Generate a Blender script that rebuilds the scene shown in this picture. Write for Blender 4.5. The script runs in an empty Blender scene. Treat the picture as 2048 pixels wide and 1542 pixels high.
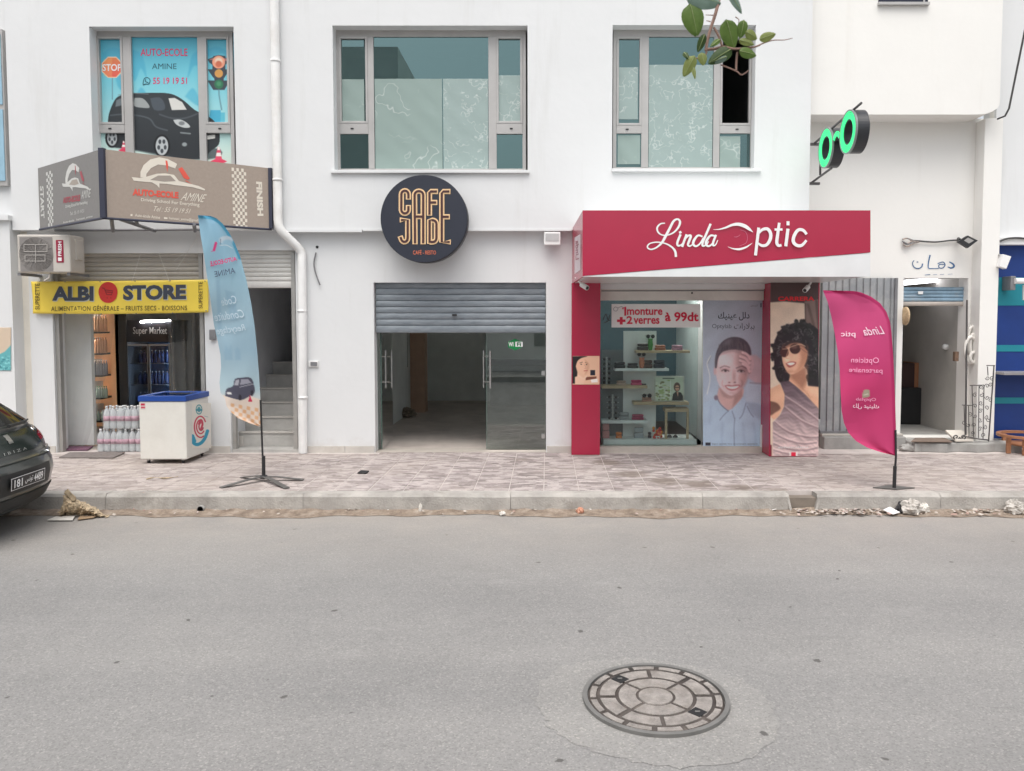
import bpy, bmesh, math, random
import numpy as np
from mathutils import Vector
random.seed(7)
R = math.radians
SC = bpy.context.scene
COL = SC.collection
PI = math.pi

# ------------------------------------------------------------------ camera, sky, sun, exposure
F = 1539.0; PCX = 1092.0; PCY = 720.0; PITCH = R(3.0); CH = 1.90
cam_d = bpy.data.cameras.new('camera'); cam = bpy.data.objects.new('camera', cam_d); COL.objects.link(cam)
cam.location = (0, 0, CH); cam.rotation_euler = (R(90) - PITCH, 0, 0)
cam_d.sensor_width = 36.0; cam_d.lens = F / 2048 * 36
cam_d.shift_x = (1024 - PCX) / 2048; cam_d.shift_y = (PCY - 771) / 2048
cam_d.dof.use_dof = True; cam_d.dof.focus_distance = 9.5; cam_d.dof.aperture_fstop = 11
cam_d.clip_start = 0.05; cam_d.clip_end = 2000
SC.camera = cam
W = bpy.data.worlds.new('World'); SC.world = W; W.use_nodes = True
wn = W.node_tree.nodes; wl = W.node_tree.links; wn.clear()
sky = wn.new('ShaderNodeTexSky'); sky.sky_type = 'NISHITA'; sky.sun_disc = False
sky.sun_elevation = R(65); sky.sun_rotation = R(209); sky.air_density = 1.3; sky.dust_density = 5.0; sky.ozone_density = 1.0
hs = wn.new('ShaderNodeHueSaturation'); hs.inputs['Saturation'].default_value = 0.32
bg = wn.new('ShaderNodeBackground'); bg.inputs['Strength'].default_value = 0.15
wo = wn.new('ShaderNodeOutputWorld')
wl.new(sky.outputs[0], hs.inputs['Color']); wl.new(hs.outputs[0], bg.inputs['Color']); wl.new(bg.outputs[0], wo.inputs[0])
sun_d = bpy.data.lights.new('sun', 'SUN'); sun_d.energy = 0.9; sun_d.angle = R(40); sun_d.color = (1, .96, .9)
sun = bpy.data.objects.new('sun', sun_d); COL.objects.link(sun)
sun.rotation_euler = Vector((-.22, .52, -1.0)).to_track_quat('-Z', 'Y').to_euler()
SC.view_settings.view_transform = 'Standard'; SC.view_settings.look = 'None'
SC.view_settings.gamma = 1; SC.view_settings.use_curve_mapping = False
SC.view_settings.exposure = 0.56
SC.render.engine = 'CYCLES'
SC.cycles.use_denoising = True
SC.cycles.max_bounces = 10; SC.cycles.diffuse_bounces = 7; SC.cycles.transparent_max_bounces = 16
SC.cycles.sample_clamp_indirect = 6

# ------------------------------------------------------------------ picture point -> place
SP, CP = math.sin(PITCH), math.cos(PITCH)
def ray(x, y):
    u = (x - PCX) / F; v = -(y - PCY) / F
    return u, CP + v * SP, -SP + v * CP
def px(x, y, Y):
    dx, dy, dz = ray(x, y); t = Y / dy
    return Vector((dx * t, Y, CH + dz * t))
def pg(x, y, z=0.0):
    dx, dy, dz = ray(x, y); t = (z - CH) / dz
    return Vector((dx * t, dy * t, z))
def pX(x, y, X):
    dx, dy, dz = ray(x, y); t = X / dx
    return Vector((X, dy * t, CH + dz * t))
class Plane:
    def __init__(s, o, n):
        s.o = Vector(o); s.n = Vector(n).normalized()
        if s.n.dot(Vector((0, 0, CH)) - s.o) < 0: s.n = -s.n
    def hit(s, x, y, off=0.0):
        d = Vector(ray(x, y)); o = s.o + s.n * off; c = Vector((0, 0, CH))
        return c + d * ((o - c).dot(s.n) / d.dot(s.n))
def YP(Y): return Plane((0, Y, 0), (0, -1, 0))

# ------------------------------------------------------------------ materials
def lin(c): c /= 255.0; return c / 12.92 if c <= .04045 else ((c + .055) / 1.055) ** 2.4
def C(r, g, b, k=1.0): return (min(.9, lin(r) * k), min(.9, lin(g) * k), min(.9, lin(b) * k), 1)
MATS = {}
def nodes(name):
    m = bpy.data.materials.new(name); m.use_nodes = True
    n = m.node_tree.nodes; l = m.node_tree.links
    return m, n, l, n['Principled BSDF']
def ramp(n, stops):
    r = n.new('ShaderNodeValToRGB'); e = r.color_ramp.elements
    while len(e) < len(stops): e.new(.5)
    for i, (p, c) in enumerate(stops): e[i].position = p; e[i].color = c
    return r
def noise(n, l, scale, detail=4, vec=None, rough=.6):
    t = n.new('ShaderNodeTexNoise'); t.inputs['Scale'].default_value = scale; t.inputs['Detail'].default_value = detail
    t.inputs['Roughness'].default_value = rough
    if vec is not None: l.new(vec, t.inputs['Vector'])
    return t
def pos(n, l, scale=(1, 1, 1)):
    g = n.new('ShaderNodeNewGeometry'); m = n.new('ShaderNodeMapping'); m.inputs['Scale'].default_value = scale
    l.new(g.outputs['Position'], m.inputs['Vector']); return m.outputs['Vector']
def mix(n, l, fac, a, b, mode='MIX'):
    m = n.new('ShaderNodeMix'); m.data_type = 'RGBA'; m.blend_type = mode
    for s, v in ((m.inputs[0], fac), (m.inputs[6], a), (m.inputs[7], b)):
        if hasattr(v, 'links') or hasattr(v, 'is_linked'): l.new(v, s)
        else: s.default_value = v
    return m.outputs[2]
def bump(n, l, h, strength=.3, dist=.01, p=None):
    b = n.new('ShaderNodeBump'); b.inputs['Strength'].default_value = strength; b.inputs['Distance'].default_value = dist
    l.new(h, b.inputs['Height'])
    if p: l.new(b.outputs[0], p.inputs['Normal'])
    return b
def mk(name, col, rough=.6, var=.12, scale=4.0, bmp=.0, bscale=80., metal=0., spec=.5, stretch=(1, 1, 1), dirt=None, dscale=.9):
    if name in MATS: return MATS[name]
    m, n, l, p = nodes(name)
    p.inputs['Roughness'].default_value = rough; p.inputs['Metallic'].default_value = metal
    p.inputs['Specular IOR Level'].default_value = spec
    v = pos(n, l, stretch)
    c = col
    if var:
        t = noise(n, l, scale, 5, v)
        lo = tuple(x * (1 - var) for x in col[:3]) + (1,); hi = tuple(min(1, x * (1 + var)) for x in col[:3]) + (1,)
        r = ramp(n, [(.3, lo), (.7, hi)]); l.new(t.outputs['Fac'], r.inputs[0]); c = r.outputs[0]
    if dirt:
        t2 = noise(n, l, dscale, 7, v, .7); r2 = ramp(n, [(.5, (0, 0, 0, 1)), (.75, (1, 1, 1, 1))])
        l.new(t2.outputs['Fac'], r2.inputs[0]); c = mix(n, l, r2.outputs[0], c, dirt)
    if c is col: p.inputs['Base Color'].default_value = col
    else: l.new(c, p.inputs['Base Color'])
    if bmp:
        t3 = noise(n, l, bscale, 4, v); bump(n, l, t3.outputs['Fac'], bmp, .01, p)
    MATS[name] = m; return m
def emis(name, col, s):
    m, n, l, p = nodes(name); p.inputs['Base Color'].default_value = col
    p.inputs['Emission Color'].default_value = col; p.inputs['Emission Strength'].default_value = s
    MATS[name] = m; return m
def glass(name, tint, ior=1.5, gcol=(1, 1, 1, 1), base=.0, rough=.0):
    m, n, l, p = nodes(name); n.remove(p); o = n['Material Output']
    fr = n.new('ShaderNodeFresnel'); fr.inputs['IOR'].default_value = ior
    ad = n.new('ShaderNodeMath'); ad.operation = 'ADD'; ad.use_clamp = True; ad.inputs[1].default_value = base
    l.new(fr.outputs[0], ad.inputs[0])
    tr = n.new('ShaderNodeBsdfTransparent'); tr.inputs['Color'].default_value = tint
    gl = n.new('ShaderNodeBsdfGlossy'); gl.inputs['Roughness'].default_value = rough; gl.inputs['Color'].default_value = gcol
    mx = n.new('ShaderNodeMixShader'); l.new(ad.outputs[0], mx.inputs[0]); l.new(tr.outputs[0], mx.inputs[1]); l.new(gl.outputs[0], mx.inputs[2])
    l.new(mx.outputs[0], o.inputs[0]); MATS[name] = m; return m
def sheet(name, col, alpha, rough=.25, wr=None, lo=.47, wd=.012):      # thin clear plastic film with white creases
    m, n, l, p = nodes(name); o = n['Material Output']
    p.inputs['Base Color'].default_value = col; p.inputs['Roughness'].default_value = rough
    tr = n.new('ShaderNodeBsdfTransparent'); mx = n.new('ShaderNodeMixShader'); mx.inputs[0].default_value = alpha
    l.new(tr.outputs[0], mx.inputs[1]); l.new(p.outputs[0], mx.inputs[2]); l.new(mx.outputs[0], o.inputs[0])
    if wr:
        v = pos(n, l); a = noise(n, l, wr, 2, v, .5)
        d = n.new('ShaderNodeMath'); d.operation = 'SUBTRACT'; d.inputs[1].default_value = .5; l.new(a.outputs['Fac'], d.inputs[0])
        ab = n.new('ShaderNodeMath'); ab.operation = 'ABSOLUTE'; l.new(d.outputs[0], ab.inputs[0])
        r = ramp(n, [(0, (1, 1, 1, 1)), (wd, (.3, .3, .3, 1)), (wd * 2.6, (0, 0, 0, 1))]); l.new(ab.outputs[0], r.inputs[0])
        k = noise(n, l, wr * .45, 3, v, .6); r2 = ramp(n, [(lo, (0, 0, 0, 1)), (lo + .1, (1, 1, 1, 1))]); l.new(k.outputs['Fac'], r2.inputs[0])
        f = mix(n, l, 1.0, r.outputs[0], r2.outputs[0], 'MULTIPLY')
        l.new(mix(n, l, f, col, (.60, .67, .65, 1)), p.inputs['Base Color'])
        bump(n, l, a.outputs['Fac'], .25, .02, p)
        l.new(mix(n, l, f, (alpha,) * 3 + (1,), (.85, .85, .85, 1)), mx.inputs[0])
    MATS[name] = m; return m
def vcol(name='printed_colours', rough=.5, spec=.4, trans=0):
    if name in MATS: return MATS[name]
    m, n, l, p = nodes(name); a = n.new('ShaderNodeVertexColor'); a.layer_name = 'Col'
    l.new(a.outputs[0], p.inputs['Base Color']); p.inputs['Roughness'].default_value = rough; p.inputs['Specular IOR Level'].default_value = spec
    if trans:
        o = n['Material Output']; t = n.new('ShaderNodeBsdfTranslucent'); l.new(a.outputs[0], t.inputs[0])
        mx = n.new('ShaderNodeMixShader'); mx.inputs[0].default_value = trans
        l.new(p.outputs[0], mx.inputs[1]); l.new(t.outputs[0], mx.inputs[2]); l.new(mx.outputs[0], o.inputs[0])
    MATS[name] = m; return m

def plaster(name, col, dirt, amt=.5):
    m, n, l, p = nodes(name); p.inputs['Roughness'].default_value = .85; p.inputs['Specular IOR Level'].default_value = .25
    v = pos(n, l)
    a = noise(n, l, .6, 6, v, .6); r = ramp(n, [(.35, col), (.75, tuple(x * .96 for x in col[:3]) + (1,))]); l.new(a.outputs['Fac'], r.inputs[0])
    s = noise(n, l, 1.0, 6, pos(n, l, (3.5, 3.5, .35)), .65); r2 = ramp(n, [(.56, (0, 0, 0, 1)), (.8, (amt,) * 3 + (1,))]); l.new(s.outputs['Fac'], r2.inputs[0])
    c = mix(n, l, r2.outputs[0], r.outputs[0], dirt)
    # splash dirt near the ground
    sx = n.new('ShaderNodeSeparateXYZ'); g = n.new('ShaderNodeNewGeometry'); l.new(g.outputs['Position'], sx.inputs[0])
    mr = n.new('ShaderNodeMapRange'); mr.inputs[1].default_value = .62; mr.inputs[2].default_value = .2; l.new(sx.outputs[2], mr.inputs[0])
    b = noise(n, l, 5, 6, v, .7); mu = n.new('ShaderNodeMath'); mu.operation = 'MULTIPLY'; l.new(mr.outputs[0], mu.inputs[0]); l.new(b.outputs['Fac'], mu.inputs[1])
    r3 = ramp(n, [(.32, (0, 0, 0, 1)), (.75, (.55, .55, .55, 1))]); l.new(mu.outputs[0], r3.inputs[0])
    c = mix(n, l, r3.outputs[0], c, (.42, .37, .32, 1)); l.new(c, p.inputs['Base Color'])
    f = noise(n, l, 90, 3, v); w = noise(n, l, 2.2, 3, v)
    b1 = bump(n, l, w.outputs['Fac'], .25, .03); b2 = bump(n, l, f.outputs['Fac'], .12, .004, p); l.new(b1.outputs[0], b2.inputs['Normal'])
    MATS[name] = m; return m

M_WALL = plaster('white_plaster', (.715, .726, .732, 1), (.56, .56, .54, 1), .46)
M_CREAM = plaster('cream_plaster', (.815, .805, .775, 1), (.68, .655, .61, 1), .4)
M_WHITE = mk('white_paint', (.78, .78, .77, 1), .5, .04)
M_PVC = mk('white_pvc', (.80, .80, .79, 1), .35, .04, dirt=(.62, .6, .56, 1))
M_ALU = mk('grey_aluminium', (.44, .43, .42, 1), .42, .06, metal=.25)
M_STEEL = mk('brushed_steel', (.55, .55, .54, 1), .3, .08, metal=.9)
M_BLACK = mk('black_metal', (.02, .02, .022, 1), .45, .2)
M_DKMET = mk('dark_bracket_metal', (.07, .065, .065, 1), .5, .3)
M_GALV = mk('grey_steel_tube', (.22, .22, .23, 1), .5, .2, metal=.3)
M_RUBBER = mk('black_rubber', (.015, .015, .016, 1), .8, .2)
M_WOOD = mk('light_wood', (.50, .36, .22, 1), .5, .2, 6, stretch=(1, 8, 8))
M_WIRE = mk('grey_cable', (.06, .06, .06, 1), .6, .1)
M_CONC = mk('grey_concrete', (.33, .325, .31, 1), .9, .22, 3, .5, 60, dirt=(.24, .22, .20, 1))
M_STEP = mk('cement_steps', (.44, .43, .41, 1), .9, .18, 3, .4, 50, dirt=(.32, .31, .29, 1))
M_RED = mk('crimson_panel', C(168, 30, 64), .24, .05, 2, spec=.7)
M_PINKTXT = mk('white_vinyl', (.82, .82, .82, 1), .45, .02)
M_TXTBLK = mk('black_vinyl', (.03, .03, .035, 1), .5, .05)
M_PRINT = vcol()
M_FABRIC = vcol('printed_fabric', .85, .15, .3)
M_GLASS = glass('shop_glass', (.86, .92, .91, 1), 1.3, base=.01)
M_GDOOR = glass('greenish_door_glass', (.76, .83, .80, 1), 1.5, base=.09)
M_WINGL = glass('coated_window_glass', (.17, .26, .26, 1), 1.5, (.46, .70, .70, 1), .215)
M_FILM = sheet('protective_film', (.34, .44, .41, 1), .80, .3, 3.5, .52, .007)
M_FILM2 = sheet('crinkled_film', (.38, .48, .46, 1), .80, .25, 8.5, .45, .014)
M_CURT = sheet('clear_plastic_curtain', (.55, .57, .56, 1), .11, .12)
M_CLEAR = sheet('clear_bottle_plastic', (.74, .78, .80, 1), .6, .12)
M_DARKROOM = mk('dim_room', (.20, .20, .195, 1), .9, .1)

# ------------------------------------------------------------------ mesh builder
class MB:
    def __init__(s): s.v = []; s.f = []; s.sm = []
    def add(s, vs, fs, smooth=False):
        o = len(s.v); s.v += [tuple(p) for p in vs]
        for f in fs: s.f.append(tuple(i + o for i in f)); s.sm.append(smooth)
        return s
    def box(s, x0, x1, y0, y1, z0, z1):
        return s.add([(x0, y0, z0), (x1, y0, z0), (x1, y1, z0), (x0, y1, z0), (x0, y0, z1), (x1, y0, z1), (x1, y1, z1), (x0, y1, z1)],
            [(0, 3, 2, 1), (4, 5, 6, 7), (0, 1, 5, 4), (1, 2, 6, 5), (2, 3, 7, 6), (3, 0, 4, 7)])
    def pbox(s, x0, y0, x1, y1, Y0, Y1):                 # picture rectangle at depth Y0, running back to Y1
        a = px(x0, y1, Y0); b = px(x1, y0, Y0)
        return s.box(a.x, b.x, Y0, Y1, a.z, b.z)
    def prism(s, poly, d):                               # planar 3d polygon extruded by vector d
        n = len(poly); d = Vector(d); a = [Vector(p) for p in poly]
        s.add(a + [p + d for p in a], [tuple(range(n)), tuple(reversed(range(n, 2 * n)))] + [(i, i + n, (i + 1) % n + n, (i + 1) % n) for i in range(n)])
        return s
    def poly(s, pts): return s.add(pts, [tuple(range(len(pts)))])
    def tube(s, path, r, seg=8, caps=True, closed=False):
        path = [Vector(p) for p in path]; n = len(path); rs = r if isinstance(r, (list, tuple)) else [r] * n
        rings = []; ref = None
        for i, p in enumerate(path):
            if closed: t = path[(i + 1) % n] - path[i - 1]
            else: t = path[min(i + 1, n - 1)] - path[max(i - 1, 0)]
            t.normalize()
            if ref is None: ref = Vector((0, 0, 1)) if abs(t.z) < .9 else Vector((1, 0, 0))
            a = t.cross(ref).normalized(); b = a.cross(t).normalized(); ref = b
            rings.append([p + (a * math.cos(2 * PI * k / seg) + b * math.sin(2 * PI * k / seg)) * rs[i] for k in range(seg)])
        vs = [q for rg in rings for q in rg]; fs = []
        for i in range(n if closed else n - 1):
            j = (i + 1) % n
            for k in range(seg): fs.append((i * seg + k, i * seg + (k + 1) % seg, j * seg + (k + 1) % seg, j * seg + k))
        s.add(vs, fs, True)
        if caps and not closed: s.add(rings[0], [tuple(reversed(range(seg)))]); s.add(rings[-1], [tuple(range(seg))])
        return s
    def lathe(s, prof, c=(0, 0, 0), seg=12, axis='z', smooth=True):
        vs = []; fs = []; c = Vector(c); n = len(prof)
        for r, h in prof:
            for k in range(seg):
                a = 2 * PI * k / seg; u, w = r * math.cos(a), r * math.sin(a)
                q = {'z': (u, w, h), 'y': (u, h, w), 'x': (h, u, w)}[axis]
                vs.append(c + Vector(q))
        for i in range(n - 1):
            for k in range(seg): fs.append((i * seg + k, i * seg + (k + 1) % seg, (i + 1) * seg + (k + 1) % seg, (i + 1) * seg + k))
        fs.append(tuple(reversed(range(seg)))); fs.append(tuple((n - 1) * seg + k for k in range(seg)))
        return s.add(vs, fs, smooth)
    def grid(s, fn, nu, nv, smooth=True):
        vs = [fn(i / nu, j / nv) for j in range(nv + 1) for i in range(nu + 1)]
        fs = [(j * (nu + 1) + i, j * (nu + 1) + i + 1, (j + 1) * (nu + 1) + i + 1, (j + 1) * (nu + 1) + i) for j in range(nv) for i in range(nu)]
        return s.add(vs, fs, smooth)
    def build(s, name, mat, parent=None, bevel=0, col=None, solid=0):
        me = bpy.data.meshes.new(name); me.from_pydata(s.v, [], s.f); me.polygons.foreach_set('use_smooth', s.sm)
        o = bpy.data.objects.new(name, me); COL.objects.link(o)
        if col is not None:
            a = me.color_attributes.new('Col', 'FLOAT_COLOR', 'POINT'); a.data.foreach_set('color', np.asarray(col, dtype=np.float32).ravel())
        me.materials.append(mat)
        if parent is not None:
            org = parent['_o'] if '_o' in parent else (0, 0, 0)
            me.transform(__import__('mathutils').Matrix.Translation(-Vector(org))); o.parent = parent; o['_o'] = tuple(org)
        else:
            v = np.array(s.v); lo = v.min(0); hi = v.max(0); org = Vector(((lo[0] + hi[0]) / 2, (lo[1] + hi[1]) / 2, lo[2]))
            me.transform(__import__('mathutils').Matrix.Translation(-org)); o.location = org; o['_o'] = tuple(org)
        me.update()
        if solid: md = o.modifiers.new('thickness', 'SOLIDIFY'); md.thickness = solid; md.offset = 0
        if bevel: md = o.modifiers.new('edges', 'BEVEL'); md.width = bevel; md.segments = 2; md.limit_method = 'ANGLE'; md.angle_limit = R(40)
        return o
def tag(o, label, cat, group=None):
    o['label'] = label; o['category'] = cat
    if group: o['group'] = group
    return o
def thing(name, label, cat, loc, group=None):
    o = bpy.data.objects.new(name, None); COL.objects.link(o); o.empty_display_size = .1
    o.location = loc; o['_o'] = tuple(loc); return tag(o, label, cat, group)
def struct(o): o['kind'] = 'structure'; return o
def copy_tree(o, loc, label=None, parent=None):
    c = o.copy(); COL.objects.link(c)
    if parent is None: c.location = loc; c['_o'] = tuple(loc)
    else: c.parent = parent
    if label: c['label'] = label
    for ch in o.children: copy_tree(ch, None, None, c)
    return c
def catmull(pts, sub=6):
    pts = [np.array(p, float) for p in pts]; out = []
    for i in range(len(pts) - 1):
        p0 = pts[max(i - 1, 0)]; p1 = pts[i]; p2 = pts[i + 1]; p3 = pts[min(i + 2, len(pts) - 1)]
        for k in range(sub):
            t = k / sub
            out.append(.5 * ((2 * p1) + (-p0 + p2) * t + (2 * p0 - 5 * p1 + 4 * p2 - p3) * t * t + (-p0 + 3 * p1 - 3 * p2 + p3) * t ** 3))
    out.append(pts[-1]); return out
def strokes(name, paths, plane, mat, parent, w=3., off=.002, smooth=True, sub=5):
    """Flat ribbons laid on a plane, given as picture polylines (x, y[, width])."""
    mb = MB(); lift = 0.0
    for pth in paths:
        pts = [(p[0], p[1], p[2] if len(p) > 2 else w) for p in pth]
        if smooth and len(pts) > 2: pts = catmull(pts, sub)
        n = len(pts); L = []
        for i, p in enumerate(pts):
            a = pts[max(i - 1, 0)]; b = pts[min(i + 1, n - 1)]; dx, dy = b[0] - a[0], b[1] - a[1]; d = math.hypot(dx, dy) or 1
            nx, ny = -dy / d * p[2] / 2, dx / d * p[2] / 2
            ex, ey = 0, 0
            if i == 0: ex, ey = -dx / d * p[2] * .35, -dy / d * p[2] * .35
            if i == n - 1: ex, ey = dx / d * p[2] * .35, dy / d * p[2] * .35
            o = off + lift; lift += .00003
            L.append(plane.hit(p[0] + nx + ex, p[1] + ny + ey, o)); L.append(plane.hit(p[0] - nx + ex, p[1] - ny + ey, o))
        lift += .0003
        mb.add(L, [(2 * i, 2 * i + 1, 2 * i + 3, 2 * i + 2) for i in range(n - 1)])
    return mb.build(name, mat, parent)
def polys(name, plist, plane, mat, parent, off=.002):
    mb = MB()
    for i, pl in enumerate(plist): mb.poly([plane.hit(x, y, off + i * .0004) for x, y in pl])
    return mb.build(name, mat, parent)
_tc = {}
def text_geo(s, bold=0., spacing=1.):
    k = (s, bold, spacing)
    if k not in _tc:
        cu = bpy.data.curves.new('t', 'FONT'); cu.body = s; cu.offset = bold; cu.space_character = spacing; cu.resolution_u = 3
        ob = bpy.data.objects.new('t', cu); COL.objects.link(ob)
        dg = bpy.context.evaluated_depsgraph_get(); me = ob.evaluated_get(dg).to_mesh()
        v = np.array([tuple(q.co)[:2] for q in me.vertices]); f = [tuple(p.vertices) for p in me.polygons]
        ob.evaluated_get(dg).to_mesh_clear(); bpy.data.objects.remove(ob); bpy.data.curves.remove(cu)
        lo, hi = v.min(0), v.max(0); _tc[k] = ((v - lo) / (hi - lo), f)
    return _tc[k]
def letters(s, quad, plane, mat, parent, bold=.0, off=.003, shear=0., name='lettering', spacing=1.):
    """Text fitted into a picture quad: bottom-left, bottom-right, top-right, top-left (or x0, y0, x1, y1)."""
    if len(quad) == 4 and not hasattr(quad[0], '__len__'):
        x0, y0, x1, y1 = quad; quad = [(x0, y1), (x1, y1), (x1, y0), (x0, y0)]
    v, f = text_geo(s, bold, spacing); q = [plane.hit(x, y, off) for x, y in quad]; out = []
    for a, b in v:
        a = a * (1 - abs(shear)) + shear * b if shear else a
        out.append((q[0] * (1 - a) + q[1] * a) * (1 - b) + (q[3] * (1 - a) + q[2] * a) * b)
    mb = MB(); mb.add(out, f); return mb.build(name, mat, parent)

# ------------------------------------------------------------------ flat print painter (colours on a fine grid)
class Canvas:
    def __init__(s, x0, y0, x1, y1, step, base):
        s.nx = int(round((x1 - x0) / step)); s.ny = int(round((y1 - y0) / step))
        s.X, s.Y = np.meshgrid(np.linspace(x0, x1, s.nx + 1), np.linspace(y0, y1, s.ny + 1))
        s.c = np.zeros(s.X.shape + (3,)); s.c[:] = base; s.rng = np.random.default_rng(3)
    @classmethod
    def custom(cls, X, Y, base):
        s = cls.__new__(cls); s.X, s.Y = X, Y; s.ny, s.nx = X.shape[0] - 1, X.shape[1] - 1
        s.c = np.zeros(X.shape + (3,)); s.c[:] = base; s.rng = np.random.default_rng(3); return s
    def put(s, m, col):
        if callable(col): col = col(s.X, s.Y)
        s.c = s.c * (1 - m[..., None]) + np.asarray(col, float) * m[..., None]
    def vgrad(s, stops):
        ys = [a for a, _ in stops]; cs = np.array([c for _, c in stops], float)
        for k in range(3): s.c[..., k] = np.interp(s.Y, ys, cs[:, k])
    def ell(s, cx, cy, rx, ry, col, soft=.8, rot=0., a=1.):
        c, n = math.cos(rot), math.sin(rot); dx, dy = s.X - cx, s.Y - cy
        d = np.sqrt(((dx * c + dy * n) / rx) ** 2 + ((-dx * n + dy * c) / ry) ** 2)
        s.put(np.clip((1 - d) * min(rx, ry) / soft + .5, 0, 1) * a, col)
    def pol(s, pts, col, soft=.8, a=1., smooth=0):
        if smooth: pts = [tuple(p) for p in catmull(list(pts) + [pts[0]], smooth)]
        P = np.array(pts, float); ins = np.zeros(s.X.shape, bool); D = np.full(s.X.shape, 1e9); n = len(P)
        for i in range(n):
            (ax, ay), (bx, by) = P[i], P[(i + 1) % n]
            if ay != by:
                cr = ((ay > s.Y) != (by > s.Y)) & (s.X < (bx - ax) * (s.Y - ay) / (by - ay) + ax); ins ^= cr
            ex, ey = bx - ax, by - ay; L = ex * ex + ey * ey or 1e-9
            t = np.clip(((s.X - ax) * ex + (s.Y - ay) * ey) / L, 0, 1); D = np.minimum(D, np.hypot(s.X - ax - t * ex, s.Y - ay - t * ey))
        s.put(np.clip(np.where(ins, D, -D) / soft + .5, 0, 1) * a, col)
    def line(s, pts, w, col, soft=.8, a=1., smooth=5):
        if smooth and len(pts) > 2: pts = [tuple(p) for p in catmull(pts, smooth)]
        D = np.full(s.X.shape, 1e9)
        for (ax, ay), (bx, by) in zip(pts[:-1], pts[1:]):
            ex, ey = bx - ax, by - ay; L = ex * ex + ey * ey or 1e-9
            t = np.clip(((s.X - ax) * ex + (s.Y - ay) * ey) / L, 0, 1); D = np.minimum(D, np.hypot(s.X - ax - t * ex, s.Y - ay - t * ey))
        s.put(np.clip((w / 2 - D) / soft + .5, 0, 1) * a, col)
    def blur(s, n=1):
        for _ in range(n):
            p = np.pad(s.c, ((1, 1), (1, 1), (0, 0)), 'edge'); s.c = (p[:-2, 1:-1] + p[2:, 1:-1] + p[1:-1, :-2] + p[1:-1, 2:] + 4 * p[1:-1, 1:-1] + .5 * (p[:-2, :-2] + p[2:, 2:] + p[:-2, 2:] + p[2:, :-2])) / 10
    def mottle(s, amt, size=9.):
        a = s.rng.uniform(0, 6.28, 12); f = s.rng.uniform(.4, 1.6, 12) / size; g = sum(np.sin(s.X * f[i] + s.Y * f[i + 1] * (1 if i % 4 else -1) * 1.3 + a[i]) for i in range(11)); s.c *= (1 + amt * g / 3)[..., None]
    def veil(s, col, a): s.c = s.c * (1 - a) + np.asarray(col, float) * a
    def speckle(s, amt): s.c *= 1 + s.rng.normal(0, amt, s.X.shape)[..., None]
    def mesh(s, name, place, mat, parent, k=1.0, solid=0):
        c = np.clip(s.c, 0, 255) / 255.0; c = np.where(c <= .04045, c / 12.92, ((c + .055) / 1.055) ** 2.4) * k
        c = np.clip(c, 0, .9); rgba = np.concatenate([c, np.ones(s.X.shape + (1,))], -1)
        vs = [place(x, y) for x, y in zip(s.X.ravel(), s.Y.ravel())]; n = s.nx + 1
        mb = MB(); mb.add(vs, [(j * n + i, j * n + i + 1, (j + 1) * n + i + 1, (j + 1) * n + i) for j in range(s.ny) for i in range(s.nx)], True)
        return mb.build(name, mat, parent, col=rgba.reshape(-1, 4), solid=solid)

# ================================================================== setting
ZP = 0.18; YK = 7.52; YL = 9.90; YU = 9.78; YR = 10.35; YRU = 9.95

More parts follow.
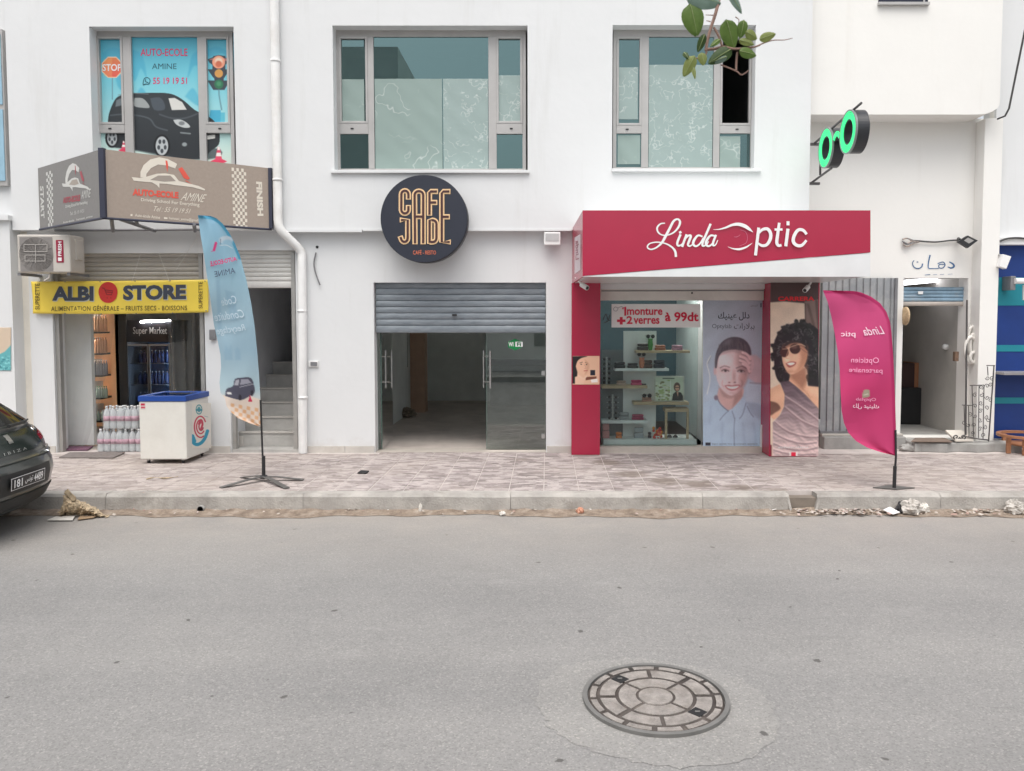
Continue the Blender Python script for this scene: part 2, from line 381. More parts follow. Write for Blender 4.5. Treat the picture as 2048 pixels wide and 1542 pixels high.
def asphalt(nm='dusty_asphalt', k=(1., 1., 1.), ex=0.):
    m, n, l, p = nodes(nm); p.inputs['Roughness'].default_value = .9; p.inputs['Specular IOR Level'].default_value = .2
    v = pos(n, l)
    a = noise(n, l, .55, 7, v, .62); r = ramp(n, [(.3, (.225 * k[0], .221 * k[1], .217 * k[2], 1)), (.52, (.254 * k[0], .249 * k[1], .244 * k[2], 1)), (.75, (.286 * k[0], .279 * k[1], .270 * k[2], 1))]); l.new(a.outputs['Fac'], r.inputs[0])
    # coarse stone: pale and dark grains of a few millimetres
    vo = n.new('ShaderNodeTexVoronoi'); vo.inputs['Scale'].default_value = 120; l.new(v, vo.inputs['Vector'])
    rg = ramp(n, [(0, (.62, .62, .62, 1)), (.45, (1, 1, 1, 1)), (.86, (1.0, 1.0, 1.0, 1)), (.96, (1.5, 1.48, 1.42, 1))])
    sp = n.new('ShaderNodeSeparateColor'); l.new(vo.outputs['Color'], sp.inputs[0]); l.new(sp.outputs[0], rg.inputs[0])
    c = mix(n, l, .5, r.outputs[0], rg.outputs[0], 'MULTIPLY')
    ln = noise(n, l, 1.0, 5, pos(n, l, (.10, 1.1, 1)), .6); rl = ramp(n, [(.35, (.94, .94, .94, 1)), (.65, (1.05, 1.045, 1.035, 1))]); l.new(ln.outputs['Fac'], rl.inputs[0]); c = mix(n, l, 1.0, c, rl.outputs[0], 'MULTIPLY')
    # sparse dark chips
    v2 = n.new('ShaderNodeTexVoronoi'); v2.inputs['Scale'].default_value = 5.5; v2.inputs['Randomness'].default_value = 1
    dw = noise(n, l, 14, 3, v); dv = n.new('ShaderNodeMixRGB'); dv.inputs[0].default_value = .06; l.new(v, dv.inputs[1]); l.new(dw.outputs['Color'], dv.inputs[2]); l.new(dv.outputs[0], v2.inputs['Vector'])
    rr = ramp(n, [(.07, (1, 1, 1, 1)), (.10, (0, 0, 0, 1))]); l.new(v2.outputs['Distance'], rr.inputs[0])
    sp2 = n.new('ShaderNodeSeparateColor'); l.new(v2.outputs['Color'], sp2.inputs[0]); gt = n.new('ShaderNodeMath'); gt.operation = 'GREATER_THAN'; gt.inputs[1].default_value = .7; l.new(sp2.outputs[1], gt.inputs[0])
    mu = n.new('ShaderNodeMath'); mu.operation = 'MULTIPLY'; l.new(rr.outputs[0], mu.inputs[0]); l.new(gt.outputs[0], mu.inputs[1])
    c = mix(n, l, mu.outputs[0], c, (.115, .11, .105, 1))
    # pale scuffs and dust towards the gutter
    d = noise(n, l, 1.3, 8, pos(n, l, (.8, 2.2, 1)), .7); rd = ramp(n, [(.6, (0, 0, 0, 1)), (.78, (.55, .55, .55, 1))]); l.new(d.outputs['Fac'], rd.inputs[0])
    c = mix(n, l, rd.outputs[0], c, (.36, .35, .335, 1))
    sx = n.new('ShaderNodeSeparateXYZ'); g = n.new('ShaderNodeNewGeometry'); l.new(g.outputs['Position'], sx.inputs[0])
    mr = n.new('ShaderNodeMapRange'); mr.inputs[1].default_value = 5.6; mr.inputs[2].default_value = 7.4; l.new(sx.outputs[1], mr.inputs[0])
    d2 = noise(n, l, 2.4, 6, v, .65); m2 = n.new('ShaderNodeMath'); m2.operation = 'MULTIPLY'; l.new(mr.outputs[0], m2.inputs[0]); l.new(d2.outputs['Fac'], m2.inputs[1])
    c = mix(n, l, m2.outputs[0], c, (.36, .325, .29, 1))
    l.new(c, p.inputs['Base Color'])
    b = noise(n, l, 130, 2, v); bump(n, l, b.outputs['Fac'], .35, .006, p)
    return m
M_ROAD = asphalt()
rd = MB()
CX0, CY0 = 0, 0
def roadz(x, y): return .006 * math.sin(x * .9 + 1) * math.sin(y * .7)
rd.add([(-400, -400, -.02), (400, -400, -.02), (400, 400, -.02), (-400, 400, -.02)], [(0, 1, 2, 3)])
struct(rd.build('ground', mk('bare_ground', (.5, .47, .43, 1), .95, .2, .4)))
road = struct(MB().add([(-60, -3.2, 0), (60, -3.2, 0), (60, 7.60, 0), (-60, 7.60, 0)], [(0, 1, 2, 3)]).build('road', M_ROAD))

# gutter dirt: a low uneven strip at the kerb foot
random.seed(4)
def gut(u, t):
    x = -7.5 + 14.5 * u; w = .20 + .05 * math.sin(x * 1.7) + .03 * math.sin(x * 5.1 + 2) + .02 * math.sin(x * 13)
    y = YK + .02 - w * (1 - t); z = .004 + .035 * t * t + (.008 * math.sin(x * 21) * math.sin(9 * t + x * 3) + random.uniform(-.004, .004)) * t * (1 if t > .05 else 0)
    return (x, y, max(.004, z))
m, n, l, p = nodes('gutter_dirt'); p.inputs['Roughness'].default_value = 1
v = pos(n, l); a = noise(n, l, 9, 7, v, .7); r = ramp(n, [(.25, (.12, .09, .07, 1)), (.5, (.28, .22, .17, 1)), (.72, (.42, .36, .30, 1))]); l.new(a.outputs['Fac'], r.inputs[0])
l.new(r.outputs[0], p.inputs['Base Color']); b = noise(n, l, 60, 5, v, .7); bump(n, l, b.outputs['Fac'], .8, .02, p); M_DIRT = m
g = MB(); g.grid(gut, 380, 8); g = g.build('gutter_dirt', M_DIRT); g['kind'] = 'stuff'; g['label'] = 'brown dirt and grit lying along the kerb foot'

# pavement: bed, tiles, kerb stones
m, n, l, p = nodes('stone_pattern_tile'); p.inputs['Roughness'].default_value = .75; p.inputs['Specular IOR Level'].default_value = .3
v = pos(n, l, (1, 2.3, 1)); w = noise(n, l, 6, 4, v); dv = n.new('ShaderNodeMixRGB'); dv.inputs[0].default_value = .16; l.new(v, dv.inputs[1]); l.new(w.outputs['Color'], dv.inputs[2])
vo = n.new('ShaderNodeTexVoronoi'); vo.inputs['Scale'].default_value = 9.0; l.new(dv.outputs[0], vo.inputs['Vector'])
sp = n.new('ShaderNodeSeparateColor'); l.new(vo.outputs['Color'], sp.inputs[0])
r = ramp(n, [(0, (.215, .183, .176, 1)), (.25, (.335, .292, .282, 1)), (.55, (.505, .450, .435, 1)), (.8, (.42, .368, .356, 1)), (1, (.245, .210, .202, 1))]); l.new(sp.outputs[0], r.inputs[0])
a = noise(n, l, 30, 5, v, .7); c = mix(n, l, .5, r.outputs[0], a.outputs['Fac'], 'OVERLAY')
ve = n.new('ShaderNodeTexVoronoi'); ve.feature = 'DISTANCE_TO_EDGE'; ve.inputs['Scale'].default_value = 9.0; l.new(dv.outputs[0], ve.inputs['Vector'])
re = ramp(n, [(0, (0, 0, 0, 1)), (.05, (1, 1, 1, 1))]); l.new(ve.outputs['Distance'], re.inputs[0])
c = mix(n, l, re.outputs[0], mix(n, l, .55, c, (.20, .17, .16, 1)), c)
d = noise(n, l, .9, 6, pos(n, l), .6); sx = n.new('ShaderNodeSeparateXYZ'); gg = n.new('ShaderNodeNewGeometry'); l.new(gg.outputs['Position'], sx.inputs[0])
ab = n.new('ShaderNodeMath'); ab.operation = 'ABSOLUTE'; l.new(sx.outputs[0], ab.inputs[0]); mr = n.new('ShaderNodeMapRange'); mr.inputs[1].default_value = 1.0; mr.inputs[2].default_value = 3.6; l.new(ab.outputs[0], mr.inputs[0])
ad = n.new('ShaderNodeMath'); ad.operation = 'MULTIPLY_ADD'; ad.inputs[1].default_value = .28; l.new(mr.outputs[0], ad.inputs[0]); l.new(d.outputs['Fac'], ad.inputs[2])
rd2 = ramp(n, [(.48, (0, 0, 0, 1)), (.9, (.5, .5, .5, 1))]); l.new(ad.outputs[0], rd2.inputs[0])
c = mix(n, l, rd2.outputs[0], c, (.46, .40, .355, 1))
d3 = noise(n, l, 2.1, 6, pos(n, l, (1, 1.6, 1)), .65); r3 = ramp(n, [(.63, (0, 0, 0, 1)), (.74, (.6, .6, .6, 1))]); l.new(d3.outputs['Fac'], r3.inputs[0])
c = mix(n, l, r3.outputs[0], c, (.25, .20, .165, 1))
for (sx_, sy_, rad_) in ((1215, 925, .34), (1262, 948, .38), (1330, 962, .36), (1400, 968, .34), (1480, 975, .34), (1560, 985, .34)):      # dried spill from the column down to the drain
    cst = pg(sx_, sy_, .18); vm = n.new('ShaderNodeVectorMath'); vm.operation = 'DISTANCE'; l.new(pos(n, l), vm.inputs[0]); vm.inputs[1].default_value = tuple(cst)
    mm = n.new('ShaderNodeMapRange'); mm.inputs[1].default_value = rad_; mm.inputs[2].default_value = 0; l.new(vm.outputs['Value'], mm.inputs[0])
    nz = noise(n, l, 6, 6, pos(n, l, (1, 2.4, 1)), .7); mw = n.new('ShaderNodeMath'); mw.operation = 'MULTIPLY'; l.new(mm.outputs[0], mw.inputs[0]); l.new(nz.outputs['Fac'], mw.inputs[1])
    rw = ramp(n, [(.18, (0, 0, 0, 1)), (.36, (.7, .7, .7, 1))]); l.new(mw.outputs[0], rw.inputs[0]); c = mix(n, l, rw.outputs[0], c, (.17, .135, .11, 1))
l.new(c, p.inputs['Base Color'])
b1 = bump(n, l, re.outputs[0], .55, .008); b2 = bump(n, l, a.outputs['Fac'], .35, .008, p); l.new(b1.outputs[0], b2.inputs['Normal']); M_TILE = m
M_GROUT = mk('pale_grout', (.54, .49, .465, 1), .9, .12, 6)
M_KERB = mk('kerb_concrete', (.40, .378, .35, 1), .9, .24, 3.2, .8, 50, dirt=(.20, .18, .155, 1), dscale=2.0)
pave = struct(MB().box(-60, 60, YK + .16, 12, -.1, ZP - .004).build('pavement', M_GROUT))
tp = .355; tm = {}
for var in range(3):
    mb = MB(); h = tp / 2 - .0032; random.seed(var)
    e = .004; zz = [random.uniform(-.0015, .0015) for _ in range(4)]
    lo = [(-h, -h, -.02), (h, -h, -.02), (h, h, -.02), (-h, h, -.02)]
    mid = [(-h, -h, -.0035), (h, -h, -.0035), (h, h, -.0035), (-h, h, -.0035)]
    hi = [(-h + e, -h + e, zz[0]), (h - e, -h + e, zz[1]), (h - e, h - e, zz[2]), (-h + e, h - e, zz[3])]
    mb.add(lo + mid + hi, [(8, 9, 10, 11)] + [(i, (i + 1) % 4, (i + 1) % 4 + 4, i + 4) for i in range(4)] + [(i + 4, (i + 1) % 4 + 4, (i + 1) % 4 + 8, i + 8) for i in range(4)])
    me = bpy.data.meshes.new('tile'); me.from_pydata(mb.v, [], mb.f); me.materials.append(M_TILE); tm[var] = me
random.seed(11); po = Vector(pave['_o'])
x0t = px(1088, 950, 8).x
for j in range(7):
    for i in range(-20, 20):
        if j == 6 and not (-6 <= i <= 0): continue
        o = bpy.data.objects.new('tile', tm[random.randrange(3)]); COL.objects.link(o); o.parent = pave
        cx = x0t + (i + .5) * tp
        o.location = Vector((cx, YK + .165 + (j + .5) * tp, ZP + random.uniform(-.0015, .0015))) - po
# kerb: cast lengths with open joints; a cut-out drain channel and a drain pipe
kj = [-9.5, -6.6, -4.35, -2.4, -.35, 1.55]
chan = (px(1578, 1000, YK).x, px(1634, 1000, YK).x)
kj += [chan[0]]
kerb = struct(MB().box(-60, -9.5, YK, YK + .15, -.1, ZP - .005).build('kerb', M_KERB))
def kst(a, b):
    random.seed(int(a * 100)); nn = 8; mb = MB(); P = []
    for k in range(nn + 1):
        x = a + .002 + (b - a - .004) * k / nn; q = lambda s: random.uniform(-s, s)
        P.append([(x, YK + q(.004) - .012, -.1), (x, YK + q(.005), ZP - .03 + q(.004)), (x, YK + .024 + q(.004), ZP + q(.003)), (x, YK + .155, ZP - .001), (x, YK + .155, -.1)])
    vs = [q for s in P for q in s]
    fs = [(k * 5 + i, (k + 1) * 5 + i, (k + 1) * 5 + i + 1, k * 5 + i + 1) for k in range(nn) for i in range(4)] + [(4, 3, 2, 1, 0), tuple(nn * 5 + i for i in range(5))]
    mb.add(vs, fs); return mb.build('kerb_stone', M_KERB, kerb)
for a, b in zip(kj[:-1], kj[1:]): kst(a, b)
rk = [chan[1], 3.9, 5.6, 7.6, 9.8]
for a, b in zip(rk[:-1], rk[1:]): kst(a, b)
MB().box(chan[0], chan[1], YK + .03, YK + .155, -.05, ZP - .045).build('drain_channel', mk('wet_brown_concrete', (.20, .17, .14, 1), .7, .2, 5), kerb)
for cxk, s in ((chan[0] + .012, 1), (chan[1] - .012, -1)):
    MB().prism([(cxk - .012, YK - .03, .02), (cxk + .012, YK - .03, .02), (cxk + .02 - s * .03, YK + .02, ZP - .01), (cxk - .004 - s * .03, YK + .02, ZP - .01)], (0, .05, 0)).build('channel_lip', M_KERB, kerb)
c = px(403, 1017, YK - .012); dp = MB()
dp.lathe([(.034, -.03), (.034, .1), (.029, .1), (.029, -.03)], c, 16, 'y'); dp.build('drain_pipe', M_CONC, kerb)
MB().lathe([(.029, -.008), (.029, -.005)], c, 16, 'y').build('pipe_mouth', M_RUBBER, kerb)

# ================================================================== main white building
B = thing('white_building', 'white two storey building with the shops and three upper windows', 'building', (px(800, 900, YL).x, YL, ZP))
def wall(name, Y, thick, x0, x1, z0, z1, holes, mat, parent):
    xs = sorted({x0, x1} | {h[0] for h in holes} | {h[1] for h in holes}); zs = sorted({z0, z1} | {h[2] for h in holes} | {h[3] for h in holes})
    xs = [x for x in xs if x0 <= x <= x1]; zs = [z for z in zs if z0 <= z <= z1]
    def solid(i, j):
        if i < 0 or j < 0 or i >= len(xs) - 1 or j >= len(zs) - 1: return False
        cx, cz = (xs[i] + xs[i + 1]) / 2, (zs[j] + zs[j + 1]) / 2
        return not any(h[0] < cx < h[1] and h[2] < cz < h[3] for h in holes)
    mb = MB(); Y2 = Y + thick
    for i in range(len(xs) - 1):
        for j in range(len(zs) - 1):
            if not solid(i, j): continue
            a, b, c, d = xs[i], xs[i + 1], zs[j], zs[j + 1]
            mb.add([(a, Y, c), (b, Y, c), (b, Y, d), (a, Y, d)], [(0, 1, 2, 3)]); mb.add([(a, Y2, c), (b, Y2, c), (b, Y2, d), (a, Y2, d)], [(3, 2, 1, 0)])
            if not solid(i - 1, j): mb.add([(a, Y, c), (a, Y, d), (a, Y2, d), (a, Y2, c)], [(0, 1, 2, 3)])
            if not solid(i + 1, j): mb.add([(b, Y, c), (b, Y2, c), (b, Y2, d), (b, Y, d)], [(0, 1, 2, 3)])
            if not solid(i, j - 1): mb.add([(a, Y, c), (a, Y2, c), (b, Y2, c), (b, Y, c)], [(0, 1, 2, 3)])
            if not solid(i, j + 1): mb.add([(a, Y, d), (b, Y, d), (b, Y2, d), (a, Y2, d)], [(0, 1, 2, 3)])
    # weld
    bm = bmesh.new(); me = bpy.data.meshes.new('w'); me.from_pydata(mb.v, [], mb.f); bm.from_mesh(me); bmesh.ops.remove_doubles(bm, verts=bm.verts, dist=1e-5)
    mb = MB(); mb.v = [tuple(v.co) for v in bm.verts]; bm.verts.index_update(); mb.f = [tuple(v.index for v in f.verts) for f in bm.faces]; mb.sm = [False] * len(mb.f); bm.free()
    return mb.build(name, mat, parent)
def hole(x0, y0, x1, y1, Y): a = px(x0, y1, Y); b = px(x1, y0, Y); return (a.x, b.x, a.z, b.z)
XL = px(12, 100, YU).x; XR = px(1620, 300, YU).x
zled = px(800, 460, YU).z
W1 = hole(187, 53, 467, 346, YU); W2 = hole(669, 51, 1055, 344, YU); W3 = hole(1224, 50, 1512, 341, YU)
wall('upper_wall', YU, .24, XL, XR, zled, 7.4, [W1, W2, W3], M_WALL, B)
H_store = hole(114, 506, 406, 905, YL); H_store = (H_store[0], H_store[1], ZP - .02, H_store[3])
H_stair = hole(463, 500, 590, 905, YL); H_stair = (H_stair[0], H_stair[1], ZP - .02, H_stair[3])
H_cafe = hole(751, 565, 1092, 905, YL); H_cafe = (H_cafe[0], H_cafe[1], ZP - .02, H_cafe[3])
H_opt = hole(1190, 578, 1596, 905, YL); H_opt = (H_opt[0], H_opt[1], ZP - .02, H_opt[3])
XLL = px(62, 700, YL).x
wall('lower_wall', YL, .24, XLL, XR, ZP - .02, zled + .003, [H_store, H_stair, H_cafe, H_opt], M_WALL, B)
# return between this building and its neighbour; cream tint paints warm reflected light
MB().box(px(20, 700, YL).x, XLL, YL + .05, YL + .24, ZP - .02, zled).build('corner_pier', mk('warm_lit_cream', (.80, .76, .68, 1), .8, .05), B)
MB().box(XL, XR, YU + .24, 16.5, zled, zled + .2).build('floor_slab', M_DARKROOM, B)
MB().box(XL, XR, YU + .01, 16.5, 7.4, 7.6).build('roof', M_WALL, B)
MB().box(XL, XL + .2, YU + .24, 16.5, ZP, 7.4).build('side_wall', M_WALL, B)
MB().box(XR - .2, XR, YU + .24, 16.5, ZP, 7.4).build('side_wall', M_WALL, B)
wall('rear_wall', 16.5, .2, XL, XR, ZP, 7.4, [(.02, 2.12, ZP + .02, 2.9)], M_DARKROOM, B)  # out of view, the hole carries on the opening added to brighten the cafe
# drip ledge under the overhang, in two lengths
for a, b, h in ((570, 724, .025), (726, 1143, .012)):
    A = px(a, 460, YU); Bb = px(b, 460, YU); MB().box(A.x, Bb.x, YU - .012, YU + .05, zled - h, zled + .01).build('drip_edge', M_WALL, B)
# skirting tiles
M_SKIRT = mk('skirting_tile', (.55, .52, .48, 1), .5, .12, 3, dirt=(.4, .35, .3, 1))
for a, b in ((62, 112), (408, 461), (616, 690), (691, 749), (1094, 1142)):
    A = px(a, 895, YL); Bb = px(b, 895, YL); MB().box(A.x, Bb.x, YL - .014, YL - .001, ZP - .01, ZP + .085).build('skirting_tile', M_SKIRT, B, .002)

# --- upper windows
def rectP(x0, y0, x1, y1, Y): a = px(x0, y1, Y); b = px(x1, y0, Y); return a.x, b.x, a.z, b.z
YF = YU + .16
def window(xs, ys, px0, px1, ytop, ybot, ytr, mat_pane, films, open_bay=None, label=None):
    """xs: left edge, first mullion (a,b), second mullion (a,b), right edge."""
    cxm = px((px0 + px1) / 2, ybot, YU)
    w = MB(); x0, m1, m2, x1 = xs; f = 11
    zt = px(0, ytop, YF).z; zb = px(0, ybot, YF).z
    def X(x): return px(x, 200, YF).x
    def Z(y): return px(0, y, YF).z
    FO = .045
    def bar(a, b, c, d, y0=YF, y1=YF + .06): w.box(a, b, y0, y1, c, d)
    bar(X(x0), X(x1), zt - .07, zt + .02); bar(X(x0), X(x1), zb - .02, zb + .035)
    bar(X(x0), X(x0) + FO, zb + .035, zt - .07); bar(X(x1) - FO, X(x1), zb + .035, zt - .07)
    for a, b in (m1, m2): bar(X(a), X(b), zb + .035, zt - .07, YF - .004, YF + .056)
    for a, b in ((X(x0) + FO, X(m1[0])), (X(m2[1]), X(x1) - FO)):
        bar(a, b, Z(ytr[1]), Z(ytr[0]), YF - .008, YF + .052)
        # opening sash frame
        s = .028
        bar(a, a + s, Z(ytr[0]), zt - .07, YF - .012, YF + .045); bar(b - s, b, Z(ytr[0]), zt - .07, YF - .012, YF + .045)
        bar(a + s, b - s, zt - .07 - s, zt - .07, YF - .012, YF + .045); bar(a + s, b - s, Z(ytr[0]), Z(ytr[0]) + s, YF - .012, YF + .045)
    fr = w.build('window', M_ALU, B, .003); fr['label'] = label
    for a, b in ((x0, m1[0]), (m2[1], x1)):
        cx = (X(a) + X(b)) / 2; zc = (Z(ytr[0]) + Z(ytr[1])) / 2
        MB().box(cx - .018, cx + .018, YF - .016, YF - .006, zc - .008, zc + .008).build('latch', M_BLACK, fr)
    sl = MB(); sl.box(X(x0) - .03, X(x1) + .045, YU - .04, YF, zb - .055, zb - .018); sl.build('sill', M_WALL, fr, .004)
    bays = [(X(x0) + FO, X(m1[0]), Z(ytr[0]), zt - .07), (X(x0) + FO, X(m1[0]), zb + .03, Z(ytr[1])), (X(m1[1]), X(m2[0]), zb + .03, zt - .07),
            (X(m2[1]), X(x1) - FO, Z(ytr[0]), zt - .07), (X(m2[1]), X(x1) - FO, zb + .03, Z(ytr[1]))]
    for k, (a, b, c, d) in enumerate(bays):
        if k == open_bay: continue
        if mat_pane: MB().box(a, b, YF + .02, YF + .026, c, d).build('pane', mat_pane, fr)
    for (a, b, y0, y1, mt, dx) in films:
        def ff(u, t, a=a, b=b, y0=y0, y1=y1):
            x = X(a) + (X(b) - X(a)) * u; z = Z(y1) + (Z(y0) - Z(y1)) * t
            return (x, YF + .012 + .003 * math.sin(x * 19 + z * 7) * math.sin(z * 13 + 1), z)
        mb = MB(); mb.grid(ff, 24, 24); mb.build('film', mt, fr)
    return fr
window((672, (736, 748), (977, 993), 1052), None, 669, 1055, 62, 343, (247, 268), M_WINGL,
       [(684, 728, 158, 246, M_FILM, 0), (749, 884, 157, 338, M_FILM, 0), (886, 976, 157, 341, M_FILM2, 0), (997, 1042, 150, 246, M_FILM2, 0)], None, 'middle upper window with crinkled film on its panes')
window((1226, (1283, 1297), (1427, 1440), 1509), None, 1224, 1512, 62, 340, (251, 267), M_WINGL,
       [(1232, 1276, 134, 238, M_FILM2, 0), (1298, 1426, 129, 338, M_FILM2, 0), (1236, 1281, 270, 328, M_FILM, 0), (1441, 1482, 272, 338, M_FILM, 0)], 3, 'right upper window with one sash open')
w1 = window((190, (248, 265), (397, 411), 467), None, 187, 467, 62, 343, (249, 266), None, [], None, 'left upper window covered with a driving school print')
# print behind the bars of the left window
cv = Canvas(200, 66, 468, 340, 1.0, (120, 190, 205))
K1 = lambda P: [(180 + x / 5.317, 50 + y / 5.317) for x, y in P]
cv.vgrad([(66, (72, 170, 196)), (150, (110, 192, 208)), (240, (160, 208, 212)), (300, (188, 212, 205)), (340, (196, 200, 188))])
for pl in ([(130, 300), (230, 240), (330, 280), (360, 500), (300, 420), (220, 330), (150, 400), (110, 420)], [(450, 260), (540, 300), (580, 400), (600, 560), (540, 460), (490, 580), (460, 560)],
           [(1150, 270), (1080, 330), (1050, 480), (1040, 560), (1100, 440), (1150, 420)], [(1250, 260), (1350, 230), (1490, 290), (1500, 380), (1400, 300), (1260, 340)], [(270, 560), (350, 540), (360, 700), (300, 660)],
           [(1010, 760), (1090, 670), (1150, 760), (1150, 860)], [(500, 720), (545, 665), (590, 720)]):
    cv.pol(K1(pl), (62, 160, 192), 4, .55, 4)
cv.pol(K1([(1280, 905), (1390, 905), (1390, 1050), (1260, 1050)]), (70, 165, 195), 1); cv.pol(K1([(1390, 930), (1435, 930), (1435, 1050), (1390, 1050)]), (92, 180, 200), 1)
# stop sign
oc = [(235 + 118 * math.cos(R(22.5 + 45 * k)), 450 + 121 * math.sin(R(22.5 + 45 * k))) for k in range(8)]
cv.line(K1([(238, 560), (238, 790)]), 2.2, (105, 150, 165)); cv.pol(K1(oc), (240, 205, 170)); oc2 = [(235 + 108 * math.cos(R(22.5 + 45 * k)), 450 + 111 * math.sin(R(22.5 + 45 * k))) for k in range(8)]
cv.pol(K1(oc2), lambda X, Y: np.stack([np.full(X.shape, 222.), 120 - (Y - 125) * 1.0, 80 + 0 * X], -1)); cv.pol(K1([(150, 370), (235, 345), (235, 560), (150, 540)]), (240, 190, 120), 3, .35)
# traffic light
for pts in ([(1250, 365), (1310, 340), (1310, 430), (1270, 400)], [(1480, 365), (1430, 340), (1430, 430), (1470, 400)], [(1250, 470), (1490, 470), (1430, 560), (1310, 560)], [(1250, 590), (1490, 590), (1430, 690), (1310, 690)]): cv.pol(K1(pts), (58, 70, 78))
cv.pol(K1([(1310, 330), (1370, 320), (1440, 330), (1440, 480), (1420, 590), (1430, 690), (1310, 690), (1325, 590), (1300, 480)]), (62, 68, 76)); cv.pol(K1([(1260, 370), (1300, 355), (1480, 355), (1470, 385)]), (205, 125, 120), 1, .8)
q = lambda x, y, r, c, **k: cv.ell(180 + x / 5.317, 50 + y / 5.317, r / 5.317, r / 5.317, c, **k)
q(1368, 395, 68, (236, 160, 130)); q(1368, 385, 40, (250, 215, 190), soft=4); q(1368, 415, 34, (205, 110, 80), soft=3); q(1370, 515, 44, (205, 150, 80)); q(1370, 630, 48, (45, 110, 80)); q(1370, 625, 25, (70, 140, 100), soft=3)
cv.line(K1([(1370, 690), (1375, 760), (1400, 900)]), 3, (90, 130, 145), a=.7)
# car
cv.pol(K1([(200, 1300), (450, 1330), (900, 1420), (1250, 1430), (1400, 1380), (1300, 1300), (600, 1260)]), (60, 68, 72), 3, .8, 3)
body = [(188, 1060), (200, 950), (245, 830), (300, 760), (420, 728), (600, 722), (790, 722), (900, 745), (1000, 805), (1110, 900), (1210, 950), (1300, 1000), (1345, 1060), (1378, 1160), (1370, 1270), (1290, 1335), (1180, 1420), (980, 1420), (800, 1385), (450, 1320), (225, 1290), (195, 1190)]
cv.pol(K1(body), lambda X, Y: np.stack([40 + np.clip((300 - Y), 0, 60) * .12, 44 + np.clip((300 - Y), 0, 60) * .14, 48 + np.clip((300 - Y), 0, 60) * .14], -1), .8, 1, 3)
cv.pol(K1([(475, 775), (560, 780), (620, 840), (630, 880), (560, 880), (470, 860)]), (150, 155, 155), 1.2, 1, 3); cv.pol(K1([(835, 780), (900, 775), (980, 820), (1028, 900), (870, 905)]), (205, 205, 200), 1, 1, 0)
cv.pol(K1([(640, 780), (740, 770), (790, 830), (790, 900), (680, 900)]), (72, 80, 88), 2, 1, 3); cv.pol(K1([(280, 800), (350, 770), (355, 850), (270, 870)]), (120, 130, 135), 2, .8)
cv.line(K1([(220, 960), (400, 950), (620, 990), (700, 1080), (820, 1120)]), 3, (90, 98, 104), 2, .7); cv.line(K1([(740, 950), (870, 990), (1010, 990), (1150, 940)]), 3, (85, 92, 98), 2, .7); cv.line(K1([(300, 745), (440, 725), (620, 735)]), 1.6, (120, 130, 135), 1, .7)
cv.pol(K1([(885, 1010), (960, 1005), (1030, 1040), (1065, 1085), (1000, 1092), (920, 1060)]), (185, 190, 190), 1, 1, 3); cv.ell(*K1([(975, 1045)])[0], 6, 4, (120, 125, 128), 1.5)
cv.line(K1([(965, 1145), (1065, 1155)]), 3, (120, 128, 130), 1); cv.pol(K1([(1220, 1180), (1330, 1165), (1330, 1205), (1220, 1222)]), (215, 215, 210), .8); cv.ell(*K1([(1005, 1270)])[0], 5, 4, (140, 148, 150), 2)
for (wx, wy, rx, ry) in ((235, 1200, 52, 84), (765, 1285, 66, 100)):
    cv.ell(180 + wx / 5.317, 50 + wy / 5.317, (rx + 22) / 5.317, (ry + 22) / 5.317, (22, 24, 27)); cv.ell(180 + wx / 5.317, 50 + wy / 5.317, rx / 5.317, ry / 5.317, (175, 180, 182), 1)
    for k in range(5):
        a = 2 * PI * k / 5 + .3; cv.ell(180 + (wx + rx * .55 * math.cos(a)) / 5.317, 50 + (wy + ry * .55 * math.sin(a)) / 5.317, rx * .24 / 5.317, ry * .24 / 5.317, (60, 65, 70), 1.)
for cx, cy, s in ((358, 1340, .85), (1368, 1460, 1.3)):
    cv.pol(K1([(cx - 70 * s, cy - 10), (cx, cy - 40 * s), (cx + 70 * s, cy - 10), (cx, cy + 25 * s)]), (205, 60, 90)); cv.pol(K1([(cx - 30 * s, cy - 20), (cx - 8 * s, cy - 125 * s), (cx + 8 * s, cy - 125 * s), (cx + 30 * s, cy - 20)]), (208, 70, 98))
    cv.pol(K1([(cx - 22 * s, cy - 50 * s), (cx + 22 * s, cy - 50 * s), (cx + 16 * s, cy - 78 * s), (cx - 16 * s, cy - 78 * s)]), (225, 220, 215)); cv.pol(K1([(cx - 10 * s, cy - 100 * s), (cx + 10 * s, cy - 100 * s), (cx + 8 * s, cy - 125 * s), (cx - 8 * s, cy - 125 * s)]), (225, 220, 215))
PW = YP(YF + .03)
cv.mesh('window_print', lambda x, y: PW.hit(x, y), vcol('printed_vinyl', .35, .5), w1, 1.05)
M_MAG = mk('magenta_vinyl', C(215, 60, 110), .5, .03); M_TEAL = mk('dark_teal_vinyl', C(40, 90, 105), .5, .03)
letters('AUTO-ECOLE', (281, 97, 375, 112), PW, M_MAG, w1, .012, .002); letters('AMINE', (304, 127, 353, 138), PW, M_TEAL, w1, 0, .002); letters('55 19 19 51', (306, 155, 374, 168), PW, M_MAG, w1, .012, .002); letters('STOP', (205, 128, 243, 142), PW, M_PINKTXT, w1, .02, .002)
strokes('phone_mark', [[(286, 168), (287, 162), (289, 157), (294, 155), (299, 158), (300, 163), (297, 168), (291, 168), (286, 170)], [(291, 159), (291, 163), (296, 165)]], PW, M_TEAL, w1, 1.6)

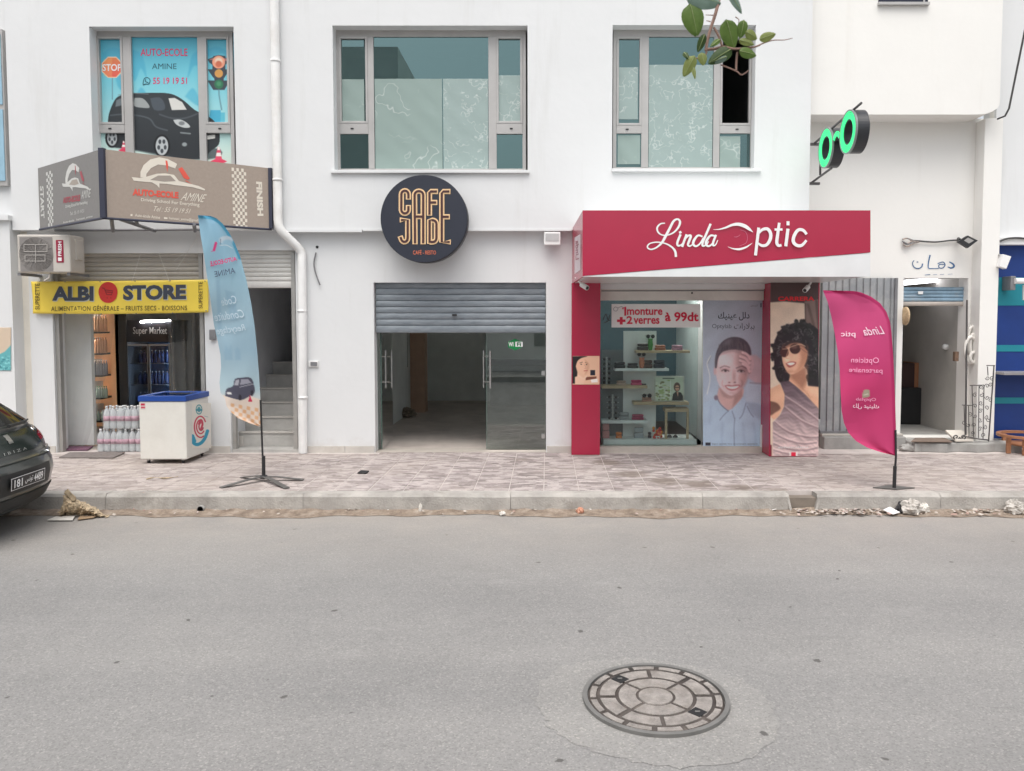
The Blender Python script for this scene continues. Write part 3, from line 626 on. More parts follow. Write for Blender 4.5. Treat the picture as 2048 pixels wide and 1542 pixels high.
# --- left neighbour and far right neighbours
NB = thing('neighbour_building', 'white neighbour building cut off at the left edge', 'building', (-9, YL, ZP))
xq = px(24, 600, YL - .15).x
MB().box(-14, xq, YL - .15, 13, ZP - .02, px(0, 436, YL - .15).z).build('lower_wall', M_WALL, NB)
MB().box(-14, XL - .03, YU + .12, 13, px(0, 436, YL).z + .002, 7.2).build('upper_wall', M_WALL, NB)
M_SKYPANE = mk('pale_blue_pane', C(150, 186, 205), .25, .1); a = px(-40, 372, YU + .09); b = px(7, 60, YU + .09)  # opaque pale blue paints the sky reflection on these panes
fr = MB(); fr.box(a.x, b.x, YU + .06, YU + .118, a.z, b.z); fr = fr.build('window', M_ALU, NB)
MB().box(a.x + .06, b.x - .02, YU + .05, YU + .058, a.z + .06, (a.z + b.z) / 2 - .02).build('pane', M_SKYPANE, fr); MB().box(a.x + .06, b.x - .02, YU + .05, YU + .058, (a.z + b.z) / 2 + .04, b.z - .06).build('pane', M_SKYPANE, fr)
MB().box(-14, xq + .02, YL - .2, YL - .1, px(0, 436, YL - .15).z - .03, px(0, 436, YL - .15).z + .03).build('coping', M_WALL, NB)
cv = Canvas(-12, 655, 22, 741, 1.2, (198, 180, 160)); cv.pol([(-20, 715), (0, 708), (10, 703), (22, 690), (22, 745), (-20, 745)], (95, 165, 170), 1.5)
cv.rng = np.random.default_rng(5)
for k in range(60): cv.ell(cv.rng.uniform(-12, 22), cv.rng.uniform(712, 741), cv.rng.uniform(1, 3), cv.rng.uniform(.6, 2), (130, 195, 198) if k % 2 else (60, 125, 135), 1)
pl = YP(YL - .156); o = cv.mesh('wall_poster', lambda x, y: pl.hit(x, y), M_PRINT, None, 1.1, .003); tag(o, 'sand and turquoise sea poster cut off at the left edge', 'poster')

RB = thing('cream_building', 'cream building at the right with rounded upper storey and open workshop doorway', 'building', (px(1800, 900, YR).x, YR, ZP))
xr1 = px(1995, 600, YR - .1).x; zov = px(0, 229, YRU).z
# upper storey: rounded lower right corner
ub = MB(); a = px(2003, 100, YRU).x; prof = [(XR + .003, 7.2), (XR + .003, zov)]
rr_ = .28
for k in range(9):
    t = -PI / 2 + PI / 2 * k / 8; prof.append((a - rr_ + rr_ * math.cos(t), zov + .15 + .15 * math.sin(t) * 1.0))
prof.append((a, 7.2))
# opening for the little window at the top of the frame
H_d = hole(1800, 556, 1937, 880, YR); zst = ZP + .13
ub.prism([(x, YRU, z) for x, z in prof], (0, 4.5, 0)); ub.build('upper_storey', M_CREAM, RB)
H_m = hole(1646, 556, 1789, 905, YR)
wall('lower_wall', YR, .24, XR + .003, xr1, ZP - .02, zov + .05, [(H_d[0], H_d[1], zst, H_d[3]), (px(1640, 600, YR).x, H_m[1], ZP + .01, H_m[3])], M_CREAM, RB)
P0 = px(1963, 500, YR - .22).x; P1 = px(1999, 500, YR - .22).x
MB().box(P0, P1, YR - .22, YR - .001, ZP - .02, zov - .001).build('pilaster', M_CREAM, RB, .006)
MB().box(P1 + .0, P1 + .02, YRU + .5, YR, zov, 7.2).build('corner_strip', M_CREAM, RB)
fr = MB(); a = px(1757, 8, YRU - .01); b = px(1858, -120, YRU); fr.box(a.x, b.x, YRU - .012, YRU - .002, a.z, b.z); fr = fr.build('window', mk('dark_pane', (.012, .015, .03, 1), .1, .1), RB)
MB().box(a.x - .01, b.x + .01, YRU - .05, YRU - .003, a.z - .02, a.z + .012).build('sill', M_ALU, fr); MB().box(b.x - .06, b.x - .04, YRU - .02, YRU - .012, a.z, b.z).build('mullion', M_ALU, fr)

FB = thing('blue_shop', 'dark blue painted shop front with teal bands at the right edge', 'building', (7.2, 10.3, ZP))
YB = 10.30
xb0 = P1 + .004
def bluebox(nm, y0, y1, col, d=0.0): z0 = px(0, y1, YB).z; z1 = px(0, y0, YB).z; return MB().box(xb0, 10, YB - d, YB + .3, z0, z1).build(nm, col, FB)
M_BLUE = mk('deep_blue_paint', C(12, 52, 122), .55, .12, 2); M_TEALP = mk('teal_paint', C(20, 130, 145), .55, .1, 2)
MB().box(xb0, 10, YB, YB + .3, ZP - .02, px(0, 491, YB).z).build('blue_wall', M_BLUE, FB)
bluebox('teal_band', 555, 611, M_TEALP, .006); bluebox('teal_band', 690, 703, M_TEALP, .006); bluebox('teal_band', 795, 807, M_TEALP, .006)
MB().box(xb0, 10, YB - .0, YB + .3, px(0, 491, YB).z + .001, 7.2).build('upper_wall', M_WALL, FB)
MB().box(xb0 + .0, 10, YB - .12, YB - .001, px(0, 491, YB).z + .002, px(0, 482, YB).z + .03).build('shutter_housing', M_WHITE, FB)
sh = px(2008, 750, YB - .35); MB().box(sh.x, 10, YB - .35, YB - .007, sh.z, sh.z + .03).build('counter_shelf', mk('grey_shelf', (.25, .24, .25, 1), .5), FB)

# houses across the street: they stand behind the viewer and show in the panes
OB = thing('opposite_building', 'pale house across the street mirrored in the window panes', 'building', (-2, -6, 0))
M_OPP = mk('opposite_render', (.76, .75, .72, 1), .9, .12, .6)
MB().box(-26, -4.9, -11, -6.0, 0, 10.9).build('tall_block', M_OPP, OB); MB().box(-4.88, 24, -11, -6.0, 0, 4.4).build('low_block', M_OPP, OB)
for k in range(8):
    for z in (1.0,):
        x = -22 + k * 5.4; MB().box(x, x + 1.6, -6.0, -5.95, z, z + (2.0 if z < 2 else 1.4)).build('window', M_DARKROOM, OB)
MB().tube([(-6.2, -7, 10.9), (-6.2, -7, 13.2)], .05, 6).build('antenna', M_GALV, OB); MB().box(-26, 24, -5.98, -3.2, 0, .16).build('front_step', M_CONC, OB)

# ================================================================== roller shutters
def shutter(nslat, x0, x1, ytop, ybot, Y, mat, last=None, tilt=0., label=None, gap=.006, parent=None, endmat=None):
    a = px(x0, ybot, Y); b = px(x1, ytop, Y); h = (b.z - a.z); 
    if last: hl = px(0, ybot - last, Y).z - a.z
    else: hl = h / nslat
    o = MB().box(a.x, b.x, Y + .03, Y + .04, a.z, b.z).build('shutter', mat, parent or B); o['label'] = label
    hs_ = (h - hl) / (nslat - 1); z = a.z
    for k in range(nslat):
        hh = hl if k == 0 else hs_
        def sl(u, t, z=z, hh=hh):
            zz = z + t * hh; bulge = .008 * math.sin(PI * min(1, max(0, (t - .06) / .9))) + .002
            if t < .04 or t > .97: bulge = -.012
            return (a.x + (b.x - a.x) * u, Y + .018 - bulge, zz + tilt * u * (1))
        mb = MB(); mb.grid(sl, 1, 14); mb.build('slat', endmat if (k == 0 and endmat) else mat, o); z += hh
    return o
M_SH1 = mk('beige_shutter', (.50, .47, .425, 1), .5, .1, 2, dirt=(.36, .32, .28, 1), dscale=2.5)
M_SH2 = mk('white_shutter', (.66, .65, .62, 1), .5, .06, 2, dirt=(.5, .47, .43, 1))
M_SH3 = mk('slate_grey_shutter', C(130, 138, 145), .5, .16, 5, stretch=(1, 1, 4), dirt=C(108, 117, 125), dscale=3)
M_SH4 = mk('pale_blue_shutter', C(130, 158, 178), .5, .25, 6, dirt=C(150, 145, 138), dscale=3)
s1 = shutter(6, 116, 404, 505, 562, YL + .07, M_SH1, label='beige rolled up shutter above the grocery entrance')
s2 = shutter(8, 466, 588, 500, 576, YL + .07, M_SH2, 14, label='white half open shutter above the stairs')
s3 = shutter(8, 752, 1091, 564, 666, YL + .06, M_SH3, 15, .0, 'slate grey half lowered shutter over the cafe entrance')
MB().box(px(925, 0, YL).x - .16, px(925, 0, YL).x - .1, YL + .034, YL + .05, px(0, 632, YL).z, px(0, 628, YL).z).build('shutter_lock', M_BLACK, s3)
for xx in (115, 404, 464, 588):
    c = px(xx, 800, YL); MB().box(c.x - .025, c.x + .025, YL + .04, YL + .11, ZP, px(0, 506, YL).z).build('shutter_rail', mk('rail_metal', (.42, .41, .39, 1), .4, .1, metal=.4), B)

# ================================================================== grocery
M_TERR = mk('shop_floor', (.42, .38, .34, 1), .5, .15, 4)
def room(nm, x0, x1, y0, y1, z0, z1, wm, fm, cm):
    """floor, ceiling, side walls and back wall of an interior, each a part of the building"""
    MB().box(x0, x1, y0, y1, z0 - .05, z0).build('floor', fm, B); MB().box(x0, x1, y0, y1, z1, z1 + .05).build('ceiling', cm, B)
    MB().box(x0 - .06, x0, y0, y1, z0, z1).build('inner_wall', wm, B); MB().box(x1, x1 + .06, y0, y1, z0, z1).build('inner_wall', wm, B); MB().box(x0, x1, y1, y1 + .06, z0, z1).build('inner_wall', wm, B)
sx0, sx1 = H_store[0] - .5, H_store[1] + .05
M_DKWALL = mk('grey_inner_wall', (.55, .56, .56, 1), .85, .08)
room('store', sx0, sx1, YL + .24, 13.6, ZP, 2.75, M_DKWALL, M_TERR, M_DKWALL)
led = thing('led_strip', 'lit white strip lamp above the grocery fridge', 'lamp', (px(312, 640, 11.9).x, 11.9, 2.2))
a = px(281, 644, 11.85); b = px(340, 641, 11.85); MB().tube([a, b], .012, 6).build('tube', emis('strip_light', (1, 1, 1, 1), 42), led); MB().box(a.x, b.x, 11.86, 11.90, a.z + .012, a.z + .03).build('holder', M_WHITE, led)
# shelving unit facing the street
SY = 10.95
SH = thing('grocery_shelf', 'peach coloured shelving unit full of bottles inside the grocery', 'shelf', (px(205, 900, SY).x, SY, ZP))
M_PEACH = mk('peach_board', C(235, 178, 135, 1.15), .6, .06)
a = px(178, 890, SY + .36); b = px(250, 600, SY + .36); MB().box(a.x, b.x, SY + .36, SY + .38, ZP, b.z).build('back_panel', M_PEACH, SH)
p0 = px(228, 890, SY); p1 = px(236, 600, SY); MB().box(p0.x, p1.x, SY - .02, SY + .01, ZP, p1.z).build('upright', M_PEACH, SH)
p0 = px(238, 890, SY); p1 = px(241, 600, SY); MB().box(p0.x, p1.x, SY - .02, SY + .0, ZP, p1.z).build('upright', M_BLACK, SH)
p0 = px(249, 890, SY); p1 = px(252, 600, SY); MB().box(p0.x, p1.x, SY - .02, SY + .0, ZP, p1.z).build('upright', M_BLACK, SH)
shy = [664, 707, 751, 796, 842, 884]
for y in shy:
    a = px(178, y + 3, SY); b = px(228, y, SY); c = px(250, y, SY + .35); MB().box(a.x, c.x - .16, SY + .012, SY + .358, a.z, b.z).build('shelf_board', M_BLACK, SH)
    e = px(0, y + 11, SY); MB().box(a.x, b.x - .002, SY + .015, SY + .03, e.z, a.z - .001).build('price_rail', M_PEACH, SH)
MB().tube([px(181, 880, SY + .04), px(181, 610, SY + .04)], .008, 6).build('light_strip', emis('warm_strip', (1, .84, .66, 1), 30), SH)
# white end panel of the gondola by the entrance
o = MB().pbox(133, 625, 180, 890, 10.35, 10.42).build('white_display_panel', mk('matt_white_panel', (.8, .81, .79, 1), .5, .05), None); tag(o, 'tall white panel behind clear plastic at the grocery entrance', 'panel')
def bottle_mesh(r, h, nm, mat, capm):
    mb = MB(); mb.lathe([(r * .9, 0), (r, .01), (r, h * .62), (r * .8, h * .74), (r * .36, h * .86), (r * .34, h * .93)], seg=8)
    o = mb.build(nm, mat); c = MB(); c.lathe([(r * .4, h * .93), (r * .4, h)], seg=8); k = c.build('cap', capm, None); k.parent = o; k.location = (0, 0, 0)
    k.data.transform(__import__('mathutils').Matrix.Translation((0, 0, h * .93))); return o
CAPS = {c: mk('cap_' + c, col, .4, 0) for c, col in dict(green=C(40, 130, 70), red=C(170, 40, 60), white=(.7, .7, .7, 1), dark=(.03, .03, .05, 1)).items()}
B1 = mk('amber_oil', C(190, 150, 120), .2, .2); B2 = mk('dark_soda', C(52, 44, 50), .2, .3); B3 = mk('slate_bottle', C(120, 124, 136), .2, .25); B4 = mk('water_bottle', C(150, 175, 170), .15, .15); B5 = mk('pale_bottle', C(175, 180, 180), .2, .15)
rows = [(664, .021, .24, B1, 'white', 'amber oil bottle on the top grocery shelf', 9), (707, .020, .25, B1, 'dark', 'amber bottle on the second grocery shelf', 9), (751, .019, .22, B3, 'white', 'grey soda bottle on the third grocery shelf', 10),
        (796, .018, .17, B4, 'green', 'green capped water bottle on the fourth grocery shelf', 10), (842, .02, .16, B4, 'dark', 'pale water bottle on the fifth grocery shelf', 6)]
for (y, r_, h_, mt, cp, lb, cnt) in rows:
    proto = None
    for k in range(cnt):
        xx = 182 + (45.0 / cnt) * k + random.uniform(-.6, .6) if k < cnt - 2 or cnt < 8 else 243 + 4 * (k - cnt + 2)
        loc = px(xx, y, SY + .06); loc.z += .003
        if proto is None: proto = bottle_mesh(r_, h_, 'bottle', mt, CAPS[cp]); tag(proto, lb, 'bottle', 'bottles on the grocery shelves'); proto.location = loc
        else: copy_tree(proto, loc)
        q = None
# fridge with two glass doors
FY = 11.9
FR = thing('display_fridge', 'tall two door drinks fridge with dark lettered header in the grocery', 'fridge', (px(300, 880, FY).x, FY, ZP))
M_FRB = mk('fridge_black', (.018, .018, .022, 1), .35, .1); M_FRG = mk('fridge_grey', (.30, .31, .32, 1), .4, .1)
a = px(254, 880, FY); b = px(345, 640, FY)
xa, xb, zt = a.x, b.x, b.z
MB().box(xa, xa + .05, FY, FY + .65, ZP + .1, zt).build('side_panel', M_FRG, FR); MB().box(xb - .05, xb, FY, FY + .65, ZP + .1, zt).build('side_panel', M_FRG, FR); MB().box(xa + .05, xb - .05, FY + .6, FY + .65, ZP + .1, zt).build('back_panel', mk('fridge_liner', C(120, 150, 190), .5, .05), FR)
MB().box(xa, xb, FY + .01, FY + .6, ZP, ZP + .1).build('base', M_FRB, FR)
hz0 = px(0, 684, FY).z; hd = MB().box(xa, xb, FY - .03, FY + .5, hz0, zt).build('header', M_FRB, FR)
letters('Super Market', (266, 654, 334, 672), YP(FY - .031), mk('grey_letters', C(190, 190, 190), .5, 0), hd, .005)
for (d0, d1) in ((258, 299), (302, 342)):
    A = px(d0, 868, FY); D = px(d1, 688, FY); dr = MB(); t = .028
    dr.box(A.x, A.x + t, FY - .03, FY - .002, A.z, D.z); dr.box(D.x - t, D.x, FY - .03, FY - .002, A.z, D.z); dr.box(A.x + t, D.x - t, FY - .03, FY - .002, D.z - t, D.z); dr.box(A.x + t, D.x - t, FY - .03, FY - .002, A.z, A.z + t)
    dr = dr.build('door', M_FRG, FR); MB().box(A.x + t, D.x - t, FY - .02, FY - .014, A.z + t, D.z - t).build('pane', glass('fridge_glass_%d' % d0, (.6, .65, .7, 1), 1.45), dr)
for y in (727, 770, 812):
    z = px(0, y, FY).z; MB().box(xa + .05, xb - .05, FY + .06, FY + .6, z - .012, z).build('shelf', M_FRG, FR)
MB().tube([(xb - .07, FY + .05, ZP + .35), (xb - .07, FY + .05, hz0 - .1)], .012, 6).build('lamp_tube', emis('fridge_light', (.75, .85, 1, 1), 20), FR)
proto = None
for y in (727, 770, 812):
    for k in range(11):
        xx = 260 + 7.4 * k + random.uniform(-1, 1); loc = px(xx, y, FY + .18); loc.z = px(0, y, FY).z + .001
        if loc.x < xa + .1 or loc.x > xb - .12: continue
        if proto is None: proto = bottle_mesh(.035, .2, 'bottle', mk('fridge_drink', C(58, 72, 110), .2, .5, 7), CAPS['white']); tag(proto, 'dark drink bottle standing inside the glass door fridge', 'bottle', 'drinks inside the fridge'); proto.location = loc
        else: copy_tree(proto, loc)
# clear plastic curtains hanging in the entrance
def curtain(pts_top, pts_bot, Y, label):
    def f(u, t):
        x0 = pts_top[0] + (pts_top[1] - pts_top[0]) * u; x1 = pts_bot[0] + (pts_bot[1] - pts_bot[0]) * u
        e = t ** 1.8; x = x0 + (x1 - x0) * e; y = pts_top[2] + (pts_bot[2] - pts_top[2]) * t
        p = px(x, y, Y + .03 * math.sin(u * 17 + t * 2) + .02 * math.sin(u * 31 - t * 3)); return p
    mb = MB(); mb.grid(f, 40, 30); o = mb.build('plastic_curtain', M_CURT); tag(o, label, 'curtain', 'plastic curtains in the grocery entrance'); return o
curtain((118, 235, 560), (126, 172, 893), 10.22, 'clear plastic curtain drawn aside at the left of the grocery entrance')
curtain((334, 390, 560), (350, 390, 880), 10.24, 'clear plastic curtain hanging at the right of the grocery entrance')
# shrink wrapped water packs
def pack(loc, label, w=4, d=2):
    t = thing('water_pack', label, 'water pack', loc, 'water packs stacked at the grocery entrance')
    bm_ = MB().lathe([(.038, 0), (.042, .012), (.042, .06), (.039, .075), (.042, .09), (.042, .19), (.034, .225), (.015, .26), (.015, .275)], seg=10); first = None
    for i in range(w):
        for j in range(d):
            q = (loc[0] + (i - (w - 1) / 2) * .086, loc[1] + j * .086, loc[2])
            if first is None:
                o = MB(); o.v = [(v[0] + q[0], v[1] + q[1], v[2] + q[2]) for v in bm_.v]; o.f = bm_.f; o.sm = bm_.sm; first = o.build('bottle', M_CLEAR, t)
                kb = MB().lathe([(.0428, .10), (.0428, .165)], q, 10).build('label_band', mk('pink_label', C(190, 150, 165), .5, .25, 30), first); k = MB().lathe([(.017, .272), (.017, .295)], q, 8).build('cap', CAPS['red'] if i % 2 else CAPS['white'], first); f0 = q
            else:
                c = first.copy(); COL.objects.link(c); c.parent = t; c.location = Vector(q) - Vector(f0); k2 = k.copy(); COL.objects.link(k2); k2.parent = c; k3 = kb.copy(); COL.objects.link(k3); k3.parent = c
    h = .25; mb = MB(); W_, D_ = w * .043 + .004, .047
    mb.box(loc[0] - W_, loc[0] + W_, loc[1] - D_, loc[1] + (d - 1) * .086 + D_, loc[2] + .002, loc[2] + h); mb.build('wrap', M_CURT, t, .02)
    return t
for (xx, y, dz, lb) in ((212, 900, 0, 'left water pack of the bottom layer by the curtain'), (249, 899, 0, 'right water pack of the bottom layer by the freezer'), (222, 900, .30, 'left water pack on top of the stack'), (252, 899, .30, 'right water pack on top of the stack')):
    q = px(xx, y, 9.86 if dz == 0 else 9.9); pack((q.x, 9.98, ZP + .003 + dz), lb, 3 if dz else 4, 2)
# mats
o = MB().prism([pg(118, 916, ZP + .004), pg(226, 917, ZP + .004), pg(250, 906, ZP + .004), pg(140, 906, ZP + .004)], (0, 0, .012)).build('doormat', mk('brown_grey_mat', (.20, .175, .165, 1), .95, .2, 20, .6, 200)); tag(o, 'flat grey brown doormat outside the grocery', 'mat')
o = MB().prism([pg(130, 901, ZP + .004), pg(176, 901, ZP + .004), pg(186, 894, ZP + .004), pg(134, 894, ZP + .004)], (0, 0, .015)).build('rug', mk('purple_rug', C(120, 85, 105), .95, .4, 60)); tag(o, 'small purple rug at the grocery threshold', 'rug')

# chest freezer
fx0, fx1, fy0, fy1 = px(279, 860, 9.1).x, px(372.5, 860, 9.1).x, 9.1, 9.72; fz0 = ZP + .055; fz1 = px(0, 803, 9.1).z; fz2 = px(0, 794, 9.1).z
FZ = thing('chest_freezer', 'white chest freezer with blue rim on castors outside the grocery', 'freezer', ((fx0 + fx1) / 2, (fy0 + fy1) / 2, ZP))
MB().box(fx0, fx1, fy0, fy1, fz0, fz1).build('body', mk('freezer_white', (.72, .71, .66, 1), .35, .03, 2, dirt=(.62, .6, .55, 1)), FZ, .012)
e = .008; rim = MB(); w_ = .05
for q in ((fx0 - e, fx1 + e, fy0 - e, fy0 + w_), (fx0 - e, fx1 + e, fy1 - w_, fy1 + e), (fx0 - e, fx0 + w_, fy0 + w_, fy1 - w_), (fx1 - w_, fx1 + e, fy0 + w_, fy1 - w_)): rim.box(q[0], q[1], q[2], q[3], fz1 + .001, fz2 + .012)
rim = rim.build('rim', mk('blue_plastic', C(38, 74, 150), .4, .05), FZ, .004)
MB().box(fx0 + w_, fx1 - w_, fy0 + w_, (fy0 + fy1) / 2, fz2 - .012, fz2 - .004).build('glass_lid', glass('lid_glass', (.75, .8, .8, 1), 1.5, base=.05), rim); MB().box(fx0 + w_, fx1 - w_, (fy0 + fy1) / 2 - .02, fy1 - w_, fz2 - .003, fz2 + .006).build('glass_lid', MATS['lid_glass'], rim)
for ax, ay in ((fx0 + .07, fy0 + .06), (fx1 - .07, fy0 + .06), (fx0 + .07, fy1 - .06), (fx1 - .07, fy1 - .06)):
    c = MB(); c.lathe([(.022, -.01), (.022, .01)], (ax, ay, ZP + .022 + .001), 12, 'x'); cw = c.build('castor', M_BLACK, FZ); MB().box(ax - .016, ax + .016, ay - .016, ay + .016, ZP + .038, fz0 + .002).build('fork', M_STEEL, cw)
pf = Plane((fx1, 9.4, .5), (1, 0, 0)); pff = YP(fy0)
cv = Canvas(384, 806, 422, 896, .5, (236, 232, 222))
def sw(cx, cy, a0, a1, rx, ry, col, w):
    pts = [(cx + rx * math.cos(R(t)) * (1 - .15 * (t - a0) / (a1 - a0)), cy + ry * math.sin(R(t)) * (1 - .1 * (t - a0) / (a1 - a0))) for t in np.linspace(a0, a1, 14)]; cv.line(pts, w, col, .7)
cv.line([(383, 872), (386, 884), (393, 889), (402, 886), (410, 876), (415, 862)], 6.5, (30, 155, 190)); cv.line([(385, 872), (389, 882)], 7, (30, 155, 190))
sw(401, 853, 60, 330, 13, 22, (205, 60, 85), 2.8); sw(401, 853, 40, 300, 8.5, 14.5, (205, 60, 85), 2.6); sw(402, 853, 20, 260, 4.5, 8, (190, 50, 75), 2.6); cv.line([(398, 848), (402, 840), (405, 848), (402, 858)], 4, (205, 60, 85))
cv.ell(398, 819, 6.5, 10, (60, 150, 160), .8); cv.ell(398, 819, 5, 8, (232, 230, 222), .8); cv.ell(398, 819, 3.4, 5.5, (90, 165, 175), 1); cv.line([(393, 820), (403, 820)], 3.6, (70, 150, 165)); cv.line([(408, 832), (416, 834)], .8, (140, 170, 175))
cv.mesh('swirl_print', lambda x, y: pf.hit(x, y, .0015), M_PRINT, FZ, .93)
cv = Canvas(281, 806, 291, 819, .5, (205, 195, 190)); cv.pol([(281.5, 807), (289.5, 807), (289.5, 811), (281.5, 811)], (185, 40, 70)); cv.ell(284, 815, 2, 2, (190, 60, 85), .8); cv.ell(288, 815, 2, 2, (190, 60, 85), .8); cv.mesh('badge', lambda x, y: pff.hit(x, y, .0015), M_PRINT, FZ)

# yellow banner
YBN = YL - .055
BN = thing('yellow_banner', 'yellow grocery banner tied in front of the beige shutter', 'banner', (px(240, 627, YBN).x, YBN, px(240, 627, YBN).z))
def bnf(x, y, off=0.0):
    t = (x - 62) / 355; yy = y + 2.0 * math.sin(t * PI) * (1 if y > 592 else .3) - (4 * t if y < 592 else 2.5 * t) + 1
    return px(x, yy, YBN + .005 * math.sin(x * .05) * math.sin((y - 560) * .045 + x * .012) - off)
class BP:                                                # plane-like helper that follows the banner's waves
    def hit(s, x, y, off=0.0): return bnf(x, y, off)
M_YEL = mk('yellow_vinyl', (.90, .68, .09, 1), .45, .05, 2)
mb = MB(); mb.grid(lambda u, t: bnf(62 + 355 * u + (4 * math.sin(t * 2) if u < .02 else 0), 562 + 64 * t), 60, 12); mb.build('sheet', M_YEL, BN, solid=.002)
M_NAVY = mk('dark_grey_print', C(62, 68, 82), .5, .03); M_NAVS = mk('pale_print', C(200, 205, 200), .5, .03); M_BROWN = mk('brown_print', C(105, 88, 40), .5, .03)
bp = BP()
for s, q, bo in (('ALBI', (104, 572, 187, 600), .05), ('STORE', (246, 571, 372, 599), .05)):
    letters(s, (q[0] + 1.5, q[1] + 1.5, q[2] + 1.5, q[3] + 1.5), bp, M_NAVS, BN, bo, .008); letters(s, q, bp, M_NAVY, BN, bo, .010)
letters('ALIMENTATION GÉNÉRALE – FRUITS SECS - BOISSONS', (102, 609, 374, 621), bp, M_BROWN, BN, .012, .008, spacing=1.1)
letters('SUPERETTE', [(79, 618), (79, 566), (70, 566), (70, 618)], bp, M_BROWN, BN, .01, .008); letters('SUPERETTE', [(405, 618), (405, 566), (397, 566), (397, 618)], bp, M_BROWN, BN, .01, .008)
polys('red_disc', [[(216 + 19 * math.cos(t), 584 + 20 * math.sin(t)) for t in np.linspace(0, 2 * PI, 40)[:-1]]], bp, mk('red_print', C(200, 52, 48), .5, .05), BN, .008)
strokes('cart_mark', [[(205, 576), (209, 577), (213, 589), (223, 590)], [(210, 580), (226, 582), (223, 589)], [(212, 584), (225, 585)], [(214, 594), (215, 594)], [(221, 594), (222, 594)]], bp, mk('dark_red_print', C(125, 35, 38), .5, .05), BN, 1.6, .010, False)
for (x, y) in ((130, 563), (200, 563), (270, 563), (340, 563), (410, 565), (130, 625), (202, 626), (272, 626), (345, 626), (412, 623)): MB().lathe([(.008, 0), (.008, .004)], bnf(x, y, .004), 8, 'y').build('eyelet', M_GALV, BN)
M_STR = mk('pale_string', (.6, .58, .55, 1), .9, 0)
for (x0, y0, x1, y1) in ((281, 508, 264, 563), (318, 507, 338, 562), (368, 507, 348, 522), (397, 470, 352, 540)): MB().tube([px(x0, y0, YL - .02), px(x1, y1, YBN - .01)], .003, 5).build('string', M_STR, BN)

# outdoor air conditioner
AY = YL - .42
AC = thing('air_conditioner', 'cream outdoor air conditioner unit fixed high above the grocery banner', 'air conditioner', (px(90, 548, AY).x, YL - .2, px(90, 548, AY).z))
M_AC = mk('cream_casing', (.55, .52, .475, 1), .45, .06, 3, dirt=(.42, .38, .34, 1))
a = px(36, 545, AY); b = px(139, 469, AY); MB().box(a.x, b.x, AY, AY + .3, a.z, b.z).build('casing', M_AC, AC, .015)
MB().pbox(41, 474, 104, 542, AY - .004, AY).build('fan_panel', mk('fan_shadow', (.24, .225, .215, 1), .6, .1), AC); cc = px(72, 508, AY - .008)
gr = MB()
for r_ in np.linspace(.03, .205, 13): gr.tube([(cc.x + r_ * math.cos(t), AY - .008, cc.z + r_ * math.sin(t)) for t in np.linspace(0, 2 * PI, 33)[:-1]], .0028, 4, closed=True)
M_GRL = mk('taupe_grille', (.30, .28, .265, 1), .5, .05); gr.build('fan_grille', M_GRL, AC)
gr = MB()
for k in range(16): t = 2 * PI * k / 16; gr.tube([(cc.x + .03 * math.cos(t), AY - .012, cc.z + .03 * math.sin(t)), (cc.x + .205 * math.cos(t), AY - .012, cc.z + .205 * math.sin(t))], .002, 4)
gr.build('grille_spokes', M_GRL, AC)
strokes('grille_bars', [[(48, 489), (94, 489)], [(48, 503), (94, 503)], [(48, 489), (48, 503)], [(94, 489), (94, 503)], [(71, 489), (71, 525)], [(50, 510), (90, 510)], [(50, 522), (90, 522)], [(50, 510), (50, 522)], [(90, 510), (90, 522)]], YP(AY - .016), mk('grille_bar_paint', (.40, .38, .355, 1), .5, .05), AC, 1.6, .001, False)
MB().pbox(113, 480, 126, 525, AY - .005, AY - .001).build('badge', mk('maroon_badge', C(150, 30, 62), .4, .05), AC); letters('FRESH', [(123, 512), (123, 483), (116, 483), (116, 512)], YP(AY - .005), M_PINKTXT, AC, .03, .002); MB().pbox(116, 515, 123, 522, AY - .008, AY - .005).build('badge_mark', M_PINKTXT, AC)
MB().box(a.x - .02, a.x + .02, AY + .02, YL, a.z - .035, a.z - .002).build('bracket', M_GALV, AC); MB().box(b.x - .06, b.x - .02, AY + .02, YL, a.z - .035, a.z - .002).build('bracket', M_GALV, AC)
MB().pbox(140, 478, 152, 520, AY + .1, AY + .24).build('valve_cover', M_AC, AC, .01)
MB().tube([px(152, 485, AY + .2), px(158, 492, AY + .2), px(160, 505, AY + .2), px(156, 518, YL - .05), px(150, 512, YL - .01)], .012, 6).build('hose', M_RUBBER, AC); MB().tube([px(100, 546, AY + .05), px(98, 556, AY + .02), px(88, 562, AY)], .01, 6).build('drain_hose', M_AC, AC)

# wedge shaped driving school sign
s_a = px(203, 298, 8.66); ztop = s_a.z; zbot = px(208, 434, 8.66).z
def at_z(x, y, Y): q = px(x, y, Y); return q
A0 = px(76, 345, YU - .03); A1 = Vector((px(205, 360, 8.66).x, 8.66, 0)); A2 = px(541, 345, YU - .03)
SG = thing('wedge_sign', 'taupe wedge shaped driving school sign jutting from the wall', 'sign', (A1.x, 9.2, zbot))
M_TAUPE = mk('taupe_panel', C(164, 150, 138), .55, .05, 30, .1, 150); M_TAUPE_SHADED = mk('taupe_panel_shaded', C(124, 122, 120), .55, .05, 30, .1, 150); M_EDGE = mk('dark_edge', C(52, 55, 72), .5, .1)  # left panel is the same taupe with its shade put into the colour
def panel(p, q, mat, nm):
    p = Vector((p.x, p.y, 0)); q = Vector((q.x, q.y, 0)); d = (q - p).normalized(); nn = Vector((d.y, -d.x, 0))
    if nn.y > 0: nn = -nn
    return MB().prism([p + Vector((0, 0, zbot)), q + Vector((0, 0, zbot)), q + Vector((0, 0, ztop)), p + Vector((0, 0, ztop))], -nn * .06).build(nm, mat, SG), Plane((p.x, p.y, 1), nn)
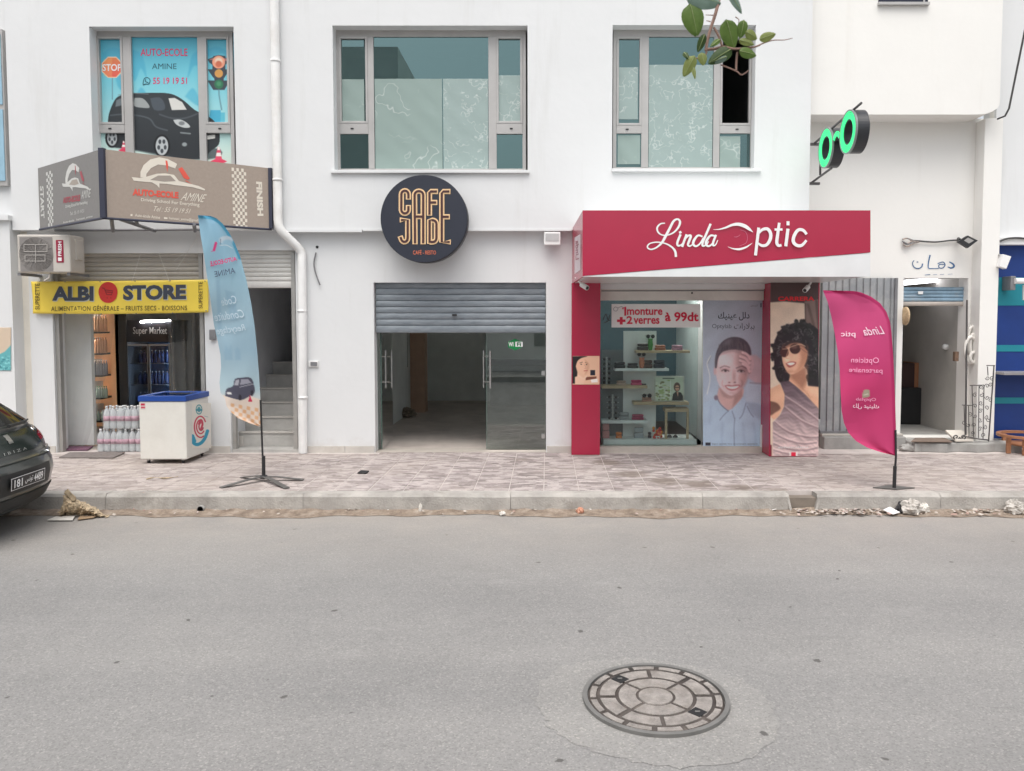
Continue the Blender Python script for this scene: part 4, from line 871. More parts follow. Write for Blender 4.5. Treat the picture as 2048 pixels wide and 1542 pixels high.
pl_l, PLL = panel(A0, A1, M_TAUPE_SHADED, 'left_panel'); pl_r, PLR = panel(A1, A2, M_TAUPE, 'right_panel')
MB().box(A1.x - .03, A1.x + .03, 8.64, 8.70, zbot - .01, ztop + .01).build('corner_trim', M_EDGE, SG)
MB().tube([Vector((A1.x, 8.66, zbot - .012)), Vector((A2.x, A2.y, zbot - .012))], .015, 6).build('lower_trim', M_EDGE, SG); MB().tube([Vector((A1.x, 8.66, zbot - .012)), Vector((A0.x, A0.y, zbot - .012))], .015, 6).build('lower_trim', M_EDGE, SG)
MB().box(A2.x - .02, A2.x + .02, A2.y - .03, A2.y + .02, zbot, ztop).build('end_trim', M_EDGE, SG)
M_IV = mk('ivory_print', C(228, 220, 206), .5, .04); M_COR = mk('coral_print', C(226, 92, 76), .5, .04)
K7 = lambda P: [(60 + p[0] / 4.096, 290 + p[1] / 4.096) + tuple(q / 4.096 for q in p[2:]) for p in P]
def logo(par, pln, kf, iv, co):
    arc = [(905, 265), (905, 220), (930, 165), (985, 118), (1060, 100), (1130, 115), (1205, 155), (1190, 192), (1120, 168), (1050, 160), (990, 190), (955, 235), (950, 262)]
    polys('gauge_arc', [kf(arc)], pln, iv, par)
    carp = [(832, 262), (900, 270), (960, 258), (1040, 235), (1110, 232), (1180, 245), (1220, 295), (1300, 315), (1380, 335), (1435, 362), (1430, 372), (1330, 345), (1200, 330), (1120, 318), (1060, 315), (1060, 352), (1040, 330), (1000, 306), (900, 298), (850, 292)]
    polys('car_mark', [kf(carp)], pln, iv, par, .003)
    polys('car_window', [kf([(985, 285), (1050, 250), (1150, 250), (1195, 295), (1100, 300)])], pln, mk('logo_shade', C(160, 150, 140), .5, .03), par, .0045)
    polys('gauge_needle', [kf([(1110, 125), (1125, 130), (1132, 170), (1125, 220), (1115, 180)]), kf([(1215, 195), (1245, 180), (1310, 275), (1290, 285), (1260, 270)]), kf([(1265, 290), (1285, 292), (1325, 320)])], pln, co, par, .003)
logo(pl_r, PLR, K7, M_IV, M_COR)
qd = lambda x0, y0, x1, y1, s: [(x0, y0), (x1, y0 + s * (x1 - x0)), (x1, y1 + s * (x1 - x0)), (x0, y1)]
letters('AUTO-ECOLE', [(265, 391), (357, 397), (357, 384), (265, 377)], PLR, M_COR, pl_r, .05); letters('AMINE', [(361, 400), (412, 405), (414, 389), (363, 384)], PLR, M_IV, pl_r, 0, shear=.12)
letters('Driving School For Everything', [(282, 404), (399, 415), (399, 406), (282, 396)], PLR, M_IV, pl_r, .015); letters('Tel : 55 19 19 51', [(305, 422), (380, 427), (382, 418), (307, 412)], PLR, M_IV, pl_r, 0, shear=.03)
letters('Auto-école Amine', [(270, 433), (320, 438), (320, 432), (270, 427)], PLR, M_IV, pl_r, .01); letters('hamzaei_amine@gmail', [(338, 440), (396, 445), (396, 438), (338, 433)], PLR, M_IV, pl_r, .01)
polys('contact_marks', [[(261, 428), (265, 428), (265, 432), (261, 432)], [(328, 434), (335, 435), (335, 438), (328, 438)]], PLR, M_IV, pl_r)
letters('FINISH', [(512, 363), (515, 432), (527, 432), (524, 364)], PLR, M_IV, pl_r, .05)
for (par, pln, xt0, xt1, xb0_, xb1, yt0, yt1, yb0, yb1, nx_, ny_) in ((pl_r, PLR, 463, 492, 467, 495, 335, 338, 454, 458, 6, 18), (pl_l, PLL, 92, 105, 97, 107, 345, 340, 460, 458, 4, 18)):
    mb = MB()
    for i in range(nx_):
        for j in range(ny_):
            if (i + j) % 2: continue
            def g(u, t): return pln.hit((xt0 + (xt1 - xt0) * u) * (1 - t) + (xb0_ + (xb1 - xb0_) * u) * t, (yt0 + (yt1 - yt0) * u) * (1 - t) + (yb0 + (yb1 - yb0) * u) * t, .002)
            mb.poly([g(i / nx_, j / ny_), g((i + 1) / nx_, j / ny_), g((i + 1) / nx_, (j + 1) / ny_), g(i / nx_, (j + 1) / ny_)])
    mb.build('checker_strip', M_IV if par is pl_r else mk('ivory_print_shaded', C(200, 200, 196), .5, .03), par)
M_IV_SHADED = MATS['ivory_print_shaded']; M_COR_SHADED = mk('coral_print_shaded', C(160, 66, 78), .5, .03)  # ivory and coral again, dimmed to paint the shade on the left panel
def KL(P):                                               # the same mark squeezed onto the receding left panel
    out = []
    for x, y in P:
        u = (x - 832) / 600; out.append((60 + (262 + u * 228) / 4.096, 290 + (150 + (y - 100) * .92 - (u - .35) * 45) / 4.096))
    return out
logo(pl_l, PLL, KL, M_IV_SHADED, M_COR_SHADED)
letters('AUTO-ECOLE', [(126, 407), (160, 402), (160, 389), (126, 395)], PLL, M_COR_SHADED, pl_l, .05); letters('AMINE', [(162, 398), (182, 394), (182, 377), (162, 382)], PLL, M_IV_SHADED, pl_l, 0, shear=.1)
letters('Driving School For Everything', [(131, 418), (175, 409), (175, 401), (131, 410)], PLL, M_IV_SHADED, pl_l, .015); letters('Tel : 55 19 19 51', [(140, 431), (168, 425), (168, 418), (140, 424)], PLL, M_IV_SHADED, pl_l, 0)
letters('Auto-école   hamzaei_amine', [(126, 448), (185, 435), (185, 430), (126, 443)], PLL, M_IV_SHADED, pl_l, .01); letters('START', [(80, 372), (82, 438), (89, 436), (87, 372)], PLL, M_IV_SHADED, pl_l, .03)
for (x0, y0, x1, y1, Ya, Yb) in ((223, 437, 226, 462, 8.9, 9.6), (240, 438, 310, 462, 8.9, YU), (272, 439, 274, 448, 9, 9.3), (388, 448, 390, 462, 9.2, 9.7), (110, 461, 420, 459, YU - .05, YU - .05)):
    MB().tube([px(x0, y0, Ya), px(x1, y1, Yb)], .022 if x0 != 110 else .016, 6).build('support_tube', M_GALV, SG)

# drain pipe
DPc = [px(548, -40, YU - .06), px(556, 440, YU - .06), px(563, 462, YU - .06), px(600, 500, YL - .06), px(604, 520, YL - .06), px(606, 906, YL - .06)]
pts = [DPc[0], DPc[1]] + [Vector(v) for v in catmull([tuple(DPc[1]), tuple(DPc[2]), tuple(DPc[3]), tuple(DPc[4])], 5)][1:] + [DPc[5]]
DP = thing('drainpipe', 'white plastic drainpipe bending beside the stairway', 'drainpipe', (DPc[5].x, YL - .06, ZP))
MB().tube(pts, .055, 14).build('pipe', M_PVC, DP)
for (x, y, Y) in ((551, 122, YU), (555, 360, YU), (604, 622, YL), (606, 795, YL)):
    q = px(x, y, Y - .06); MB().lathe([(.06, -.015), (.06, .015)], q, 14).build('collar', M_PVC, DP)

# ================================================================== stairs
ST = struct(MB().box(H_stair[0] + .002, H_stair[1] - .002, YL + .02, YL + .28, ZP - .01, ZP + .035).build('stairs', M_STEP))
tx0, tx1 = px(476, 860, YL + .3).x, H_stair[1] + .1
y0 = YL + .28; z0 = ZP + .035; 
for k in range(13):
    xl = tx0 if k < 6 else tx0 + .30 + .17 * (k - 6)
    o = MB().box(xl, tx1 + .4, y0 + k * .27, y0 + (k + 1) * .27 + .03, z0 + k * .172 - (.3 if k > 5 else .0), z0 + (k + 1) * .172).build('step', M_STEP, ST, .004)
    MB().box(xl - .0, tx1 + .4, y0 + k * .27 - .012, y0 + k * .27 + .10, z0 + (k + 1) * .172 + .001, z0 + (k + 1) * .172 + .022).build('tread_nosing', mk('pale_nosing', (.46, .44, .41, 1), .7, .12), ST, .003)
M_STW = mk('stairwell_paint', (.72, .73, .75, 1), .85, .06)
MB().box(tx0 - .06, tx0 - .001, YL + .24, 15, ZP, 3.1).build('stairwell_wall', M_STW, B); MB().box(tx1 + .41, tx1 + .47, YL + .24, 15, ZP, 3.1).build('stairwell_wall', M_STW, B); MB().box(tx0, tx1 + .4, 14, 14.1, ZP, 3.1).build('stairwell_wall', M_STW, B); MB().box(tx0, tx1 + .4, YL + .24, 14, 3.0, 3.05).build('stairwell_ceiling', M_STW, B)
MB().box(tx0, tx0 + .08, YL + .26, YL + .4, ZP + .04, ZP + .17).build('skirting_tile', M_SKIRT, B)
q = px(531, 588, 12.5); o = MB().box(q.x - .06, q.x + .06, 12.44, 12.5, q.z - .1, q.z + .08).build('stair_lamp', M_RUBBER, None); tag(o, 'small dark box high on the stairwell wall', 'box')

# ================================================================== cafe
cx0, cx1 = H_cafe[0] - .5, H_cafe[1] + 2.2
M_CFW = mk('unlit_cafe_wall', (.82, .85, .83, 1), .85, .12, 1.2); M_CFF = mk('bare_cafe_floor', (.52, .46, .42, 1), .6, .2, 3, dirt=(.60, .55, .50, 1))
MB().box(cx0 + .2, cx1, YL + .24, 16.3, ZP - .05, ZP).build('floor', M_CFF, B); MB().box(cx0 + .2, cx1, YL + .24, 16.3, 2.95, 3.0).build('ceiling', M_CFW, B)
MB().box(cx0 + .14, cx0 + .2, YL + .24, 16.3, ZP, 2.95).build('inner_wall', M_CFW, B); MB().box(cx1, cx1 + .06, YL + .24, 16.3, ZP, 2.95).build('inner_wall', M_CFW, B)
LIGHT_GAP = (.05, 2.1, ZP + .02, 2.85)                              # unseen gap added in the back wall to let more daylight in
wall('inner_wall', 16.3, .06, cx0 + .2, cx1, ZP, 2.95, [LIGHT_GAP], M_CFW, B)
q = px(833, 800, 14.2); MB().box(q.x - .12, q.x + .16, 14.2, 14.5, ZP, 2.9).build('pier', mk('brownish_pier', (.5, .34, .25, 1), .8, .1), B)
q = px(820, 690, 13.9); MB().box(q.x - .3, q.x - .05, 13.9, 13.93, q.z - .4, q.z + .3).build('wall_recess', M_RUBBER, B)
q = px(1010, 732, 15.5); MB().box(q.x - .3, q.x + 1.6, 15.5, 15.8, ZP, q.z).build('bar_counter', mk('cafe_counter', (.38, .4, .39, 1), .8, .2), B); MB().box(q.x - .35, q.x + 1.65, 15.45, 15.85, q.z + .001, q.z + .12).build('counter_top', mk('dark_counter_top', (.03, .045, .04, 1), .4), B)
MB().box(H_cafe[0], H_cafe[1], YL + .01, YL + .3, ZP - .02, ZP + .008).build('threshold', mk('threshold_stone', (.45, .41, .365, 1), .7, .12, 5), B)
# glass door leaves: right one shut, left one swung inward; a fixed narrow pane by the left jamb
YD = YL + .17
def leaf(x0, x1, Y0, Y1, label, hpx):
    a = px(x0, 905, Y0); b = px(x1, 660, Y0); a = Vector((a.x, Y0, ZP + .02)); e = Vector((px(x1, 800, Y1).x, Y1, ZP + .02)); zt_ = H_cafe[3] - .35
    d = (e - a).normalized(); nn = Vector((d.y, -d.x, 0))
    o = MB().prism([a, e, Vector((e.x, e.y, zt_)), Vector((a.x, a.y, zt_))], nn * .01).build('glass_door', M_GDOOR, B); o['label'] = label
    ed = MB().prism([a + d * .0, a + d * .006, Vector((a.x, a.y, zt_)) + d * .006, Vector((a.x, a.y, zt_))], nn * .014).build('glass_edge', mk('green_glass_edge', (.10, .16, .14, 1), .2), o)
    return o, a, e, d, nn
dr, a, e, d, nn = leaf(973, 1091, YD, YD, 'right glass door leaf with the green sticker', 0)
def handle(par, xx, Y, gy=.05):
    for s in (-1, 1):
        q = px(xx, 700, Y); zt_ = px(0, 701, Y).z; zb_ = px(0, 776, Y).z; X = q.x + .045 * s
        MB().tube([(X, Y - gy * s, zb_), (X, Y - gy * s, zt_)], .012, 10).build('handle', M_STEEL, par)
    for y in (713, 764):
        z = px(0, y, Y).z; q = px(xx, 700, Y); MB().tube([(q.x - .045, Y + gy, z), (q.x + .045, Y - gy, z)], .009, 8).build('handle_bolt', M_STEEL, par)
handle(dr, 973.5, YD - .01)
for y in (664 + 82, 872): q = px(1086, y, YD); MB().box(q.x - .02, q.x + .025, YD - .02, YD + .02, q.z - .03, q.z + .03).build('hinge', M_STEEL, dr)
PD = YP(YD - .012); hexa = [(1030 + 16 * math.cos(R(60 * k + 90)), 689 + 11.5 * math.sin(R(60 * k + 90))) for k in range(6)]
polys('sticker', [hexa], PD, mk('green_sticker', C(20, 130, 70), .4, .03), dr, .001); letters('Wi', (1017, 684, 1027, 693), PD, M_PINKTXT, dr, .03, .002)
strokes('sticker_badge', [[(1034, 688.5, 10), (1042, 688.5, 10)]], PD, M_PINKTXT, dr, 10, .002, False); letters('Fi', (1034, 684.5, 1042, 692.5), PD, mk('green_sticker2', C(20, 110, 60), .4, 0), dr, .03, .004)
dl, a, e, d, nn = leaf(763, 784, YD, YD + 1.0, 'left glass door leaf swung inward', 0)
handle(dl, 777, YD + .35, .02)
o, a, e, d, nn = leaf(752, 762, YD, YD, 'narrow fixed pane at the left jamb', 0)
# rubble bag inside
random.seed(2)
def crumple(cx, cy, cz, rx, ry, rz, seed, name, mat, nu=18, nv=12, amp=.3):
    rs = np.random.default_rng(seed); ph = rs.uniform(0, 6.28, 12); mb = MB()
    def f(u, t):
        a = 2 * PI * u; b = PI * t; r_ = 1 + amp * (math.sin(3 * a + ph[0] + 4 * b) * .4 + math.sin(5 * a - 3 * b + ph[1]) * .35 + math.sin(9 * a + ph[2]) * math.sin(7 * b + ph[3]) * .4 + math.sin(13 * b + ph[4] + 2 * a) * .2)
        return (cx + rx * r_ * math.sin(b) * math.cos(a), cy + ry * r_ * math.sin(b) * math.sin(a), max(cz, cz + rz * .8 + rz * r_ * math.cos(b)))
    mb.grid(f, nu, nv, False); return mb.build(name, mat)
q = pg(812, 835, ZP); o = crumple(q.x, q.y, ZP + .005, .16, .12, .09, 3, 'rubble_sack', mk('dusty_sack', (.22, .18, .14, 1), .9, .4, 14)); tag(o, 'crumpled rubble sack on the cafe floor', 'sack')
q = pg(797, 836, ZP); o = MB().box(q.x - .02, q.x + .03, q.y, q.y + .03, ZP + .002, ZP + .24).build('broken_board', M_RUBBER, None); tag(o, 'dark upright board leaning by the sack in the cafe', 'board')

# round cafe sign
YC = 9.52; cc = px(848, 437.5, YC); rr = px(848 + 87, 437.5, YC).x - cc.x
CS = thing('round_sign', 'round black cafe sign with gold outlined lettering', 'sign', (cc.x, YC, cc.z - rr))
MB().lathe([(rr, 0), (rr, .2)], (cc.x, YC + .002, cc.z), 64, 'y').build('drum', mk('drum_side', (.03, .032, .04, 1), .4, .1), CS)
MB().lathe([(rr - .004, 0), (rr - .004, .004)], (cc.x, YC - .003, cc.z), 64, 'y', False).build('face', mk('black_face', C(44, 48, 60), .35, .05), CS)
K2 = lambda P: [(760 + x / 8.567, 350 + y / 8.567) for x, y in P]
def arcp(cx, cy, rx, ry, a0, a1, n=8): return [(cx + rx * math.cos(R(t)), cy + ry * math.sin(R(t))) for t in np.linspace(a0, a1, n)]
LT = [[(487, 390), (487, 330)] + arcp(426, 330, 61, 62, 0, -180, 9) + [(365, 600)] + arcp(426, 595, 61, 62, 180, 0, 9) + [(487, 545)],
      [(600, 1155), (592, 340)] + arcp(666, 340, 74, 65, 180, 360, 9) + [(740, 1155)], [(625, 712), (712, 712)],
      [(962, 282), (870, 282), (848, 300), (848, 665)], [(880, 470), (950, 470)],
      [(1175, 282), (1085, 282), (1058, 310), (1058, 1147), (1182, 1147)], [(1085, 715), (1165, 715)],
      [(370, 770), (474, 770), (474, 1090)] + arcp(418, 1085, 56, 60, 0, 150, 7) + [(355, 1075)],
      [(850, 1147), (850, 772), (900, 772)] + arcp(905, 840, 62, 66, -90, 0, 6) + [(967, 1080)] + arcp(905, 1080, 62, 66, 0, 90, 6) + [(880, 1147)]]
M_GOLD = mk('gold_outline', C(232, 196, 150), .4, .05); M_MAR = mk('maroon_fill', C(72, 42, 44), .5, .05); PC = YP(YC - .004)
strokes('letter_outline', [K2(P) for P in LT], PC, M_GOLD, CS, 10.4, .002, False); strokes('letter_fill', [K2(P) for P in LT], PC, M_MAR, CS, 4.6, .007, False)
letters('CAFÉ - RESTO', (826, 499, 872, 509), PC, mk('orange_print', C(205, 110, 80), .5, .03), CS, .01)
# small fittings on the white wall
FL = thing('floodlight', 'small white floodlight above the cafe entrance', 'floodlight', tuple(px(1106, 490, YL - .1)))
a = px(1088, 490, YL - .14); b = px(1121, 464, YL - .14)
MB().box(a.x, b.x, YL - .14, YL - .09, a.z, b.z).build('housing', M_WHITE, FL, .008); MB().box(a.x + .02, b.x - .02, YL - .145, YL - .141, a.z + .05, b.z - .02).build('lens', mk('grey_lens', (.5, .5, .5, 1), .2), FL); MB().box(b.x - .05, b.x - .02, YL - .09, YL, a.z + .05, a.z + .08).build('arm', M_WHITE, FL)
o = MB().tube([Vector(v) for v in catmull([tuple(px(x, y, YL - .02 - k * .004)) for k, (x, y) in enumerate(((632, 505), (628, 525), (631, 545), (640, 570)))], 5)], .009, 6).build('loose_cable', M_GALV); tag(o, 'short grey cable sprouting from the wall beside the drainpipe', 'cable')
o = MB().lathe([(.018, 0), (.018, .012)], px(634, 494, YL - .008), 10, 'y').build('wall_hole', M_RUBBER); tag(o, 'dark round hole above the loose cable', 'hole')
SB = thing('socket_box', 'small grey socket box low on the wall by the drainpipe', 'socket', tuple(px(627, 733, YL - .02)))
MB().pbox(617, 722, 636, 734, YL - .025, YL - .001).build('plate', M_WHITE, SB, .004); MB().pbox(621, 724, 634, 732, YL - .032, YL - .026).build('cover', M_GALV, SB)
o = MB().pbox(418, 659, 430, 680, YL - .05, YL - .001).build('intercom', M_GALV, None, .01); tag(o, 'grey intercom box on the pier between grocery and stairs', 'intercom')

# ================================================================== optician
YG = YL + .10                                             # display glass plane
M_OPW = mk('dark_teal_wall', C(62, 90, 100), .6, .1); M_OPF = mk('optician_floor', (.3, .3, .29, 1), .5, .1)
room('optician', H_opt[0] - .25, H_opt[1] + .02, YL + .24, 13.0, ZP, 2.7, M_OPW, M_OPF, M_OPW)
# red cladding column at the left
RP = thing('red_column', 'glossy crimson cladding column at the left of the optician', 'column', (px(1172, 912, 9.72).x, 9.8, ZP))
a = px(1143, 912, 9.72); b = px(1201, 574, 9.72); MB().box(a.x, b.x, 9.72, YL + .2, ZP + .002, b.z + .05).build('cladding', M_RED, RP, .002)
pr = YP(9.718); cv = Canvas(1145, 712, 1199, 769, .6, (222, 178, 150))
K8 = lambda P: [(1130 + x / 3.02, 410 + y / 3.023) for x, y in P]
cv.pol(K8([(40, 915), (70, 915), (60, 960), (75, 1010), (70, 1080), (40, 1080)]), (32, 28, 30), 2); cv.pol(K8([(60, 1040), (90, 1030), (120, 1050), (110, 1085), (60, 1085)]), (225, 185, 160), 1.5)
cv.pol(K8([(70, 940), (90, 920), (125, 925), (145, 960), (142, 1000), (120, 1025), (90, 1010), (72, 985)]), (226, 180, 152), 1.2, 1, 3); cv.pol(K8([(45, 930), (70, 915), (135, 915), (100, 925), (75, 945), (62, 985), (50, 1000)]), (34, 28, 30), 1.2, 1, 3)
cv.line(K8([(90, 955), (105, 950)]), 1.2, (110, 78, 70), 1.2); cv.line(K8([(122, 952), (138, 958)]), 1.2, (110, 78, 70), 1.2); cv.pol(K8([(118, 930), (146, 960), (142, 1000), (120, 1025), (128, 980)]), (196, 146, 120), 3, .6, 3); cv.ell(*K8([(98, 963)])[0], 1.6, 1, (60, 40, 40), .6); cv.ell(*K8([(130, 965)])[0], 1.5, 1, (60, 40, 40), .6); cv.line(K8([(115, 1003), (135, 1001)]), 1.5, (180, 85, 85)); cv.line(K8([(118, 965), (126, 985), (117, 988)]), .9, (195, 140, 120))
cv.pol(K8([(153, 998), (182, 998), (182, 1030), (153, 1030)]), (30, 32, 48)); cv.pol(K8([(125, 1040), (190, 1036), (190, 1050), (125, 1060)]), (120, 70, 55), 1); cv.pol(K8([(155, 1056), (196, 1050), (198, 1072), (160, 1074)]), (235, 225, 220), 1); cv.line(K8([(80, 1030), (110, 1050), (130, 1035)]), 3, (228, 190, 168), 1)
cv.mesh('portrait_sticker', lambda x, y: pr.hit(x, y, .001), M_PRINT, RP, 1.1)
# shop window: white frame, big pane, poster door
SF = MB(); SF.box(px(1201, 0, YG).x, px(1533, 0, YG).x, YG - .08, YG + .06, px(0, 601, YG).z, px(0, 576, YG).z)
SF = SF.build('shopfront', mk('white_shopfront_frame', (.66, .64, .60, 1), .4, .05, dirt=(.5, .47, .43, 1)), B, .004); SF['label'] = 'white framed display window and poster door of the optician'
MB().box(px(1201, 0, YG).x, px(1533, 0, YG).x, YG - .1, YG + .1, ZP - .01, ZP + .07).build('threshold', mk('cream_sill', (.5, .46, .41, 1), .7, .12, 5), SF)
MB().box(px(1202, 0, YG).x, px(1403, 0, YG).x, YG, YG + .008, ZP + .07, px(0, 601, YG).z).build('pane', M_GLASS, SF)
MB().pbox(1403, 600, 1406, 902, YG - .012, YG + .02).build('mullion', M_ALU, SF); MB().pbox(1522, 850, 1531, 905, YG - .08, YG - .02).build('door_stop', M_WHITE, SF)
q = px(1384, 586, YG - .085); MB().lathe([(.012, 0), (.012, .01)], q, 10, 'y').build('keyhole', M_BLACK, SF); MB().tube([px(1203, 582, YG - .085), px(1530, 581, YG - .085)], .006, 5).build('seam', M_GALV, SF)
# woman poster on the door
K6 = lambda P: [(1400 + x / 4.672, 590 + y / 4.672) for x, y in P]
cv = Canvas(1406, 600, 1530, 900, .8, (150, 160, 172)); cv.vgrad([(600, (136, 145, 156)), (690, (152, 161, 174)), (800, (158, 172, 188)), (900, (150, 170, 188))])
cv.pol(K6([(20, 1010), (90, 985), (150, 950), (265, 1080), (395, 940), (440, 1000), (560, 1010), (612, 1060), (612, 1450), (20, 1450)]), (158, 176, 194), 2)
cv.pol(K6([(430, 830), (612, 830), (612, 1030), (540, 1010), (430, 1000)]), (165, 178, 192), 3); cv.pol(K6([(430, 1000), (530, 1012), (612, 1060), (612, 1200), (480, 1110)]), (128, 142, 160), 6, .6)
cv.pol(K6([(175, 870), (160, 970), (210, 1035), (268, 1078), (340, 1020), (398, 945), (390, 860)]), (188, 152, 146), 1.5, 1, 3); cv.pol(K6([(330, 900), (395, 860), (398, 945), (300, 1060)]), (140, 98, 92), 4, .6)
# forearm and hand
SK = (206, 180, 180); SK2 = (172, 138, 136); SK3 = (142, 104, 104)
cv.pol(K6([(455, 560), (520, 560), (575, 600), (620, 650), (620, 828), (520, 825), (455, 780), (440, 700)]), (174, 150, 156), 5, 1, 0); cv.line(K6([(470, 820), (540, 826), (620, 828)]), 2.5, (120, 112, 124), 2.5, .7)
face = [(154, 560), (145, 650), (152, 760), (186, 855), (240, 918), (298, 942), (352, 914), (410, 846), (446, 745), (460, 630), (445, 540), (300, 495), (190, 520)]
cv.pol(K6(face), SK, 1.5, 1, 3)
cv.pol(K6([(345, 500), (460, 540), (462, 640), (446, 745), (410, 846), (352, 914), (310, 940), (345, 880), (372, 800), (362, 700), (330, 640)]), SK2, 9, .9, 3); cv.pol(K6([(400, 640), (462, 620), (446, 745), (410, 846), (360, 905), (395, 820), (405, 740)]), SK3, 8, .65, 3)
cv.ell(*K6([(225, 610)])[0], 14, 13, (224, 204, 206), 11, 0, .7); cv.ell(*K6([(205, 775)])[0], 8, 10, (222, 186, 186), 7, 0, .7); cv.ell(*K6([(395, 780)])[0], 7, 8, (182, 136, 132), 6, 0, .6)
cv.pol(K6([(170, 850), (230, 915), (298, 942), (350, 915), (300, 965), (220, 950)]), (150, 112, 108), 4, .6, 3)
cv.ell(*K6([(140, 712)])[0], 2.8, 8, (188, 156, 156), 1.4)
hr = [(140, 680), (140, 600), (158, 520), (196, 450), (250, 408), (315, 392), (385, 402), (440, 440), (472, 500), (478, 560), (455, 555), (420, 528), (350, 512), (285, 512), (222, 528), (184, 562), (166, 610), (156, 680)]
cv.pol(K6(hr), (62, 56, 64), 1.6, 1, 3); cv.pol(K6([(190, 560), (222, 526), (285, 508), (350, 508), (425, 530), (380, 545), (300, 532), (235, 545)]), (138, 112, 114), 5, .55, 3)
rs = np.random.default_rng(31)
for k in range(90):
    t = rs.uniform(0, 1); bx = 170 + 285 * t; by = 540 - 30 * math.sin(PI * t); tx = 185 + 250 * t + rs.uniform(-15, 15); ty = 465 - 66 * math.sin(PI * t) + rs.uniform(-8, 30); g_ = rs.uniform(40, 112)
    cv.line(K6([(bx, by), ((bx + tx) / 2 + rs.uniform(-8, 8), (by + ty) / 2), (tx, ty)]), .8, (g_, g_ * .92, g_ * .97), 1., .55, 3)
cv.ell(*K6([(255, 440)])[0], 9, 5, (104, 96, 104), 6, -.5, .6); cv.line(K6([(146, 660), (150, 600), (168, 540)]), 2.5, (100, 88, 94), 2.5, .6)
# hand on the brow: palm, then four fingers with shadow between
cv.pol(K6([(440, 560), (490, 575), (505, 650), (480, 740), (452, 720), (438, 650)]), (186, 156, 160), 3, 1, 3)
for k, (a, b) in enumerate((((398, 538), (468, 600)), ((376, 575), (462, 640)), ((374, 612), (460, 680)), ((400, 645), (462, 715)))):
    cv.line(K6([(a[0], a[1] + 9), ((a[0] + b[0]) / 2 + 8, (a[1] + b[1]) / 2 - 2), (b[0], b[1] + 9)]), 5.6, (126, 92, 96), 2.2, .7); cv.line(K6([a, ((a[0] + b[0]) / 2 + 8, (a[1] + b[1]) / 2 - 12), b]), 5.0, (200, 166, 166), 1.6); cv.ell(*K6([a])[0], 1.6, 1.4, (214, 182, 180), 1)
# brows, eyes, nose, mouth
cv.line(K6([(188, 682), (228, 664), (276, 676)]), 1.8, (112, 86, 86), 1.6, .85); cv.line(K6([(338, 684), (388, 668), (430, 686)]), 1.8, (92, 68, 70), 1.6, .85)
for ex, ey, d in ((236, 708, 1.), (384, 711, .85)):
    cv.ell(*K6([(ex, ey - 6)])[0], 8.5, 4.2, (150 * d, 112 * d, 112 * d), 3.5, 0, .6); cv.ell(*K6([(ex, ey + 1)])[0], 6.4, 2.1, (190 * d, 172 * d, 172 * d), 1.2); cv.ell(*K6([(ex + 2, ey)])[0], 2.5, 2.3, (58, 44, 46), 1.); cv.line(K6([(ex - 34, ey + 2), (ex - 4, ey - 11), (ex + 34, ey + 3)]), 1.4, (70, 52, 54), 1.1)
cv.ell(*K6([(318, 760)])[0], 3.4, 11, (158, 118, 114), 5, 0, .6); cv.ell(*K6([(290, 770)])[0], 2.6, 10, (216, 190, 188), 4, 0, .7); cv.ell(*K6([(275, 818)])[0], 2.4, 1.2, (122, 82, 80), 1.6); cv.ell(*K6([(325, 816)])[0], 2.4, 1.2, (112, 72, 72), 1.6); cv.ell(*K6([(300, 806)])[0], 4.6, 3, (206, 172, 168), 3, 0, .6)
cv.pol(K6([(228, 846), (268, 838), (300, 844), (335, 836), (378, 842), (352, 880), (300, 896), (254, 880)]), (170, 108, 108), 1.6, 1, 3); cv.pol(K6([(242, 850), (300, 854), (362, 848), (340, 870), (300, 878), (262, 868)]), (230, 220, 216), 1.1, 1, 3); cv.line(K6([(240, 849), (300, 853), (366, 847)]), .8, (120, 70, 72), .9, .8)
cv.line(K6([(212, 800), (206, 832), (222, 858)]), 1.6, (168, 124, 122), 2.4, .6); cv.line(K6([(388, 796), (398, 830), (384, 858)]), 1.8, (132, 92, 90), 2.4, .6); cv.ell(*K6([(300, 915)])[0], 5, 2, (166, 130, 126), 3, 0, .5)
cv.line(K6([(155, 950), (195, 1025), (265, 1085)]), 2, (96, 106, 128), 1); cv.ell(*K6([(150, 960)])[0], 4, 5, (110, 96, 110), 2)
for P in ([(268, 1080), (220, 1125), (185, 1170)], [(300, 1085), (318, 1140), (325, 1160)], [(325, 1150), (318, 1250), (322, 1420)], [(430, 1010), (400, 1110), (370, 1155)], [(440, 1040), (470, 1100), (500, 1140)]): cv.line(K6(P), 1.7, (104, 118, 140), 1, .9)
for P in ([(210, 1200), (205, 1320), (200, 1440)], [(500, 1200), (520, 1340), (515, 1450)], [(100, 1050), (90, 1200)], [(400, 1200), (420, 1400)]): cv.line(K6(P), 5, (140, 158, 178), 5, .6)
cv.line(K6([(100, 568), (66, 640), (84, 720), (92, 800), (66, 925)]), 1.5, (212, 212, 206), 1, .9); cv.line(K6([(104, 575), (72, 640)]), .7, (90, 95, 100), 1, .7)
cv.veil((172, 176, 186), .10); cv.mottle(.012); cv.blur(2); cv.speckle(.02); pd_ = YP(YG - .002); pk = thing('woman_poster', 'grey blue poster of a smiling woman in a pale shirt on the shop door', 'poster', tuple(px(1468, 900, YG)))
cv.mesh('print', lambda x, y: pd_.hit(x, y), vcol('satin_print', .3, .5), pk, 1.62)
AR1 = '\uFEDA\uFEF4\uFEE8\uFEF4\uFECB \uFEDE\uFEDF\uFEA9'; AR2 = '\uFE95\uFE8D\uFEAD\uFEFC\uFE92\uFE91'
M_DKP = mk('dark_slate_print', C(58, 62, 76), .5, .02); M_GYP = mk('mid_grey_print', C(104, 110, 122), .5, .02)
